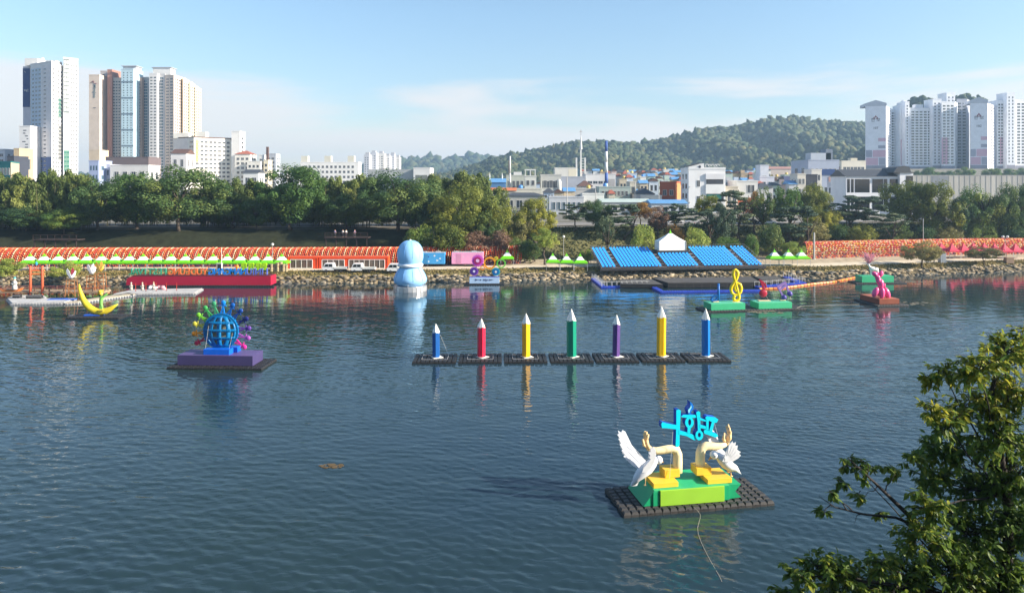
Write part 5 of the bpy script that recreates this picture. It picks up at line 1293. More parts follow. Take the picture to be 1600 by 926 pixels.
def walkway(label, pts, wd, post=True, mt=bplast, pgap=1.0, side=-1):
    p3 = [G(x, y, .3) for x, y in pts]; t = thing('pontoon_walkway', label, 'walkway', (p3[0].x, p3[0].y, -.06)); o = Vector(t.location); m = MB(); r_ = MB()
    for a, b2 in zip(p3, p3[1:]):
        d = (b2 - a); L_ = d.length; d.normalize(); nn = Vector((-d.y, d.x, 0)); k = 0.0
        while k < L_:
            for j in range(int(wd / .5)):
                q = a + d * (k + .25) + nn * (j * .5) - o; float_cube(m, (q.x, q.y, 0), .5, .4)
            k += .5
        if post:
            k = 0.0
            while k < L_:
                for e in (0.0, wd - .4):
                    q = a + d * k + nn * e - o; r_.base((q.x, q.y, .35), (.06, .06, .95))
                k += pgap
            for e in (0.0, wd - .4):
                q, q2 = a + nn * e - o, b2 + nn * e - o; r_.tube([(q.x, q.y, 1.2), (q2.x, q2.y, 1.2)], .018, 4)
    tag(m.build('floats', mt, t), kind='stuff')
    if post: r_.build('railing', wpost, t)
walkway('blue pontoon walkway with white rail posts at the left end of the stage', [(925, 434.5), (941, 447.5), (1015, 446)], 1.0)
walkway('blue pontoon walkway along the front of the black stage', [(1017, 446.5), (1033, 455), (1110, 454.2), (1188, 453)], 1.0, False)
walkway('blue pontoon walkway with white posts right of the black stage', [(1186, 448), (1258, 441.5), (1232, 432)], 1.5, True, pgap=1.6)
bo = [(1186, 452.2), (1215, 451.3), (1245, 448), (1270, 444.5), (1300, 441.5), (1330, 435.5), (1350, 431.5)]
t = thing('floating_boom', 'orange floating boom stretching from the blue walkway to the bank', 'boom', G(*bo[0])); m = MB(); o = G(*bo[0])
pp = [G(*q) for q in bo]; om = 0
for a, b2 in zip(pp, pp[1:]):
    n = max(1, int((b2 - a).length / .95))
    for k in range(n):
        p, q = a.lerp(b2, (k + .08) / n) - o, a.lerp(b2, (k + .92) / n) - o; m.tube([p + Vector((0, 0, .1)), q + Vector((0, 0, .1))], .24, 7, om % 2); om += 1
tag(m.build('float_segment', [paint(245, 160, 40), paint(240, 120, 30)], t), kind='stuff')

# ------------------------------------------------------------------ landing stage at the left: gate, pontoons, lantern towers
wood = mat('pier_wood', (.36, .25, .16, 1), .85, .25, 1.5); orng = mat('gate_orange', rgb(225, 105, 70, .95), .6, .08)
Yw = 133.5; xa, xb = P(-40, 0, Yw).x, P(168, 0, Yw).x
t = thing('boardwalk', 'narrow wooden boardwalk with orange posts under the wooden gate', 'boardwalk', ((xa + xb) / 2, Yw, 0)); W_ = xb - xa
m = MB(); m.base((0, 0, .55), (W_, 2.4, .3)); m.build('deck', wood, t)
for k in range(int(W_ / 2.6)):
    x = -W_ / 2 + 1.2 + k * 2.6; m = MB(); m.base((x, -1.1, -.6), (.16, .16, 2.2)); m.base((x, 1.1, -.6), (.16, .16, 2.2)); m.build('post', mat('post_dark', (.12, .07, .05, 1), .8), t)
m = MB(); m.tube([(-W_ / 2, -1.1, 1.45), (W_ / 2, -1.1, 1.45)], .03, 5); m.tube([(-W_ / 2, 1.1, 1.45), (W_ / 2, 1.1, 1.45)], .03, 5); m.build('rope_rail', mat('rope_red', rgb(190, 60, 40), .8), t)
Yk = 132.5; gx0, gx1 = P(47.5, 0, Yk).x, P(66.2, 0, Yk).x; gw_ = gx1 - gx0
t = thing('wooden_gate', 'tall orange wooden ceremonial gate on the boardwalk', 'gate', ((gx0 + gx1) / 2, Yk, .2))
for s_ in (-1, 1): m = MB(); m.lathe([(.24, 0), (.2, 4.4), (.18, 5.2)], 12, c=(s_ * gw_ / 2, 0, 0)); m.build('pillar', orng, t, True)
for zz in (3.75, 4.35): m = MB(); m.box((0, 0, zz), (gw_ + .8, .2, .26)); m.build('cross_beam', mat('gate_beam', rgb(240, 135, 75, .95), .6), t, bevel=.03)
for k in range(7): m = MB(); m.base((-gw_ / 2 + gw_ * (k + .5) / 7, 0, 4.47), (.1, .1, .65 + .25 * (1 - abs(k - 3) / 3))); m.build('slat', orng, t)
m = MB(); m.lathe([(.05, 5.2), (.2, 5.4), (.22, 5.7), (.02, 6.0)], 10); m.build('finial', paint(60, 160, 190), t)
wplast = mat('white_plastic', (.52, .51, .49, 1), .55, .25, 1.2); mixp = mat('grey_plastic', (.30, .30, .31, 1), .6, .3, 1.0)
def pontoon(label, pts, mts, rail=False, edge=True):
    p3 = [G(x, y, .3) for x, y in pts]; c = sum(p3, Vector((0, 0, 0))) / len(p3); c.z = 0
    t = thing('white_pontoon', label, 'pontoon', c); W_ = WB(c); W_.slab([p + Vector((0, 0, .06)) for p in p3], (0, 0, -.12)); W_.build('deck', mts, t)
    m = MB(); n = len(p3)
    for i in range(n):
        a, b2 = p3[i], p3[(i + 1) % n]; L_ = (b2 - a).length; k = .25
        while k < L_:
            q = a.lerp(b2, k / L_) - c; float_cube(m, (q.x, q.y, -.1), .46, .34); k += .5
    tag(m.build('floats', mixp, t), kind='stuff')
    return t
pontoon('long pale floating pontoon in front of the wooden gate', [(19, 473.5), (100, 472.5), (118, 466), (12, 466.5)], wplast)
pontoon('narrow pale pontoon close under the boardwalk', [(12, 465), (70, 463.5), (66, 460.5), (26, 461.5)], wplast)
pontoon('grey pontoon walkway running from the moon raft to the bank', [(102, 473), (122, 472), (212, 459.5), (200, 457.5)], mat('pier_sand', (.44, .38, .28, 1), .8))
pontoon('pale pontoon with posts in front of the red barge', [(178, 459), (304, 457.5), (316, 450.5), (208, 452.5)], wplast)
bt2 = thing('tarpaulin', 'bright blue tarpaulin spread on the long pale pontoon', 'tarpaulin', G(90, 467.5, .36)); m = MB(); m.base((0, 0, 0), (3.0, 1.2, .12), 0, .1, .9); m.base((2.5, -.2, 0), (1.6, .8, .14), 0, .3, .9); m.build('sheet', paint(70, 110, 200), bt2)
for k, (px, py, lab) in enumerate([(27, 465, 'black'), (48, 466, 'dark'), (60, 466, 'dark')]):
    q = G(px, py, .36); t = thing('gear_case', ['black equipment case at the outer end of the long pontoon', 'dark equipment case in the middle of the long pontoon', 'dark equipment case nearest the gate pillars on the pontoon'][k], 'case', q); m = MB(); m.base((0, 0, 0), (1.3, .7, .55)); m.build('case', trim_m, t, bevel=.04); m = MB(); m.box((0, -.37, .4), (1.32, .03, .05)); m.build('latch', post_m, t)
# railing posts on the pontoon in front of the barge
for k in range(5):
    q = G(212 + k * 16, 455 - k * .3, .36); t = thing('marker_post', ORD[k] + ' thin red marker post from the left on the pontoon before the barge', 'post', q, 0, 'red marker posts'); m = MB(); m.lathe([(.05, 0), (.04, 1.5)], 6); m.build('post', mat('rope_red', rgb(190, 60, 40)), t); m = MB(); m.lathe([(.12, 0), (.12, .06)], 8); m.build('foot', trim_m, t)
def figure_lantern(label, px, ybase, ytop, Y, c, tint):
    b_ = P(px, ybase, Y); h_ = (ybase - ytop) * Y / F; t = thing('figure_lantern', label, 'lantern', b_, 0, 'figure lanterns'); s_ = h_ / 2.0
    m = MB(); m.lathe([(.42 * s_, 0), (.36 * s_, .5 * s_), (.24 * s_, 1.0 * s_), (.30 * s_, 1.3 * s_), (.12 * s_, 1.48 * s_)], 12); m.build('robe', c, t, True)
    m = MB(); m.ball((0, 0, 1.68 * s_), .2 * s_, 10, 7); m.build('head', paint(240, 215, 190), t, True); m = MB(); m.lathe([(.3 * s_, 1.8 * s_), (.16 * s_, 1.86 * s_), (.12 * s_, 2.05 * s_)], 10); m.build('hat', tint, t)
    m = MB()
    for e in (-1, 1): m.tube([(e * .26 * s_, 0, 1.25 * s_), (e * .42 * s_, -.1, .95 * s_), (e * .15 * s_, -.3 * s_, .9 * s_)], [.12 * s_, .11 * s_, .07 * s_], 7)
    m.build('sleeve', c, t, True)
figure_lantern('white robed figure lantern on the little orange boat', 23, 452, 433, 130, paint(214, 212, 205), paint(90, 190, 190))
figure_lantern('slim white figure lantern nearest the boardwalk end', 205, 453, 441, 131, paint(205, 195, 180), paint(210, 205, 200)); figure_lantern('slim white figure lantern in the middle of three', 222.5, 453, 441, 131.5, paint(205, 195, 180), paint(205, 190, 170)); figure_lantern('slim white figure lantern beside the white bags', 240, 451.5, 440, 132, paint(205, 195, 180), paint(190, 160, 120))
q = G(19, 452.8, .9); t = thing('display_boat', 'small orange display boat at the left end of the boardwalk', 'boat', P(19, 455, 130.6)); m = MB(); m.prism([(-1.9, .5), (-1.4, 0), (1.3, 0), (1.8, .6), (1.2, .45), (-1.2, .4)], (0, -.6, 0), (1, 0, 0), (0, 0, 1), (0, 1.2, 0)); m.build('hull', paint(220, 130, 70), t, bevel=.05); m = MB(); m.box((0, 0, .42), (2.2, 1.25, .06)); m.build('seat', wood, t)
for k, (px, py, lab) in enumerate([(238, 452.4, 'white heap of cloth bags on the pontoon before the barge'), (252, 452, 'pink and white heap of bags on the pontoon')]):
    q = G(px, py, .36); t = thing('cloth_bag', lab, 'bag', q); rgq = random.Random(k)
    m = MB(); 
    for j in range(7): m.ball((rgq.uniform(-.8, .8), rgq.uniform(-.3, .3), .2 + rgq.uniform(0, .3)), (.42, .35, .28), 10, 6)
    m.build('bag', white_f if k == 0 else paint(235, 170, 175), t, True); m = MB(); m.tube([(-.2, 0, .6), (0, 0, .75), (.2, 0, .6)], .04, 5); m.build('strap', trim_m, t)
def lantern_tower(label, px, ybase, ytop, Y, bird):
    b_ = P(px, ybase, Y); h_ = (ybase - ytop) * Y / F; t = thing('lantern_tower', label, 'tower', b_, 0, 'wooden lantern towers'); wd = .9
    tw = mat('tower_wood', rgb(165, 110, 65, .95), .8, .2)
    for sx_ in (-1, 1):
        for sy in (-1, 1): m = MB(); m.tube([(sx_ * wd, sy * .5, 0), (sx_ * wd * .75, sy * .4, h_)], .07, 6); m.build('leg', tw, t)
    for k in range(4):
        zz = h_ * (k + .8) / 4; m = MB(); m.box((0, -.46, zz), (wd * 1.9, .07, .1)); m.box((0, .46, zz), (wd * 1.9, .07, .1)); m.build('rung', tw, t)
    m = MB(); m.tube([(-wd, -.5, .1), (wd * .8, -.45, h_ * .6)], .05, 5); m.tube([(wd, -.5, .1), (-wd * .8, -.45, h_ * .6)], .05, 5); m.build('brace', tw, t)
    bt3 = thing('bird_lantern', bird[0], 'lantern', b_ + Vector((0, 0, h_))); rgq = random.Random(px)
    m = MB(); m.tube([(-.5, 0, .3), (0, 0, .5), (.4, 0, .9), (.55, 0, 1.3)], [.1, .34, .24, .12], 10); m.ball((.6, 0, 1.4), .18, 9, 6); m.build('body', bird[1], bt3, True)
    for e, c in ((-1, bird[1]), (1, bird[2])): m = MB(); m.prism([(0, .3), (-.25, 1.5), (-.5, 1.9), (-.75, 1.5), (-.7, .8), (-.3, .2)], (.2, e * .3, .2), (1, 0, 0), (0, .3 * e, 1), (0, .06, 0)); m.build('wing', c, bt3)
lantern_tower('dark wooden lattice tower beside the moon', 112, 463, 437, 131, ('white, red and blue bird lantern on the first wooden tower', white_f, paint(190, 70, 80)))
lantern_tower('wooden lattice tower nearer the red barge', 144, 455, 430, 134, ('white bird lantern with raised wings on the second tower', white_f, white_f))
lantern_tower('low wooden tower holding stacked orange lattice, right of the second', 157, 452, 426, 134.5, ('small yellow bird lantern on the third wooden tower', paint(235, 190, 80), paint(235, 190, 80)))
# floating weed patches
wd_ = mat('pond_weed', (.12, .08, .035, 1), .8, .4, 3)
for k, (x, y, w2, lab) in enumerate([(518, 728, .85, 'small patch of orange brown weed floating on open water'), (1425, 474, 4.2, 'wide pale scum patch drifting beside the brown box raft'), (1420, 440, 3.4, 'pale scum patch drifting behind the deer raft'), (1197, 487.5, 3.0, 'pale scum drifting before the music note raft')]):
    c = G(x, y); t = thing('floating_weed', lab, 'weed', c); rgq = random.Random(k); m = MB()
    for j in range(46):
        a = rgq.uniform(0, 6.28); rr = w2 * math.sqrt(rgq.random()); p = (rr * math.cos(a), rr * math.sin(a) * .45); s_ = rgq.uniform(.06, .22) * (1 if k == 0 else 2.2); n = 6
        m.prism([(p[0] + s_ * math.cos(q) * rgq.uniform(.6, 1.2), p[1] + s_ * math.sin(q) * rgq.uniform(.4, .9)) for q in [i * 1.047 for i in range(n)]], (0, 0, .004 + .0006 * j), (1, 0, 0), (0, 1, 0), (0, 0, .012))
    tag(m.build('weed', wd_ if k == 0 else mat('river_scum', (.20, .18, .12, 1), .8, .3, 2), t), kind='stuff')
# ================================================================== TREES
bark = mat('bark', (.085, .065, .05, 1), .9, .35, 3); bark_p = mat('bark_pale', (.20, .17, .13, 1), .9, .3, 3)
LM = {'dark': leafmat('leaf_dark', (0.034, 0.081, 0.034, 1), (0.081, 0.146, 0.043, 1), (0.201, 0.236, 0.057, 1), .36),
      'green': leafmat('leaf_green', (0.051, 0.119, 0.034, 1), (0.119, 0.208, 0.043, 1), (0.284, 0.308, 0.051, 1), .36),
      'yellow': leafmat('leaf_yellow', (0.082, 0.123, 0.028, 1), (0.201, 0.224, 0.038, 1), (0.440, 0.410, 0.050, 1), .36),
      'orange': leafmat('leaf_orange', (0.166, 0.119, 0.035, 1), (0.378, 0.213, 0.047, 1), (0.614, 0.308, 0.070, 1), .36),
      'brown': leafmat('leaf_brown', (0.119, 0.082, 0.059, 1), (0.236, 0.142, 0.095, 1), (0.402, 0.236, 0.142, 1), .36),
      'pine': leafmat('leaf_pine', (0.038, 0.070, 0.047, 1), (0.076, 0.119, 0.061, 1), (0.177, 0.194, 0.082, 1), .1),
      'bamboo': leafmat('leaf_bamboo', (0.070, 0.109, 0.034, 1), (0.140, 0.190, 0.048, 1), (0.320, 0.340, 0.085, 1), .35),
      'light': leafmat('leaf_light', (0.130, 0.201, 0.043, 1), (0.284, 0.355, 0.070, 1), (0.520, 0.520, 0.119, 1), .35),
      'olive': leafmat('leaf_olive', (0.130, 0.130, 0.047, 1), (0.236, 0.224, 0.076, 1), (0.425, 0.355, 0.130, 1), .3)}
def crown_mesh(name, clumps, per, size, seed, jit=.27, flat=1.0, mt=None, asp=1.4):
    rg = np.random.default_rng(seed); C = np.array([c[:3] for c in clumps]); Rr = np.array([c[3] for c in clumps]); n = len(C) * per
    d = rg.normal(size=(n, 3)); d /= np.linalg.norm(d, axis=1)[:, None]
    ci = np.repeat(np.arange(len(C)), per)
    rad = Rr[ci] * (.55 + .5 * rg.random(n) ** .6)
    pos = C[ci] + d * rad[:, None] * np.array([1, 1, flat]); pos += rg.normal(0, .012, pos.shape)
    nr = d + rg.normal(0, jit, d.shape) + np.array([0, 0, .25]); nr /= np.linalg.norm(nr, axis=1)[:, None]
    V, Fq = scatter_quads(pos, nr, size * rg.uniform(.6, 1.35, n), rg, asp)
    return numesh(name, V, Fq, mt or LM['dark'], attr=np.clip(np.repeat(rg.random(len(C)) * .65, per) + rg.random(n) * .35, 0, 1))
def clumps_round(n, seed, r0=.24, r1=.36, low=-.75, lobes=5):
    rg = np.random.default_rng(seed); out = []
    L = rg.normal(size=(lobes, 3)); L /= np.linalg.norm(L, axis=1)[:, None]; L[:, 2] = abs(L[:, 2])
    while len(out) < n:
        d = rg.normal(size=3); d /= np.linalg.norm(d)
        if d[2] < low and rg.random() < .6: continue
        k = .66 + .24 * max(0, (L @ d).max() - .3) / .7 + rg.uniform(-.08, .08)
        if rg.random() < .3: k *= rg.uniform(.35, .8)
        out.append((d[0] * k, d[1] * k, d[2] * k * .95, rg.uniform(r0, r1) * (.8 + .3 * abs(d[2]))))
    return out
def clumps_pine(n, seed):
    rg = np.random.default_rng(seed); out = []
    for k in range(n):
        z = rg.uniform(-.85, .85); rm = .95 * math.sqrt(max(.08, 1 - (z * .95) ** 2)); a = rg.uniform(0, 6.28); rr = rm * rg.uniform(.2, 1) ** .7
        out.append((rr * math.cos(a), rr * math.sin(a), z, rg.uniform(.2, .34)))
    return out
def clumps_plume(n, seed):
    rg = np.random.default_rng(seed); out = []
    for k in range(n):
        z = rg.uniform(-.95, 1) ; wd = (1 - max(0, z) ** 2.6) * .72 + .14; a = rg.uniform(0, 6.28); rr = wd * rg.uniform(0, 1) ** .6
        out.append((rr * math.cos(a) + .15 * z * z, rr * math.sin(a), z, rg.uniform(.2, .34)))
    return out
CR = {'round': [crown_mesh('crown', clumps_round(72, 10 + k, .15, .31), 290, .038, 20 + k) for k in range(4)],
      'loose': [crown_mesh('crown', clumps_round(46, 40 + k, .17, .28, -.9, 7), 190, .052, 50 + k, .8) for k in range(3)],
      'pine': [crown_mesh('crown', clumps_pine(40, 60 + k), 210, .050, 70 + k, .5, .30, LM['pine'], 2.0) for k in range(4)],
      'plume': [crown_mesh('crown', clumps_plume(34, 80 + k), 190, .060, 90 + k, .6, 1.0, LM['bamboo'], 2.2) for k in range(3)],
      'shrub': [crown_mesh('crown', clumps_round(40, 100 + k, .26, .40, -.5, 5), 170, .062, 110 + k, .7) for k in range(3)]}
def trunk_mesh(seed, fork, bend=.1, mt=None):
    """unit height trunk with limbs reaching into the crown"""
    rg = random.Random(seed); m = MB(); p = Vector((0, 0, 0)); pts = [p]
    for k in range(5): p = p + Vector((rg.uniform(-bend, bend) * .3, rg.uniform(-bend, bend) * .3, fork / 5)); pts.append(p)
    m.tube(pts, [.034, .027, .024, .022, .02, .018], 8)
    for k in range(7):
        a = k * 2.4 + rg.random(); d = Vector((math.cos(a) * rg.uniform(.15, .32), math.sin(a) * rg.uniform(.15, .32), rg.uniform(.18, (1 - fork) * .85)))
        q = pts[rg.choice((3, 4, 5))]; m.tube([q, q + d * .5 + Vector((0, 0, .04)), q + d], [.013, .009, .004], 6)
    return m.mesh('trunk', mt or bark, True)
TR = [trunk_mesh(1, .42), trunk_mesh(2, .35, .2), trunk_mesh(3, .5, .15)]; TRP = [trunk_mesh(5, .55, .35), trunk_mesh(6, .6, .3)]; TRW = [trunk_mesh(8, .25, .5)]
def culm_mesh(seed):
    rg = random.Random(seed); m = MB()
    for k in range(7): x, y = rg.uniform(-.09, .09), rg.uniform(-.09, .09); m.tube([(x, y, 0), (x * 1.3 + .01, y * 1.2, .5), (x * 1.9 + .04, y, .92)], [.0062, .005, .002], 5)
    return m.mesh('trunk', mat('culm', (.13, .12, .05, 1), .7, .3, 2), True)
CU = [culm_mesh(1), culm_mesh(2)]
tcount = [0]
def tree(kind, label, px, top, wpx, Y, col='dark', bottom=None, group=None, name=None, base=None, seed=None, cat=None):
    k = tcount[0] if seed is None else seed; tcount[0] += 1
    X = (px - 800) * Y / F; z0 = gz(X, Y) if base is None else base; zt_ = P(0, top, Y).z; h_ = zt_ - z0
    nm = name or {'round': 'broadleaf_tree', 'loose': 'broadleaf_tree', 'pine': 'pine_tree', 'plume': 'bamboo', 'shrub': 'shrub'}[kind]
    rg = random.Random(px * 7 + int(top)); t = thing(nm, label, cat or ('shrub' if kind == 'shrub' else 'bamboo' if kind == 'plume' else 'tree'), (X, Y, z0 - .1), 0, group)
    rx = wpx * Y / F / 2
    zb = (z0 + h_ * {'round': .04, 'loose': .3, 'pine': .36, 'plume': .12, 'shrub': -.02}[kind]) if bottom is None else P(0, bottom, Y).z
    rz_ = (zt_ - zb) / 2; me = CR[kind][k % len(CR[kind])]
    o = link_mesh('crown', me, t); o.location = (0, 0, zt_ - rz_ - z0 + .1); o.scale = (rx, rx * rg.uniform(.85, 1.0), rz_); o.rotation_euler = (0, 0, rg.uniform(0, 6.28) if kind != 'plume' else rg.uniform(-.6, .6))
    o.material_slots[0].link = 'OBJECT'; o.material_slots[0].material = LM[col]
    tr = CU if kind == 'plume' else TRP if kind == 'pine' else TRW if kind == 'shrub' else TR
    o = link_mesh('trunk', tr[k % len(tr)], t); o.scale = (max(h_, 3), max(h_, 3), h_); o.rotation_euler = (0, 0, rg.uniform(0, 6.28))
    return t
T_ = tree; R_ = 'round'; GF = 'trees along the far bank'
for a in [(R_, 'big dark round tree standing behind the festival letters', 279, 257, 152, 182, 'dark'), (R_, 'large domed green tree right of the low cream apartments', 455, 260, 122, 184, 'green'),
          (R_, 'large rounded tree rising behind the pale blue inflatable', 622, 264, 134, 183, 'dark'), (R_, 'broad yellow green tree left of the orange striped low house', 720, 287, 116, 178, 'yellow'),
          (R_, 'dark spreading tree under the white tower with green windows', 152, 279, 96, 184, 'dark'), (R_, 'dark tree squeezed beside the big round tree', 214, 272, 92, 188, 'green'),
          (R_, 'dark tree filling the gap between the two large domed trees', 540, 300, 84, 186, 'dark'), (R_, 'shaded tree under the cream apartments', 362, 300, 86, 188, 'dark'),
          (R_, 'shaded tree beside the domed green tree', 402, 312, 62, 184, 'dark'), (R_, 'dark low tree next to the yellow green tree', 664, 310, 64, 180, 'dark'), (R_, 'dark low tree at the far end of the bamboo', 40, 322, 96, 182, 'dark'), (R_, 'low shaded tree above the second deck', 100, 325, 80, 180, 'green'),
          (R_, 'yellow topped small round tree beside the yellow green one', 790, 318, 66, 178, 'yellow'), (R_, 'small round tree with yellow top, left of the first pine', 838, 310, 60, 184, 'yellow'), ('loose', 'low brown leaved tree at the end of the red tunnel', 812, 332, 46, 177, 'olive'), (R_, 'dark small tree between the two yellow topped trees', 763, 335, 55, 175, 'dark'),
          (R_, 'dark rounded tree right of the first pine', 931, 311, 54, 192, 'dark'), ('loose', 'orange leaved tree among the pines', 1002, 316, 44, 196, 'orange'), ('loose', 'reddish brown tree in front of the brick house', 1028, 321, 42, 188, 'brown'), ('loose', 'yellow green tree in front of the four storey white building', 1106, 303, 46, 198, 'yellow'),
          ('loose', 'rust leaved tree beside the tallest pine', 1178, 299, 34, 196, 'orange'), ('loose', 'dark tree with a bare forked trunk near the white cars', 1194, 291, 40, 192, 'dark'), ('loose', 'green tree right of the forked trunk tree', 1229, 289, 50, 194, 'green'),
          (R_, 'wide tree with yellowing top before the blue grey hall', 1273, 287, 64, 207, 'yellow'), (R_, 'broad golden topped tree right of the dark roofed restaurant', 1418, 281, 90, 209, 'yellow'), (R_, 'golden topped tree below the long retaining wall', 1464, 286, 76, 203, 'yellow'),
          (R_, 'green tree right of the two golden topped trees', 1530, 288, 74, 205, 'green'), (R_, 'dense green tree between the last two dark trees', 1572, 287, 66, 203, 'dark'), (R_, 'dark tree at the right edge of the picture', 1608, 283, 66, 205, 'dark'), ('loose', 'dark tree between the golden and the green trees', 1502, 306, 46, 201, 'dark'),
          (R_, 'dark low tree with yellow top under the wide yellowing tree', 1283, 322, 56, 199, 'yellow'), ('loose', 'small dark tree with open branches behind the grandstand', 946, 334, 32, 176, 'pine'), ('loose', 'bare stemmed dark tree on the slope behind the marquee', 1128, 318, 44, 180, 'pine')]:
    T_(*a, group=GF)
PG = 'pines along the road'
for a in [('first pine of the row, left above the grandstand', 897, 317, 48, 190), ('spreading pale branched pine behind the grandstand', 974, 316, 58, 188), ('pine in front of the brick house', 1058, 316, 44, 190), ('pine below the yellow green tree', 1094, 324, 50, 186), ('tallest dark pine in front of the orange brick house', 1150, 295, 58, 190),
          ('low wide blue green pine by the white cars', 1240, 318, 66, 186), ('grey green pine below the blue grey hall', 1308, 316, 54, 201), ('tall layered pine in front of the white restaurant', 1347, 304, 62, 201), ('thin pine under the restaurant gable', 1322, 322, 44, 205), ('low dark pine beside the golden trees', 1388, 330, 60, 197), ('pine behind the reddish brown tree', 1040, 330, 40, 196)]:
    T_('pine', *a, col='pine', group=PG)
BL = 'feathery bamboo clump in the grove behind the big round trees'
rg = random.Random(12)
for x0, x1, st, tp0, Y in ((-40, 134, 13, 277, 186), (-34, 140, 15, 281, 194), (316, 410, 12, 287, 192), (500, 580, 12, 281, 192), (668, 766, 13, 278, 196), (-40, 790, 17, 298, 199)):
    x = x0
    while x < x1:
        T_('plume', BL, x + rg.uniform(-4, 4), tp0 + rg.uniform(-5, 8), rg.uniform(34, 54), Y + rg.uniform(-2, 3), 'bamboo', group='bamboo grove'); x += st
SG = 'shrubs on the far slope'
for a in [('yellow lit shrub at the tunnel behind the pink trailer', 694, 349, 74, 168, 'yellow'), ('green shrub just right of the pale blue inflatable', 656, 352, 46, 169, 'green'), ('brown shrub above the pink trailer', 742, 364, 56, 169, 'brown'), ('greyish brown shrub behind the gear wheels', 778, 361, 46, 170, 'brown'),
          ('low dark shrub behind the single green tent', 812, 372, 44, 170, 'dark'), ('light green shrub behind the left of the marquee', 1004, 354, 40, 174, 'light'), ('light green shrub right of the marquee', 1090, 357, 42, 173, 'light'), ('clipped round shrub on the slope right of the stand', 1175, 366, 24, 172, 'green'), ('long low clipped shrub above the stand', 1134, 372, 44, 174, 'green'),
          ('brown green shrub behind the three right tents', 1262, 348, 66, 195, 'olive'), ('spiky yellow green shrub above the tunnel mouth', 1345, 350, 52, 196, 'yellow'), ('dark shrub at the mouth of the pale tunnel', 1308, 352, 50, 197, 'dark'), ('dark green shrub left of the lighting mast', 1398, 350, 60, 199, 'dark'), ('light layered shrub right of the lighting mast', 1478, 351, 50, 200, 'olive'),
          ('light layered shrub above the red tents', 1532, 352, 46, 200, 'light'), ('low dark shrub under the dark right trees', 1580, 356, 54, 201, 'dark'), ('low bush behind the grandstand left end', 915, 390, 22, 168, 'light'), ('dark bush beside the small light green tree', 828, 380, 34, 169, 'dark'), ('yellowish low bush above the tent mouth', 1240, 378, 36, 178, 'light'), ('orange tinted low bush behind the marquee', 1056, 352, 36, 182, 'orange'), ('dark spreading shrub beside the pine on the slope', 1205, 352, 40, 182, 'dark'), ('dark low shrub before the golden trees', 1440, 352, 46, 199, 'dark')]:
    T_('shrub', a[0], a[1], a[2], a[3], a[4], a[5], group=SG)
T_('loose', 'small bright light green tree beside the three green tents', 851, 356, 48, 165, 'light', 391)
T_('loose', 'leafy olive green tree growing from the rocks before the pale tunnel', 1441, 375, 66, 166.5, 'olive', 411, base=1.2)
T_('loose', 'low wide willow on the rocks near the red tents', 1538, 385, 60, 170.5, 'olive', 407, base=1.4)
T_('loose', 'yellowish willow at the left edge by the display boat', 8, 404, 64, 146, 'light', 434, base=.8)
T_('loose', 'round yellowish willow between gate and lantern tower', 103, 407, 50, 147.5, 'light', 436, base=.9)
for i, (px, top, wd) in enumerate([(1452, 262, 30), (1480, 266, 26), (1508, 261, 34), (1550, 262, 30), (1578, 264, 28), (1430, 266, 24), (1600, 262, 30)]):
    T_('round', ['green tree on the terrace under the grey apartment base', 'low green tree second on the terrace wall', 'tallest green tree on the terrace wall before the apartments', 'green tree on the terrace below the pink patched gable', 'low green tree near the end of the terrace', 'small green tree at the left end of the terrace', 'green tree at the right end of the terrace wall'][i], px, top, wd, 575, 'green', 283, group='terrace trees', base=25)
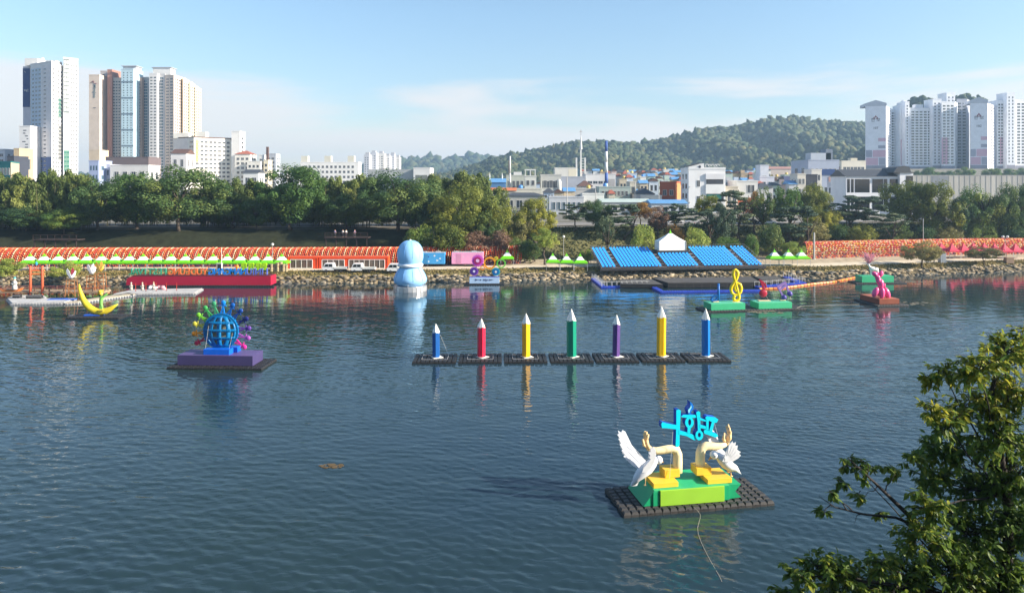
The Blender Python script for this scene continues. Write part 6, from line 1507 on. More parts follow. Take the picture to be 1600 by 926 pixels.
# ================================================================== THE TOWN
winglass = glassmat('window_glass', (.035, .045, .06, 1), .1); bluegl = glassmat('blue_glass', (.03, .09, .14, 1), .1); greengl = glassmat('green_glass', (.03, .16, .13, 1), .1)
wframe = mat('window_frame', (.62, .62, .60, 1), .5)
def wall(r, g, b, k=.80, rough=.85): return mat('wall_%d_%d_%d' % (r, g, b), rgb(r, g, b, k), rough, .10, .25)
class Plan:
    """a building raised on a plan polygon; the corners run left to right along the front, then back"""
    def __init__(s, label, cat, corners, top, z0, wmat, name='town_house', roof=None, parapet=.5, group=None, roof_at=None):
        s.c = [Vector((p.x, p.y, 0)) for p in (P(px, 0, Y) for px, Y in corners)]; Y0 = corners[0][1] if roof_at is None else roof_at
        s.zt = P(0, top, Y0).z; s.z0 = z0; s.Y = Y0; s.o = Vector((sum(p.x for p in s.c) / len(s.c), sum(p.y for p in s.c) / len(s.c), z0)); s.h = s.zt - z0
        s.t = thing(name, label, cat, s.o, 0, group)
        m = MB(); m.prism([(p.x - s.o.x, p.y - s.o.y) for p in s.c], (0, 0, -1), (1, 0, 0), (0, 1, 0), (0, 0, s.h + 1)); m.build('wall', wmat, s.t)
        if parapet:
            m = MB()
            n = len(s.c)
            for i in range(n):
                a, b2 = s.c[i] - s.o, s.c[(i + 1) % n] - s.o; a.z = b2.z = 0; L_ = (b2 - a).length; ang = math.atan2(b2.y - a.y, b2.x - a.x); mid = (a + b2) / 2
                m.base((mid.x, mid.y, s.h + .003 * i), (L_ + .24, .22, parapet), 0, ang)
            m.build('parapet', roof or wmat, s.t)
            m = MB(); m.prism([((p.x - s.o.x) * .98, (p.y - s.o.y) * .98) for p in s.c], (0, 0, s.h + .004), (1, 0, 0), (0, 1, 0), (0, 0, .05)); m.build('roof', mat('flat_roof', (.26, .25, .24, 1), .9, .3, .3), s.t)
    def side(s, i):
        a, b2 = s.c[i] - s.o, s.c[(i + 1) % len(s.c)] - s.o; a.z = b2.z = 0; u = (b2 - a); L_ = u.length; u.normalize(); n = Vector((u.y, -u.x, 0)); return a, u, n, L_
    def rect(s, m, i, u0, u1, v0, v1, proud, thick, mi=0):
        """a slab on wall i; u and v are fractions of the wall"""
        a, u, n, L_ = s.side(i); p = a + u * (L_ * (u0 + u1) / 2) + n * (proud - thick / 2); p.z = s.h * (v0 + v1) / 2
        m.box(p, (L_ * (u1 - u0), thick, s.h * (v1 - v0)), mi, math.atan2(u.y, u.x))
    def panel(s, i, u0, u1, v0, v1, mt, proud=.06, nm='wall_panel'):
        m = MB(); s.rect(m, i, u0, u1, v0, v1, proud, proud + .05); m.build(nm, mt, s.t); return s
    def windows(s, i, nx, nz, u0=.06, u1=.94, v0=.06, v1=.94, fw=.6, fh=.5, gl=None, sep=False, frame=None, skip=0.0, lift=0.0):
        """recess-framed windows; sep builds each window as its own part with pane and frame"""
        rg = random.Random(int(s.o.x * 3 + i * 7 + nz)); M_ = MB(); fr = frame or wframe; gl = gl or winglass; proto = None
        du, dv = (u1 - u0) / nx, (v1 - v0) / nz; a, u, n, L_ = s.side(i); ang = math.atan2(u.y, u.x); W_, H_ = L_ * du * fw, s.h * dv * fh
        for x in range(nx):
            for z in range(nz):
                if skip and rg.random() < skip: continue
                p = a + u * (L_ * (u0 + du * (x + .5))) + n * (.03 + lift); p.z = s.h * (v0 + dv * (z + .5))
                def put(m):
                    m.box((0, 0, H_ / 2 + .05), (W_ + .2, .16, .1), 1); m.box((0, 0, -H_ / 2 - .05), (W_ + .26, .22, .1), 1); m.box((-W_ / 2 - .05, 0, 0), (.1, .15, H_), 1); m.box((W_ / 2 + .05, 0, 0), (.1, .15, H_), 1); m.box((0, .0, 0), (.07, .1, H_), 1)
                if sep:
                    if proto is None:
                        m = MB(); put(m); m.m = [0] * len(m.m); f1 = m.mesh('window', fr); m = MB(); m.box((0, .03, 0), (W_, .06, H_)); f2 = m.mesh('pane', gl); proto = (f1, f2)
                    o = link_mesh('window', proto[0], s.t); o.location = p; o.rotation_euler = (0, 0, ang); link_mesh('pane', proto[1], o)
                else:
                    q = MB(); q.box((0, .02, 0), (W_, .08, H_), 0)
                    if W_ > .9: q.box((0, 0, H_ / 2 + .05), (W_ + .2, .16, .1), 1); q.box((0, 0, -H_ / 2 - .05), (W_ + .26, .22, .1), 1)
                    if W_ > 1.6: q.box((0, 0, 0), (.09, .13, H_), 1)
                    M_.add(q.v, [], 0); base_ = len(M_.v) - len(q.v)
                    T = Matrix.Translation(p) @ Matrix.Rotation(ang, 4, 'Z'); M_.v[base_:] = [tuple(T @ Vector(c)) for c in q.v]; M_.f += [tuple(k + base_ for k in f) for f in q.f]; M_.m += q.m
        if not sep and M_.f: tag(M_.build('windows', [gl, fr], s.t), kind='stuff')
        return s
    def roofbox(s, u, v, d, mt, nm='roof_house'):
        m = MB(); xs_ = [p.x - s.o.x for p in s.c]; ys_ = [p.y - s.o.y for p in s.c]
        m.base((min(xs_) + (max(xs_) - min(xs_)) * u, min(ys_) + (max(ys_) - min(ys_)) * v, s.h + .05), d); m.build(nm, mt, s.t); return s
    def gable(s, rise, mt, axis='x', over=.4):
        """pitched roof over a rectangular plan"""
        a, u, n, L_ = s.side(0); D_ = s.side(1)[3]; b_ = MB(); z = s.h + .01
        A0, A1 = a - u * over + n * over, a + u * (L_ + over) + n * over; B0, B1 = a - u * over - n * (D_ + over), a + u * (L_ + over) - n * (D_ + over)
        for q in (A0, A1, B0, B1): q.z = z
        if axis == 'x': R0, R1 = (A0 + B0) / 2, (A1 + B1) / 2
        elif axis == 'hip': R0, R1 = (A0 + B0) / 2 + u * min(L_, D_) * .45, (A1 + B1) / 2 - u * min(L_, D_) * .45
        else: R0, R1 = (A0 + A1) / 2, (B0 + B1) / 2
        R0 = R0 + Vector((0, 0, rise)); R1 = R1 + Vector((0, 0, rise))
        V = [A0, A1, B1, B0, R0, R1]
        F_ = [(0, 1, 5, 4), (2, 3, 4, 5), (1, 2, 5), (3, 0, 4)] if axis != 'y' else [(1, 2, 5, 4), (3, 0, 4, 5), (0, 1, 4), (2, 3, 5)]
        b_.add(V, F_ + [(3, 2, 1, 0)]); b_.build('roof', mt, s.t); return s
def box_plan(px0, px1, Y, D, dpx=None):
    """front corners and back corners; by default the sides run straight away from the river"""
    X0, X1 = P(px0, 0, Y).x, P(px1, 0, Y).x; q = lambda X: 800 + X * F / (Y + D)
    return [(px0, Y), (px1, Y), (q(X1) + (dpx or 0), Y + D), (q(X0) + (dpx or 0), Y + D)]
white_w, cream_w, grey_w = wall(238, 238, 236), wall(236, 226, 200), wall(196, 196, 198); beige_w, brick_w, dark_w = wall(214, 200, 176), wall(190, 98, 66), wall(70, 74, 86)
def low(label, px0, px1, top, Y, D=10, w=None, nx=3, nz=2, roof='flat', rm=None, cat='building', name='town_house', z0=9.0, sep=False, gl=None, par=.5, sides=True, fw=.55, fh=.5, box=None, rise=2.0, tank=None):
    b_ = Plan(label, cat, box_plan(px0, px1, Y, D), top, z0, w or white_w, name, None, par if roof == 'flat' else 0, None)
    if nx: b_.windows(0, nx, nz, .06, .94, .08, .95, fw, fh, gl, sep)
    if nx and sides and px0 > 800: b_.windows(3, 2, nz, .1, .9, .08, .95, .4, .45, gl, False)
    elif nx and sides: b_.windows(1, 2, nz, .1, .9, .08, .95, .4, .45, gl, False)
    if roof in ('x', 'y', 'hip'): b_.gable(rise, rm or mat('roof_grey', (.16, .17, .19, 1), .7), roof)
    if box: b_.roofbox(*box)
    if tank:
        m = MB(); m.lathe([(.9, 0), (.95, .7), (.9, 1.5), (.5, 1.8)], 12, c=(tank[0] * b_.side(0)[3] / 2, 0, b_.h + .1)); m.build('water_tank', tank[1], b_.t, True)
    return b_
roof_red, roof_brown, roof_blue = mat('roof_red', (.34, .10, .06, 1), .7), mat('roof_brown', (.12, .065, .05, 1), .7), mat('roof_blue', (.12, .30, .55, 1), .5); roof_dark = mat('roof_dark', (.06, .065, .075, 1), .6); orange_r = mat('roof_orange', (.55, .17, .06, 1), .7); tankb = mat('tank_blue', (.08, .25, .60, 1), .5); tanky = mat('tank_yellow', (.62, .45, .10, 1), .5)
# ------------------------------------------------------------------ left: white tower with the dark sign panel
Yt1 = 452; wt_ = wall(240, 240, 240, .78); lg = wall(222, 220, 222, .9)
b = Plan('tall white apartment tower with dark blue lower corner, farthest left', 'apartment tower', [(47.5, 462), (80.5, 450), (98.5, 470), (98.5, 486), (56, 486)], 97, 9, wt_, 'apartment_tower', None, .8, None, 450)
b.windows(0, 3, 31, .06, .52, .04, .97, .6, .4, bluegl).panel(0, .54, .98, .33, .985, lg, .05).windows(0, 1, 31, .62, .76, .04, .97, .7, .3, lift=.06).panel(0, .02, .99, .0, .325, wall(78, 96, 140, .9), .05).windows(0, 3, 9, .06, .60, .03, .31, .62, .45, lift=.08)
for k in range(10): b.panel(0, .54, .98, .36 + k * .063, .385 + k * .063, wall(225, 222, 224, .88), .07)
b.panel(0, .03, .5, .33, .97, wall(185, 202, 220, .92), .02)
b.windows(1, 4, 31, .05, .95, .03, .97, .46, .5)
b2 = Plan('tall white tower wing with grey framed window columns, right of the sunlit corner', 'apartment tower', [(98.8, 466), (122, 472), (122, 492), (101, 490)], 93, 9, wt_, 'apartment_tower', None, .8, None, 470)
b2.panel(0, .02, .40, .62, 1.0, wall(120, 128, 130, .9), .10).windows(0, 2, 12, .03, .40, .63, .99, .72, .62, wframe, lift=.12).windows(0, 3, 31, .45, .97, .03, .97, .36, .45)
b2.panel(0, .04, .42, .22, .36, wall(90, 140, 120, .9), .09).panel(0, .10, .42, .0, .21, wall(150, 155, 140, .9), .09).windows(0, 2, 11, .05, .40, .01, .36, .7, .6, greengl, lift=.12)
b.panel(1, .58, .80, .62, .76, wall(95, 140, 120, .9), .06).panel(1, .60, .86, .30, .56, wall(165, 165, 160, .9), .06).windows(1, 2, 9, .60, .86, .31, .56, .7, .6, lift=.09).windows(1, 1, 5, .58, .80, .62, .76, .8, .7, greengl, lift=.09)
b.roofbox(.34, .5, (8, 8, 4.6), white_w).roofbox(.74, .45, (6, 7, 3), white_w)
m = MB(); m.ball((-4, 0, b.h + 5.3), 1.0, 10, 6); m.build('radome', white_w, b.t, True)
s_ = Plan('slim grey white slab with a dark blue sign panel behind the white tower', 'apartment tower', box_plan(36, 47.2, 468, 14), 104, 9, wall(205, 205, 215, .88), 'apartment_tower', None, 0)
s_.panel(0, .0, .98, .70, .985, wall(40, 66, 120, .9), .25, 'sign_panel')
m = MB(); a, u, n, L_ = s_.side(0)
for k, (x0, z0_, x1, z1_) in enumerate(((.2, .83, .3, .815), (.3, .815, .4, .83), (.45, .82, .6, .82), (.52, .83, .52, .81), (.65, .83, .8, .83), (.72, .83, .72, .812), (.2, .965, .4, .955))):
    p, q = a + u * L_ * x0 + n * .3, a + u * L_ * x1 + n * .3; p.z, q.z = s_.h * z0_, s_.h * z1_; m.tube([p, q], .16, 4)
m.build('lettering', wframe, s_.t)
w_ = Plan('lower white wing with scattered dark dashes at the foot of the white tower', 'apartment tower', box_plan(30, 47.2, 446, 14), 198, 9, wt_, 'apartment_tower', None, .6); rgq = random.Random(2)
for k in range(26): x = rgq.uniform(.05, .7); w_.panel(0, x, x + rgq.uniform(.12, .3), .02 + k * .037, .032 + k * .037, dark_w, .05, 'dash')
# ------------------------------------------------------------------ left: the tan tower group
Yg2 = 620
def col(label, px0, px1, top, Y, w, D=16, nx=2, nz=38, fw=.55, fh=.4, gl=None, sidew=True, par=.8, v0=.03):
    b = Plan(label, 'apartment tower', box_plan(px0, px1, Y, D), top, 9, w, 'apartment_tower', None, par)
    if nx: b.windows(0, nx, nz, .05, .95, v0, .985, fw, fh, gl)
    return b
tanw = wall(214, 198, 182, .9); br = wall(176, 128, 112, .9); bgw = wall(206, 196, 184, .9); lbw = wall(190, 216, 226, .92); crw = wall(244, 228, 198, .80)
b = col('blank tan gable slab with vertical lettering, left end of the tan tower group', 139, 155.2, 118, Yg2, tanw, 22, 0)
T = Matrix.Translation(b.side(0)[0] + Vector((b.side(0)[3] * .42, -.12, b.h * .925))) @ Matrix.Rotation(R(90), 4, 'X') @ Matrix.Rotation(R(-90), 4, 'Z')
text_mesh('lettering', 'MiraJoo', 3.5, .12, mat('letter_teal', (.10, .16, .18, 1), .6), b.t, T, 'LEFT', .03)
T = Matrix.Translation(b.side(0)[0] + Vector((b.side(0)[3] * .42, -.12, b.h * .738))) @ Matrix.Rotation(R(90), 4, 'X') @ Matrix.Rotation(R(-90), 4, 'Z'); text_mesh('lettering', 'I', 3.2, .12, dark_w, b.t, T, 'LEFT', .06)
m = MB()
for x0, z0_, x1, z1_ in ((.2, .94, .42, .955), (.42, .955, .5, .945), (.5, .945, .38, .94), (.5, .937, .58, .932), (.62, .937, .66, .93), (.7, .937, .72, .93)):
    a, u, n, L_ = b.side(0); p, q = a + u * L_ * x0 + n * .15, a + u * L_ * x1 + n * .15; p.z, q.z = b.h * z0_, b.h * z1_; m.tube([p, q], .28, 4)
m.build('emblem', mat('emblem_maroon', (.16, .05, .06, 1), .6), b.t)
col('narrow tan recess with dark windows beside the lettered gable', 157, 167.6, 112, Yg2 + 12, wall(200, 190, 186, .9), 14, 1, 38, .3, .4)
col('narrow red brown column rising above the tan tower group', 167.8, 175, 110, Yg2 + 6, br, 14, 0)
b = col('beige balcony block between the brown and pale blue columns', 175.2, 189.3, 123, Yg2 + 8, bgw, 14, 3, 38, .6, .42)
b = col('pale blue stair tower with red lower storeys', 189.5, 208.6, 109, Yg2, lbw, 16, 3, 38, .28, .4, v0=.24)
b.panel(0, .0, 1.0, .0, .215, wall(190, 112, 100, .9), .06).panel(0, 0, 1, .10, .118, white_w, .1)
for k in range(5): b.panel(0, 0, 1, .40 + k * .125, .41 + k * .125, wall(120, 140, 155), .25, 'band')
b.roofbox(.5, .5, (11, 9, 3.2), wall(225, 230, 235)); m = MB(); m.base((0, 0, b.h + 3.3), (13, 11, .5)); m.build('roof_slab', grey_w, b.t)
col('red brown block with dark window slots right of the pale blue tower', 210, 221.5, 123, Yg2 + 10, wall(180, 150, 135, .9), 14, 2, 38, .35, .4); col('dark windowed slot between the brown and white blocks', 221.8, 233, 122, Yg2 + 14, wall(160, 160, 165, .9), 14, 1, 38, .55, .6, bluegl)
b = col('white balcony tower with orange foot', 233.2, 245.5, 116, Yg2 + 2, wall(226, 224, 222, .92), 14, 2, 38, .6, .42); b.panel(0, .05, .8, .0, .24, wall(216, 132, 104, .9), .06).windows(0, 2, 9, .05, .95, .01, .24, .6, .42, lift=.08)
b = col('grey striped column with roof box in the tan tower group', 245.8, 257.6, 117, Yg2 + 6, wall(190, 190, 192, .9), 14, 1, 38, .6, .55, bluegl); b.roofbox(.5, .4, (15, 9, 6), white_w); m = MB(); m.base((0, -1, b.h + 6.1), (17, 11, .5)); m.build('roof_slab', grey_w, b.t)
b = Plan('pinkish beige corner block, its sunlit cream side stepping down to the right', 'apartment tower', [(258, 626), (271.5, 622), (286, 640), (286, 655), (262, 655)], 118, 9, wall(222, 206, 192, .92), 'apartment_tower', None, .8, None, 622); b.windows(0, 2, 38, .04, .96, .03, .985, .66, .42).windows(1, 4, 38, .04, .96, .03, .985, .5, .5, frame=crw)
for k, (a, c, tp, lab) in enumerate(((286.2, 296, 124, 'cream sunlit tower block second from the right in the tan group'), (296.2, 305, 130, 'cream sunlit tower block with a notch of shade, nearly last'), (305.2, 314.5, 137, 'cream sunlit tower block lowest at the right of the tan group'))):
    b = Plan(lab, 'apartment tower', [(a - 4, 640 + k * 12), (a, 634 + k * 12), (c, 648 + k * 12), (c, 664 + k * 12), (a - 4, 664 + k * 12)], tp, 9, crw, 'apartment_tower', None, .8, None, 634 + k * 12); b.windows(1, 3, 36, .06, .94, .03, .98, .5, .5, frame=crw); b.roofbox(.6, .5, (3, 5, 3), crw)
low('low dark brown block in front of the tan towers', 165, 232, 246, 560, 20, wall(120, 105, 105), 0); low('small tan annex at the foot of the lettered gable', 139, 155, 235, 600, 14, wall(226, 206, 178), 0)
# cream mid-rise
ym = 470; cm = wall(236, 232, 222, .92)
b = Plan('cream mid rise apartment block with brown gabled end', 'apartment block', [(271, 482), (303, 470), (361.5, 486), (361.5, 500), (285, 500)], 215, 9, cm, 'apartment_block', roof_brown, .7, None, 470); b.windows(1, 8, 14, .03, .97, .02, .97, .62, .42).panel(1, .05, .12, .62, .97, wall(222, 224, 120), .06)
b.windows(0, 1, 13, .78, .98, .02, .97, .8, .4, frame=crw).panel(0, .0, .72, .0, .99, wall(226, 220, 216, .92), .04)
b.roofbox(.22, .4, (10, 6, 3.6), cm).roofbox(.52, .5, (6, 5, 4.4), cm)
b = low('white stair tower rising at the right end of the cream mid rise', 361.8, 375, 206, 482, 9, wall(238, 236, 232, .92), 0); b.windows(1, 1, 14, .2, .8)
b = low('small cream gabled annex below the brown gabled end', 267, 291, 240, 455, 12, wall(226, 222, 220, .92), 2, 3, 'x', roof_brown, rise=3, fw=.4)
b = low('stepped cream block with red roof beside the stair tower', 367, 391, 241, 478, 12, cm, 3, 9, 'hip', roof_red, rise=2.5); b = low('lower cream stepped block beside the red roofed one', 386, 407, 253, 474, 10, cm, 3, 7); b = low('white narrow stair block among the cream stepped blocks', 404, 412, 243, 480, 8, white_w, 1, 9); low('cream block end with orange chimney', 412, 419, 251, 476, 8, cream_w, 1, 7, box=(.4, .5, (1.4, 1.4, 9), roof_brown, 'chimney'))
low('grey blue slab closing the cream stepped blocks', 415, 431, 241, 520, 10, wall(190, 196, 206), 2, 10); low('low white gabled house under the cream blocks', 380, 404, 270, 420, 10, white_w, 2, 2, 'x', roof_dark)
# low offices below the tan towers
b = low('low white office with wide windows below the tan towers', 172, 232, 259, 420, 14, wall(228, 226, 224), 4, 2, sep=True, fw=.5); low('pale lilac office block beside the low white office', 154.5, 171.6, 258, 424, 14, wall(206, 206, 220), 4, 3); b = low('blue glazed office block right of the white tower', 139, 154, 252, 416, 14, wall(170, 184, 220), 3, 4, gl=bluegl); low('orange tiled little house in the gap beside the white tower', 122.5, 138.5, 281, 415, 10, wall(226, 200, 170), 2, 1, 'x', roof_red)
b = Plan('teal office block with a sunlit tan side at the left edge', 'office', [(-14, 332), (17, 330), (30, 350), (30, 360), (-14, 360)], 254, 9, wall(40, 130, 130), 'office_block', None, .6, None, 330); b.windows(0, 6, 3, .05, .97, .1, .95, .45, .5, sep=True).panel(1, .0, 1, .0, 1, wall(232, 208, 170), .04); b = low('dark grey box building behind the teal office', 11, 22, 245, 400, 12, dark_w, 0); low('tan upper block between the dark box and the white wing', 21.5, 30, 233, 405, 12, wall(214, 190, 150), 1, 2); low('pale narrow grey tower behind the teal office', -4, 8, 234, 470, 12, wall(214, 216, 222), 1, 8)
# white slab apartments and far towers
b = low('long white slab apartment block with three roof stair boxes', 469, 560, 254, 620, 12, wall(240, 238, 234, .92), 12, 6, name='apartment_block', cat='apartment block', fw=.5, fh=.45)
for u in (.06, .46, .86): b.roofbox(u, .4, (5.5, 5, 5.6), wall(236, 232, 215))
for k, (a, c, tp) in enumerate(((568.5, 577, 242), (577.5, 588, 239), (588.5, 600, 240), (600.5, 609, 244), (609.5, 616, 242), (616.5, 624, 246))):
    b = low(['first slim pale tower of the far cluster', 'tallest slim pale tower of the far cluster', 'wide pale tower third in the far cluster', 'lower pale tower fourth in the far cluster', 'narrow tan tower fifth in the far cluster', 'last pale tower of the far cluster beside the hill'][k], a, c, tp, 1150 + 20 * k, 20, wall(*((222, 222, 226), (206, 208, 216), (226, 224, 220))[k % 3]), 2, 14, name='apartment_tower', cat='apartment tower', fw=.5, fh=.4); b.roofbox(.5, .5, (6, 8, 4), wall(200, 200, 205))
b = low('wide low grey hall behind the bamboo grove', 575, 660, 266, 470, 20, wall(186, 190, 190), 0, box=None); b = low('white portal framed end of the grey hall', 646, 672, 263, 460, 20, wall(236, 236, 234), 0); b.panel(0, .12, .84, .2, .8, wall(120, 126, 120), .05)
low('distant tiny white block left of the slab apartments', 436, 448, 262, 900, 12, white_w, 3, 3); low('distant tiny pale block beside the cream blocks', 449, 466, 264, 950, 12, wall(214, 214, 218), 3, 3)
# ------------------------------------------------------------------ middle: low town under the hill
b = low('beige flat house with glazed roof room above the yellow tree', 722, 756, 283, 350, 12, beige_w, 4, 1, tank=(.5, tanky), sep=True); b.roofbox(.35, .5, (5, 5, 1.6), wall(170, 180, 170))
b = low('blue gabled pavilion with two little white spires', 757, 790, 285, 400, 12, wall(90, 140, 190), 3, 1, 'x', roof_blue, gl=bluegl, rise=2.2)
for u in (-.28, .34): m = MB(); m.lathe([(.5, 0), (.35, 1.6), (.1, 3.8)], 8, c=(u * 11, 0, b.h + 1.4)); m.build('spire', white_w, b.t)
b = low('grey green apartment house with white rooftop frames', 791, 821, 275, 360, 12, wall(206, 210, 196), 4, 2, sep=True); b.roofbox(.6, .5, (4, 4, 2), white_w)
b = low('white house with open square roof frame beside the grey green one', 820, 838, 276, 340, 10, wall(232, 232, 222), 2, 3, sep=True)
m = MB()
for x in (-2.3, 0, 2.3):
    m.base((x, -2, b.h), (.3, .3, 3.0)); m.base((x, 2, b.h), (.3, .3, 3.0))
m.base((0, -2, b.h + 3), (5.2, .5, .45)); m.base((0, 2, b.h + 3), (5.2, .5, .45)); m.build('roof_frame', white_w, b.t)
b = low('grey house with dark ribbon window and arched end bay', 845, 877, 274, 345, 12, wall(206, 206, 200), 3, 2, sep=True); b.panel(0, .08, .72, .62, .82, winglass, .06, 'ribbon_window'); m = MB(); m.lathe([(1.2, 0), (1.2, 8.4), (.8, 9.3), (.1, 9.7)], 14, c=(3.7, -5.4, 4)); m.build('arched_bay', wall(220, 220, 215), b.t, True)
low('long low house with orange striped roof', 758, 806, 298, 300, 12, wall(206, 200, 186), 6, 1, 'x', orange_r, rise=1.2, sep=True); low('flat pale house in front of the grey green apartments', 800, 846, 296, 315, 12, wall(216, 214, 200), 5, 1, sep=True, tank=(-.4, tankb)); low('low house with black curved roof edge behind the small trees', 786, 852, 306, 285, 10, wall(190, 188, 180), 4, 1, 'hip', roof_dark, rise=1.2)
# church
b = low('white church with a tall open steeple under the hill', 867, 901, 263, 520, 16, wall(240, 236, 226), 0, name='church', cat='church'); b.panel(0, .62, .98, .0, .98, wall(250, 240, 214), .06).windows(0, 3, 1, .66, .96, .55, .8, .35, .4, lift=.1)
sx2 = 11.0
for e, (dx, hgt) in enumerate(((-1.9, 30), (0.2, 36), (2.2, 30))): m = MB(); m.base((sx2 + dx * 1.5, -1, 0), (1.1, 1.1, hgt)); m.build('steeple_post', wall(236, 236, 232), b.t)
for k in range(9): m = MB(); m.base((sx2 + 1.8, -1, 14 + k * 1.9), (3.2, .8, .35)); m.build('rung', white_w, b.t)
m = MB(); m.box((sx2 - 1.3, -1, 17), (2.0, .6, 10)); m.build('glass_panel', bluegl, b.t)
m = MB(); m.lathe([(1.1, 36), (.7, 40), (.2, 46)], 8, c=(sx2 + .3, -1, 0)); m.build('spire', wall(225, 225, 225), b.t); m = MB(); m.base((sx2 + .3, -1, 46), (.25, .25, 4)); m.base((sx2 + .3, -1, 48.4), (2.2, .25, .25)); m.build('cross', wall(180, 150, 140), b.t)
b = low('white industrial building with striped front beside the tall chimney', 915, 962, 273, 430, 20, wall(232, 230, 228), 5, 2, fh=.2, fw=.8); b.panel(0, .76, .97, .05, .85, wall(190, 186, 184), .1); low('grey boxy warehouse in front of the church', 876, 914, 277, 420, 16, wall(192, 196, 206), 5, 1, fh=.12)
def chimney(label, px, top, Y, r, bands, z0=9):
    X = (px - 800) * Y / F; h_ = P(0, top, Y).z - z0; t = thing('chimney', label, 'chimney', (X, Y, z0)); n = len(bands)
    for k, mt in enumerate(bands): m = MB(); m.lathe([(r * (1.15 - .35 * k / n), h_ * k / n), (r * (1.15 - .35 * (k + 1) / n), h_ * (k + 1) / n)], 14); m.build('band', mt, t, True)
bb = wall(70, 100, 170, .9)
chimney('tall blue and white banded chimney below the hill', 947.3, 220, 400, .85, [white_w, white_w, bb, white_w, white_w, bb]); chimney('slim white chimney left of the church', 797, 244, 352, .42, [white_w] * 3); chimney('thin dark pole chimney beside the slim white one', 795.2, 250, 380, .2, [grey_w, roof_brown])
low('grey house with maroon pitched roof before the warehouse', 889, 930, 296, 330, 14, wall(206, 204, 200), 4, 1, 'flat', tank=(.6, tanky)); low('small maroon hip roofed house', 904, 926, 291, 350, 10, wall(210, 206, 200), 2, 1, 'hip', roof_brown, rise=2.6)
low('long grey green two storey house with many windows', 936, 985, 293, 320, 12, wall(180, 196, 190), 7, 2, sep=True, tank=(-.5, tankb)); low('narrow beige stair house beside the grey green long house', 984, 994, 285, 322, 10, wall(222, 214, 196), 1, 2, sep=True); low('white house with wide dark pitched roof', 994, 1023, 303, 310, 12, wall(222, 218, 212), 3, 1, 'hip', roof_dark, rise=2.4)
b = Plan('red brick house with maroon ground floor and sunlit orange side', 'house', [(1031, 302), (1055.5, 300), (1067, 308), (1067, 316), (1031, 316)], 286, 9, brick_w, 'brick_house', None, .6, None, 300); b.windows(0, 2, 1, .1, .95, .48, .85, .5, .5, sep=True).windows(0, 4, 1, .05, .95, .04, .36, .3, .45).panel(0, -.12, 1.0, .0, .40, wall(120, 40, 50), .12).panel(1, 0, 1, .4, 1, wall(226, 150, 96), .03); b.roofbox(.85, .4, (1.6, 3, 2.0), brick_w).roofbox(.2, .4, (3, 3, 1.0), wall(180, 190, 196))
low('white boarded shed in front of the grey green house', 910, 944, 304, 280, 8, wall(232, 232, 226), 0); low('low blue glazed market hall at the left of the white boards', 858, 912, 309, 270, 12, wall(206, 210, 216), 6, 1, gl=bluegl, sep=True); low('long hall with light blue metal roof behind the red brown tree', 1018, 1074, 318, 262, 12, wall(206, 210, 214), 4, 1, 'x', roof_blue, rise=1.3); low('long pale green roofed hall behind the pines', 940, 1016, 316, 268, 12, wall(212, 210, 206), 6, 1, 'x', wall(190, 206, 200), rise=1.2); low('white low shop with signboard near the market hall', 1008, 1034, 307, 290, 10, wall(226, 222, 214), 3, 1, sep=True)
# four storey white building with green glass
Yw4 = 285; b = Plan('four storey white building with green ribbon windows and roof letters', 'building', box_plan(1076, 1133.5, Yw4, 13), 264.5, 9, wall(236, 236, 236, .9), 'office_block', None, .7)
b.panel(0, .46, .97, .77, .90, wall(228, 228, 230, .9), .5).panel(0, .48, .94, .66, .775, winglass, .2, 'ribbon_window').panel(0, .46, .97, .44, .655, wall(240, 240, 238, .9), .45).panel(0, .48, .88, .285, .43, greengl, .25, 'ribbon_window').panel(0, .88, .95, .285, .43, winglass, .22, 'ribbon_window').panel(0, .46, .97, .17, .28, wall(236, 236, 234, .9), .45).panel(0, .48, .9, .04, .165, greengl, .2, 'ribbon_window')
for v in (.60, .24, .04): b.windows(0, 1, 1, .22, .31, v, v + .15, .85, .9, sep=True)
b.windows(3, 2, 4, .1, .9, .05, .95, .5, .5)
m = MB(); a, u, n, L_ = b.side(0); m.prism([(0, 0), (L_ * .42, 0), (L_ * .42, 2.3), (0, 1.0)], (a.x, a.y, b.h), (1, 0, 0), (0, 0, 1), (0, 6, 0)); m.build('stair_house', wall(232, 232, 232, .9), b.t); m = MB(); m.prism([(-.3, 1.05), (L_ * .36, 2.45), (L_ * .36, 2.65), (-.3, 1.3)], (a.x, a.y - .2, b.h), (1, 0, 0), (0, 0, 1), (0, 6.6, 0)); m.build('stair_roof', roof_dark, b.t)
m = MB(); T = Matrix.Translation((a.x + L_ * .30, a.y - .06, b.h + .95)) @ Matrix.Rotation(R(90), 4, 'X'); m.lathe([(.5, -.05), (.5, .1)], 16, M=T); m.build('clock', dark_w, b.t)
m = MB()
for k in range(12): m.base((a.x + L_ * (.46 + .045 * k), a.y + .3, b.h + .5), (.06, .06, 1.6))
m.base((a.x + L_ * .7, a.y + .3, b.h + 2.0), (L_ * .5, .08, .08)); m.build('roof_railing', grey_w, b.t)
for k in range(5):
    m = MB(); c = Vector((a.x + L_ * (.50 + .075 * k), a.y + .1, b.h + 1.35)); n_ = 10; rr = (.6, .42, .5, .4, .55)[k]
    m.tube([c + Vector((rr * math.cos(q * .6), 0, rr * math.sin(q * .6))) for q in range((8, 9, 7, 10, 8)[k])], .12, 5); m.build('roof_letter', white_w, b.t)
for k in range(2): m = MB(); z = b.h * (.1 + .36 * k); m.tube([(a.x - 1.2, a.y + 1, z), (a.x + .6, a.y - .3, z + 2.6)], .16, 5); m.build('outside_stair', white_w, b.t)
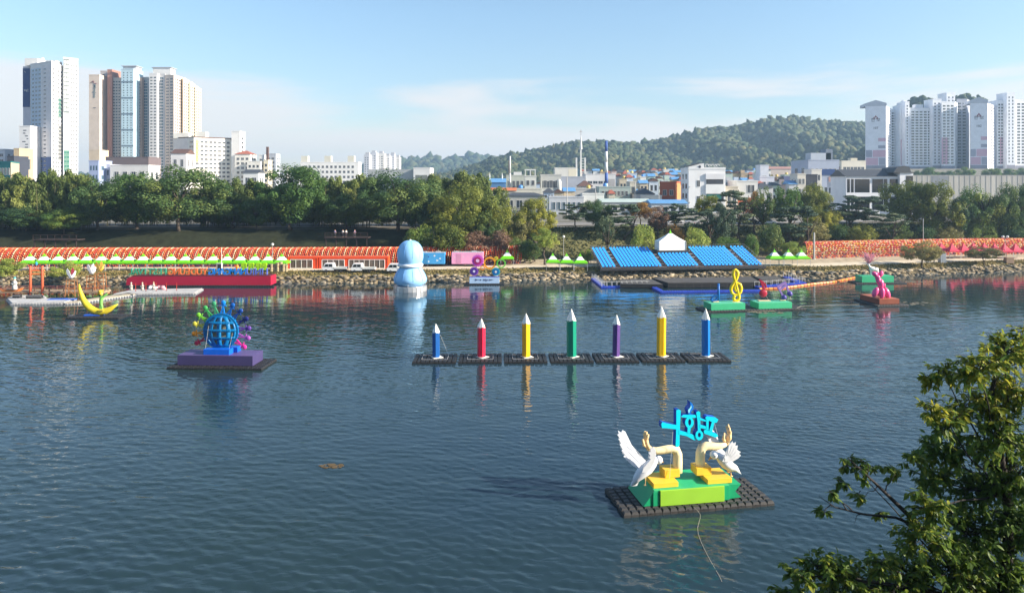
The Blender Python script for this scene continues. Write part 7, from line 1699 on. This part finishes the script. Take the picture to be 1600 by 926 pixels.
b = low('white upper storey house on an orange brick base', 1151, 1184, 284, 290, 12, wall(238, 236, 230), 0); b.windows(0, 2, 1, .5, .85, .62, .92, .8, .8, sep=True).panel(0, -.1, 1.0, .0, .48, wall(200, 110, 76), .15); low('pale brick low house beside the white green building', 1134, 1153, 293, 288, 10, wall(216, 206, 186), 2, 1, sep=True); b = low('white blank tower house among the small roofs', 1188, 1201, 259, 420, 8, wall(222, 226, 236), 1, 1); low('white two storey house with grey blue windows', 1187, 1210, 277, 360, 9, wall(226, 230, 240), 2, 2, gl=bluegl, sep=True); low('dark roofed house in front of the two storey white one', 1184, 1208, 293, 320, 9, wall(214, 214, 214), 2, 1, 'hip', roof_dark)
low('long row with reddish roof high under the hill', 1200, 1247, 264, 600, 12, wall(216, 200, 190), 8, 1, 'x', mat('roof_rose', (.36, .20, .17, 1), .8), rise=2); b = low('white sunlit block left of the blue grey hall', 1247, 1264, 253, 470, 12, wall(236, 234, 230), 2, 4); b.panel(0, .02, .6, .0, .98, wall(226, 226, 230), .05)
b = low('large blue grey hall with blue band and brick panel', 1263, 1311, 251, 430, 26, wall(176, 186, 206), 6, 2, name='office_block', fh=.35); b.panel(0, .0, .86, .66, .80, wall(44, 74, 130), .3).panel(0, .66, .86, .34, .62, wall(186, 146, 136), .2).panel(0, .5, .98, .0, .22, wall(90, 100, 130), .12).roofbox(.62, .5, (12, 8, 4.8), wall(190, 198, 210)).roofbox(.9, .5, (4, 8, 7), wall(130, 140, 156))
b = low('cream small apartment with four windows by the black house', 1246, 1259, 273, 330, 9, wall(226, 220, 206), 2, 3, sep=True); low('black faced cubic house', 1258, 1277, 274, 335, 9, wall(64, 66, 76), 3, 2); low('white narrow house behind the black one', 1268, 1284, 266, 350, 9, wall(232, 228, 218), 2, 3, sep=True); low('lilac plaster house left of the cream apartment', 1236, 1247, 277, 345, 9, wall(186, 182, 214), 2, 2); low('cream long block with ribbon windows left of the pink gable', 1315, 1353, 252, 560, 12, wall(240, 232, 214), 6, 3, fw=.8, fh=.3, box=(.6, .5, (5, 5, 2.5), cream_w)); low('white small house left of the dark roofed restaurant', 1306, 1324, 286, 300, 8, wall(226, 228, 236), 2, 2, sep=True)
# white restaurant with dark roof
Yr3 = 268; b = Plan('white two storey restaurant with long dark roof and black windows', 'restaurant', box_plan(1322, 1414, Yr3, 13), 275.5, 9, wall(232, 232, 236, .9), 'restaurant', None, 0); b.gable(2.6, roof_dark, 'x')
for k in range(2):
    for j, (u0, u1) in enumerate(((.15, .40), (.445, .63), (.64, .70), (.74, .98))): b.panel(0, u0, u1, .12 + .46 * k, .47 + .46 * k, glassmat('black_glass', (.015, .017, .02, 1), .08), .05, 'window')
    for u0 in (.02, .085): b.panel(0, u0, u0 + .045, .12 + .46 * k, .47 + .46 * k, MATS['black_glass'], .05, 'window')
b2 = Plan('white stair tower with curved dark roof on the restaurant end', 'building', box_plan(1406, 1427, Yr3 - 1.5, 10), 270, 9, wall(232, 232, 236, .9), 'stair_tower', None, 0); b2.panel(0, .45, .98, .3, .93, MATS['black_glass'], .05, 'window'); m = MB(); L_ = b2.side(0)[3]; m.prism([(-L_ * 1.0, 0), (-L_ * .75, 1.7), (-L_ * .2, 2.3), (L_ * .15, 1.9), (L_ * .3, .1), (L_ * .55, 0), (L_ * .55, -.2), (-L_ * 1.0, -.2)], (0, -5.4, b2.h + .2), (1, 0, 0), (0, 0, 1), (0, 10.4, 0)); m.build('roof', roof_dark, b2.t)
# retaining wall
b = Plan('long pale concrete retaining wall under the grey apartments', 'retaining wall', box_plan(1422, 1640, 556, 3), 274.5, 8, mat('concrete', (.42, .39, .34, 1), .9, .3, .15, streak=.9), 'retaining_wall', None, .4)
for k in range(26): b.panel(0, .01 + k * .038, .013 + k * .038, .0, 1.0, wall(150, 146, 138), .12, 'buttress')
b.panel(0, .15, .27, .3, 1.0, wall(140, 142, 146), .06)
# ------------------------------------------------------------------ right: grey white apartments with pink patches
aw = wall(230, 233, 240, .98); aw2 = wall(236, 238, 242, .98); gband = wall(150, 150, 164, .88); pink = wall(214, 176, 194, .9); greyp = wall(164, 166, 182, .9)
def gable_slab(label, px0, px1, px2, top, Y, num):
    b = Plan(label, 'apartment tower', [(px0, Y + 4), (px1, Y), (px2, Y + 22), (px0 + 9, Y + 26)], top, 30, aw, 'apartment_tower', None, 0, None, Y)
    m = MB(); a, u, n, L_ = b.side(0); q = a - Vector((0, 0, 0)); m.prism([(-.4, 0), (L_ + .4, 0), (L_ + .4, 2.4), (L_ / 2, 5.2), (-.4, 2.4)], a + Vector((0, 0, b.h)) + n * .3, u, (0, 0, 1), -n * 20); m.build('gable_top', wall(200, 204, 214, .88), b.t)
    b.panel(0, 0, 1, 0, .11, gband)
    for u0, u1, v0, v1, mt in ((.03, .33, .235, .34, greyp), (.36, .98, .235, .34, pink), (.03, .62, .115, .225, pink), (.65, .98, .115, .225, greyp), (.62, .98, .365, .41, greyp), (.62, .98, .47, .52, pink)): b.panel(0, u0, u1, v0, v1, mt)
    a, u, n, L_ = b.side(0); m = MB(); red_ = mat('logo_red', (.28, .09, .10, 1), .7)
    for cx, cz2 in ((.5, .845), (.42, .822), (.58, .822)):
        p = a + u * L_ * cx + n * .1; p.z = b.h * cz2; s2 = 1.15; m.prism([(-s2, -1), (s2, -1), (0, 1)], p, u, (0, 0, 1), -n * .12)
    m.build('logo', red_, b.t); rz_ = math.atan2(u.y, u.x)
    for txt, v, sz in (('한 보', .770, 3.6), (num, .655, 2.8)):
        p = a + u * L_ * .5 + n * .12; p.z = b.h * v; text_mesh('lettering', txt, sz, .1, mat('letter_grey', (.16, .16, .20, 1), .7), b.t, Matrix.Translation(p) @ Matrix.Rotation(rz_, 4, 'Z') @ Matrix.Rotation(R(90), 4, 'X'), 'CENTER', .04)
    b.windows(1, 3, 20, .06, .94, .12, .97, .45, .45); return b
gable_slab('grey gable slab with red triangle logo and pink patches, left end of its group', 1352, 1384.5, 1393, 165.5, 640, '107'); gable_slab('second grey gable slab with red triangle logo, its right side in sun', 1516, 1543, 1555, 161, 630, '102')
def wing(label, px0, px1, top, Y, w, nx, back=None, pinkp=None, roofb=None, D=14, fw=.62, lit=None):
    c = box_plan(px0, px1, Y, D)
    if lit: c = [(px0, Y), (px1, Y), (lit, Y + D), (px0 + 3, Y + D)]
    b = Plan(label, 'apartment tower', c, top, 30, w, 'apartment_tower', None, .8); b.windows(0, nx, 20, .05, .95, .12, .97, fw, .5).panel(0, 0, 1, 0, .10, gband)
    if pinkp: b.panel(0, pinkp[0], pinkp[1], .12, .5, pink, .015)
    if roofb: b.roofbox(.5, .4, roofb, w)
    return b
wing('recessed white wing with narrow windows beside the first gable', 1387, 1407, 172, 668, aw2, 4); wing('pink striped wing left of the first stair tower', 1407.3, 1414, 165, 658, aw2, 1, pinkp=(.0, 1)); wing('stair tower with small square windows, first of its group', 1414.3, 1421, 160, 652, aw, 1, fw=.3, roofb=(3, 5, 2)); b = wing('broad white balcony wing between the stair towers', 1421.3, 1457, 170, 655, aw2, 5, fw=.7); b.roofbox(.5, .4, (7, 5, 4), aw); wing('twin topped stair tower in the middle of the group', 1457.3, 1471, 156, 650, aw, 2, fw=.3)
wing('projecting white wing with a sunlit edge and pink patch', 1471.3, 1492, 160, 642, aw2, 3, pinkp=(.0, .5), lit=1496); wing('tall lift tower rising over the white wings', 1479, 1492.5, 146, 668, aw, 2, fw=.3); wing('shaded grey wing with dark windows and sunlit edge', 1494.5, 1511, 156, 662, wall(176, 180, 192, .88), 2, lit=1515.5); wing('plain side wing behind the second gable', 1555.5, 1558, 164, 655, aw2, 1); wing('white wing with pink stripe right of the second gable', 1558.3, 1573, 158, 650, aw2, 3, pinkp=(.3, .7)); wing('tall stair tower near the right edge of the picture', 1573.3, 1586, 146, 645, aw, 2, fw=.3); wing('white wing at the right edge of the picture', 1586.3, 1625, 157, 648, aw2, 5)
# ------------------------------------------------------------------ small houses filling the slope below the hill: each its own colour, roof and rooftop thing
WC = [('white', (236, 236, 232)), ('cream', (234, 224, 198)), ('pale grey', (204, 206, 208)), ('beige', (214, 200, 174)), ('pale pink', (226, 202, 194)), ('pale blue', (196, 210, 226)), ('tan', (200, 178, 148)), ('mint', (200, 218, 206))]
RC = [('flat grey', 'flat', None), ('red hip', 'hip', roof_red), ('blue pitched', 'x', roof_blue), ('dark hip', 'hip', roof_dark), ('brown pitched', 'y', roof_brown)]
TC = [('a yellow water tank', tanky), ('a blue water tank', tankb), ('a stair hut', None)]
rgq = random.Random(33); used = set(); cnt2 = 0
for row, (Y, tp, x0, x1, st) in enumerate(((360, 284, 1000, 1035, 13), (400, 278, 968, 1078, 12), (450, 274, 962, 1078, 11), (540, 270, 966, 1082, 10), (640, 267, 975, 1090, 10), (400, 280, 1136, 1190, 12), (470, 273, 1134, 1188, 12), (560, 268, 1136, 1200, 11), (400, 281, 1208, 1246, 12), (480, 275, 1202, 1250, 12), (340, 290, 1206, 1250, 14), (420, 286, 838, 868, 14), (300, 300, 850, 890, 16), (318, 301, 940, 992, 13), (600, 269, 905, 965, 10), (355, 289, 1136, 1186, 13), (440, 279, 1284, 1318, 11))):
    x = x0
    while x < x1:
        wpx = rgq.uniform(.7, 1.15) * st
        for _ in range(60):
            w_, r_, t_ = rgq.choice(WC), rgq.choice(RC), rgq.choice(TC); s2 = rgq.choice((1, 2, 3))
            key = (w_[0], r_[0], t_[0] if r_[1] == 'flat' else '', s2)
            if key not in used: break
        used.add(key)
        lab = '%s %s house with a %s roof%s' % (w_[0], ('one storey', 'two storey', 'three storey')[s2 - 1], r_[0], ' and ' + t_[0] if r_[1] == 'flat' else ' below the wooded hill')
        b = low(lab, x, x + wpx, tp + rgq.uniform(-2.5, 3), Y + rgq.uniform(-10, 20), 8, wall(*w_[1]), rgq.choice((2, 3)), s2, r_[1], r_[2], cat='house', rise=1.6, tank=(rgq.uniform(-.5, .5), t_[1]) if (t_[1] and r_[1] == 'flat') else None)
        if r_[1] == 'flat' and not t_[1]: b.roofbox(.4, .5, (2.6, 2.6, 2.2), wall(*w_[1]))
        b.t['group'] = 'little houses below the hill'; x += wpx * rgq.uniform(.95, 1.15)
# ------------------------------------------------------------------ poles, cars, cones, wall along the road
pole('utility pole rising before the market hall', 886, 276, 262, .14, 9); pole('utility pole beside the grey green long house', 992, 284, 300, .14, 9); pole('grey utility pole before the brick house', 1029.5, 284, 285, .12, 9); pole('utility pole behind the first pine', 931, 300, 250, .12, 9)
def car(label, px, Y, c, rz=0.0):
    X = (px - 800) * Y / F; t = thing('parked_car', label, 'car', (X, Y, gz(X, Y) + .1), rz, 'cars parked along the road'); p_ = paint(*c, rough=.25); hw = .85
    m = MB(); m.prism([(-2.15, .28), (-2.2, .62), (-2.0, .78), (-1.2, .88), (1.55, .9), (2.1, .82), (2.2, .55), (2.15, .28)], (0, -hw, 0), (1, 0, 0), (0, 0, 1), (0, 2 * hw, 0)); m.build('body', p_, t, bevel=.06)
    m = MB(); m.prism([(-1.25, .88), (-.55, 1.4), (.75, 1.42), (1.6, .9)], (0, -hw + .1, 0), (1, 0, 0), (0, 0, 1), (0, 2 * hw - .2, 0)); m.build('cabin', p_, t, bevel=.05)
    for s_ in (-1, 1):
        m = MB(); m.prism([(-1.05, .93), (-.5, 1.34), (.08, 1.35), (.08, .93)], (0, s_ * (hw - .095), 0), (1, 0, 0), (0, 0, 1), (0, s_ * .01, 0)); m.prism([(.14, .93), (.14, 1.35), (.7, 1.35), (1.3, .93)], (0, s_ * (hw - .095), 0), (1, 0, 0), (0, 0, 1), (0, s_ * .01, 0)); m.build('side_window', carglass, t)
        m = MB(); m.box((-2.17, s_ * .6, .62), (.06, .34, .14)); m.build('headlight', lampw, t)
        for x2 in (-1.35, 1.35): wheel(t, x2, s_ * (hw - .08), .31)
for a in (('white car parked under the forked trunk tree', 1199, 208, (240, 240, 240)), ('black car just left of the white one under the trees', 1174, 209, (30, 32, 36)), ('silver car parked behind the low dark pines', 1083, 210, (190, 192, 196)), ('white car half hidden behind the marquee trees', 1056, 210, (236, 236, 236)), ('white car among the golden trees on the right', 1446, 226, (240, 240, 240)), ('grey car on the road behind the green right trees', 1545, 228, (120, 124, 130))): car(*a)
cone0 = None
for i, px in enumerate((1033, 1040, 1085, 1096, 1104, 1111)):
    Y = 200; X = (px - 800) * Y / F; z = gz(X, Y) + .15
    lab = ['orange traffic cone leftmost of the row behind the marquee', 'orange traffic cone second from the left behind the marquee', 'orange traffic cone at the start of the four by the pines', 'orange traffic cone second of the four by the pines', 'orange traffic cone third of the four by the pines', 'orange traffic cone last of the row by the pines'][i]
    if cone0 is None:
        cone0 = thing('traffic_cone', lab, 'cone', (X, Y, z), 0, 'orange cones by the road'); m = MB(); m.lathe([(.24, .05), (.07, .95)], 10); m.build('cone', paint(245, 110, 60), cone0, True); m = MB(); m.base((0, 0, 0), (.5, .5, .06)); m.build('base', trim_m, cone0); m = MB(); m.lathe([(.185, .45), (.15, .65)], 10); m.build('stripe', white_board, cone0)
    else: dup(cone0, (X, Y, z), 0, label=lab)
t = thing('stone_wall', 'low grey stone wall with railing at the top of the slope', 'wall', (P(1175, 0, 186).x, 186, gz(P(1175, 0, 186).x, 186) - .5)); m = MB(); m.base((0, 0, 0), (22, .5, 1.5)); m.build('masonry', mat('wall_stone', (.12, .12, .12, 1), .9, .5, 2, bump=.5), t)
m = MB()
for k in range(23): m.base((-11 + k, .1, 1.5), (.06, .06, .9))
m.base((0, .1, 2.38), (22, .06, .06)); m.build('railing', MATS['dark_steel'], t)
t = thing('low_wall', 'long low pale wall behind the bamboo stems', 'wall', (P(440, 0, 206).x, 206, 8.6)); m = MB(); m.base((0, 0, 0), (40, .3, 1.6)); m.build('wall', wall(226, 224, 220), t); m = MB(); m.base((0, 0, 1.6), (40.2, .5, .12)); m.build('coping', grey_w, t)
# ================================================================== THE NEAR TREE
YF = 13.0
nb = mat('near_bark', (.030, .025, .022, 1), .85, .4, 8)
ft = thing('broadleaf_tree', 'leafy dark green tree in the near right corner, its branches over the water', 'tree', P(1590, 1150, YF + .3))
O_ = Vector(ft.location)
CL = [(1575, 548, 40, 30), (1530, 575, 42, 26), (1470, 578, 30, 14), (1585, 610, 50, 40), (1520, 630, 50, 34), (1450, 590, 18, 7), (1480, 660, 32, 18), (1450, 640, 24, 9), (1432, 720, 24, 9), (1465, 705, 30, 14), (1560, 680, 62, 52), (1500, 700, 44, 24), (1590, 740, 60, 54), (1530, 760, 66, 56),
      (1460, 750, 40, 22), (1448, 790, 34, 18), (1590, 820, 66, 58), (1510, 830, 70, 62), (1440, 840, 50, 34), (1570, 890, 70, 62), (1480, 895, 66, 56), (1420, 890, 46, 32), (1400, 925, 50, 34), (1540, 935, 70, 50), (1450, 945, 60, 40), (1600, 960, 70, 50),
      (1320, 895, 38, 24), (1280, 885, 36, 18), (1250, 895, 26, 12), (1350, 915, 40, 24), (1300, 930, 44, 26), (1240, 925, 30, 12), (1375, 880, 30, 12),
      (1328, 722, 26, 5), (1355, 730, 22, 4), (1380, 726, 18, 3), (1312, 752, 18, 4), (1345, 770, 20, 3), (1298, 770, 14, 3), (1372, 800, 12, 2), (1282, 800, 10, 2), (1395, 745, 18, 3), (1600, 525, 24, 10), (1420, 700, 0, 0)]
rg = np.random.default_rng(77); pr = random.Random(5)
def wp(px, py, dy): return P(px, py, YF + dy)
wood_ = MB(); tr0 = wp(1590, 1150, .3) - O_
def branch(pts, r0, r1, n=7): k = len(pts); wood_.tube([p - O_ for p in pts], [r0 + (r1 - r0) * i / (k - 1) for i in range(k)], n)
def curve(a, b, sag, k=7): return [a.lerp(b, i / k) + Vector((0, 0, -sag * math.sin(math.pi * i / k))) + Vector((pr.gauss(0, .02), pr.gauss(0, .03), pr.gauss(0, .02))) for i in range(k + 1)]
root = wp(1590, 1150, .3); fork = wp(1560, 960, .25); up_ = wp(1575, 780, .2)
branch([root, wp(1580, 1050, .3), fork], .22, .13, 10); branch([fork, wp(1575, 870, .2), up_, wp(1560, 690, .1), wp(1550, 610, .1), wp(1565, 545, 0)], .11, .02, 8)
main = [fork, wp(1470, 860, 0), wp(1415, 800, -.15), wp(1365, 752, -.2), wp(1325, 715, -.25)]; branch(main, .07, .006)
m2 = [wp(1440, 825, -.1), wp(1400, 808, -.1), wp(1350, 803, -.15), wp(1305, 792, -.2), wp(1280, 775, -.2)]; branch(m2, .03, .004)
for a, b_ in (((1365, 752), (1345, 715)), ((1385, 770), (1400, 742)), ((1340, 728), (1310, 735)), ((1330, 798), (1300, 775)), ((1350, 803), (1330, 815)), ((1320, 795), (1295, 765)), ((1375, 760), (1352, 775)), ((1300, 790), (1280, 805))): branch(curve(wp(*a, -.2), wp(*b_, -.25), -.04, 4), .012, .003, 5)
branch(curve(wp(1470, 930, 0), wp(1250, 900, -.2), -.1), .05, .006)
leaf_p, leaf_d, leaf_s = [], [], []
for ci, (px, py, rpx, wgt) in enumerate(CL):
    if not wgt: continue
    c = wp(px, py, pr.uniform(-.5, .5) * min(1, rpx / 40)); rr = rpx * YF / F
    if rpx > 24:
        src = up_ if py < 800 and px > 1440 else fork
        branch(curve(src, c, pr.uniform(-.1, .15)), .026, .006, 6)
    ntw = max(3, int(wgt * 1.25))
    for k in range(ntw):
        d = Vector((pr.gauss(0, 1), pr.gauss(0, 1), pr.gauss(0, .8) + .15)).normalized(); e = c + d * rr * pr.uniform(.5, 1.12); s0 = c + d * rr * pr.uniform(0, .25)
        tw = curve(s0, e, pr.uniform(-.04, .06), 4); branch(tw, .007, .002, 4)
        for j in range(pr.randint(13, 20)):
            u = pr.uniform(.15, 1.05); q = s0.lerp(e, u); ld = (d * .5 + Vector((pr.gauss(0, .7), pr.gauss(0, .7), pr.gauss(-.55, .35)))).normalized()
            leaf_p.append(q[:]); leaf_d.append(ld[:]); leaf_s.append(pr.uniform(.09, .165))
wood_.build('trunk', nb, ft, True)
LP, LD, LS = np.array(leaf_p), np.array(leaf_d), np.array(leaf_s); n = len(LP)
up = np.array([0, 0, 1.0]) + rg.normal(0, .35, (n, 3)); sd_ = np.cross(LD, up); sd_ /= np.linalg.norm(sd_, axis=1)[:, None] + 1e-9; nr = np.cross(sd_, LD)
nearleaf = leafmat('near_leaf', (.062, .120, .030, 1), (.145, .225, .036, 1), (.44, .40, .05, 1), .5, .45, 0)
PROF = [(0, 0, 0), (.30, .20, .03), (.30, -.20, .03), (.30, 0, -.02), (.65, .17, 0), (.65, -.17, 0), (.65, 0, -.05), (1.0, 0, -.12)]
LF = np.array([(0, 3, 1, 1), (0, 2, 3, 3), (1, 3, 6, 4), (3, 2, 5, 6), (4, 6, 7, 7), (6, 5, 7, 7)])
def leafverts(k): return LP[k] + LS[k] * (PROFA[:, :1] * LD[k] + PROFA[:, 1:2] * sd_[k] + PROFA[:, 2:] * nr[k])
PROFA = np.array(PROF)
order = np.argsort(-(LS / LP[:, 1]) + (np.abs((LP[:, 0] / LP[:, 1]) * F + 800 - 1420) > 190) * 1.0); near = order[:290]; rest = order[290:]
V = (LP[rest][:, None] + LS[rest][:, None, None] * (PROFA[None, :, :1] * LD[rest][:, None] + PROFA[None, :, 1:2] * sd_[rest][:, None] + PROFA[None, :, 2:] * nr[rest][:, None])) - np.array(O_)
tri = np.array([(0, 3, 1), (0, 2, 3), (1, 3, 4), (3, 6, 4), (3, 2, 5), (3, 5, 6), (4, 6, 7), (6, 5, 7)]); m = len(rest)
# upper leaves turn yellower: the sunlight on them is put into the colour
az_ = np.clip(rg.random(m) * .75 + .75 * (LP[rest][:, 2] > 16.0) * rg.random(m), 0, 1)
tag(link_mesh('leaves', numesh('leaves', V.reshape(-1, 3), (tri[None] + (np.arange(m) * 8)[:, None, None]).reshape(-1, 3), nearleaf, attr=np.repeat(az_, 8)), ft), kind='stuff')
lm4 = [numesh('leaf', PROFA * np.array([1, f, 1]), tri, nearleaf, attr=np.full(8, a)) for f, a in ((1, .2), (1.15, .4), (.85, .6), (1.05, .95))]
for j, k in enumerate(near):
    o = link_mesh('leaf', lm4[pr.choice((0, 0, 1, 1, 2, 2, 3))], ft)
    M = Matrix((LD[k], sd_[k], nr[k])).transposed().to_4x4(); o.matrix_basis = Matrix.Translation(Vector(LP[k]) - O_) @ M @ Matrix.Diagonal((LS[k], LS[k], LS[k], 1))
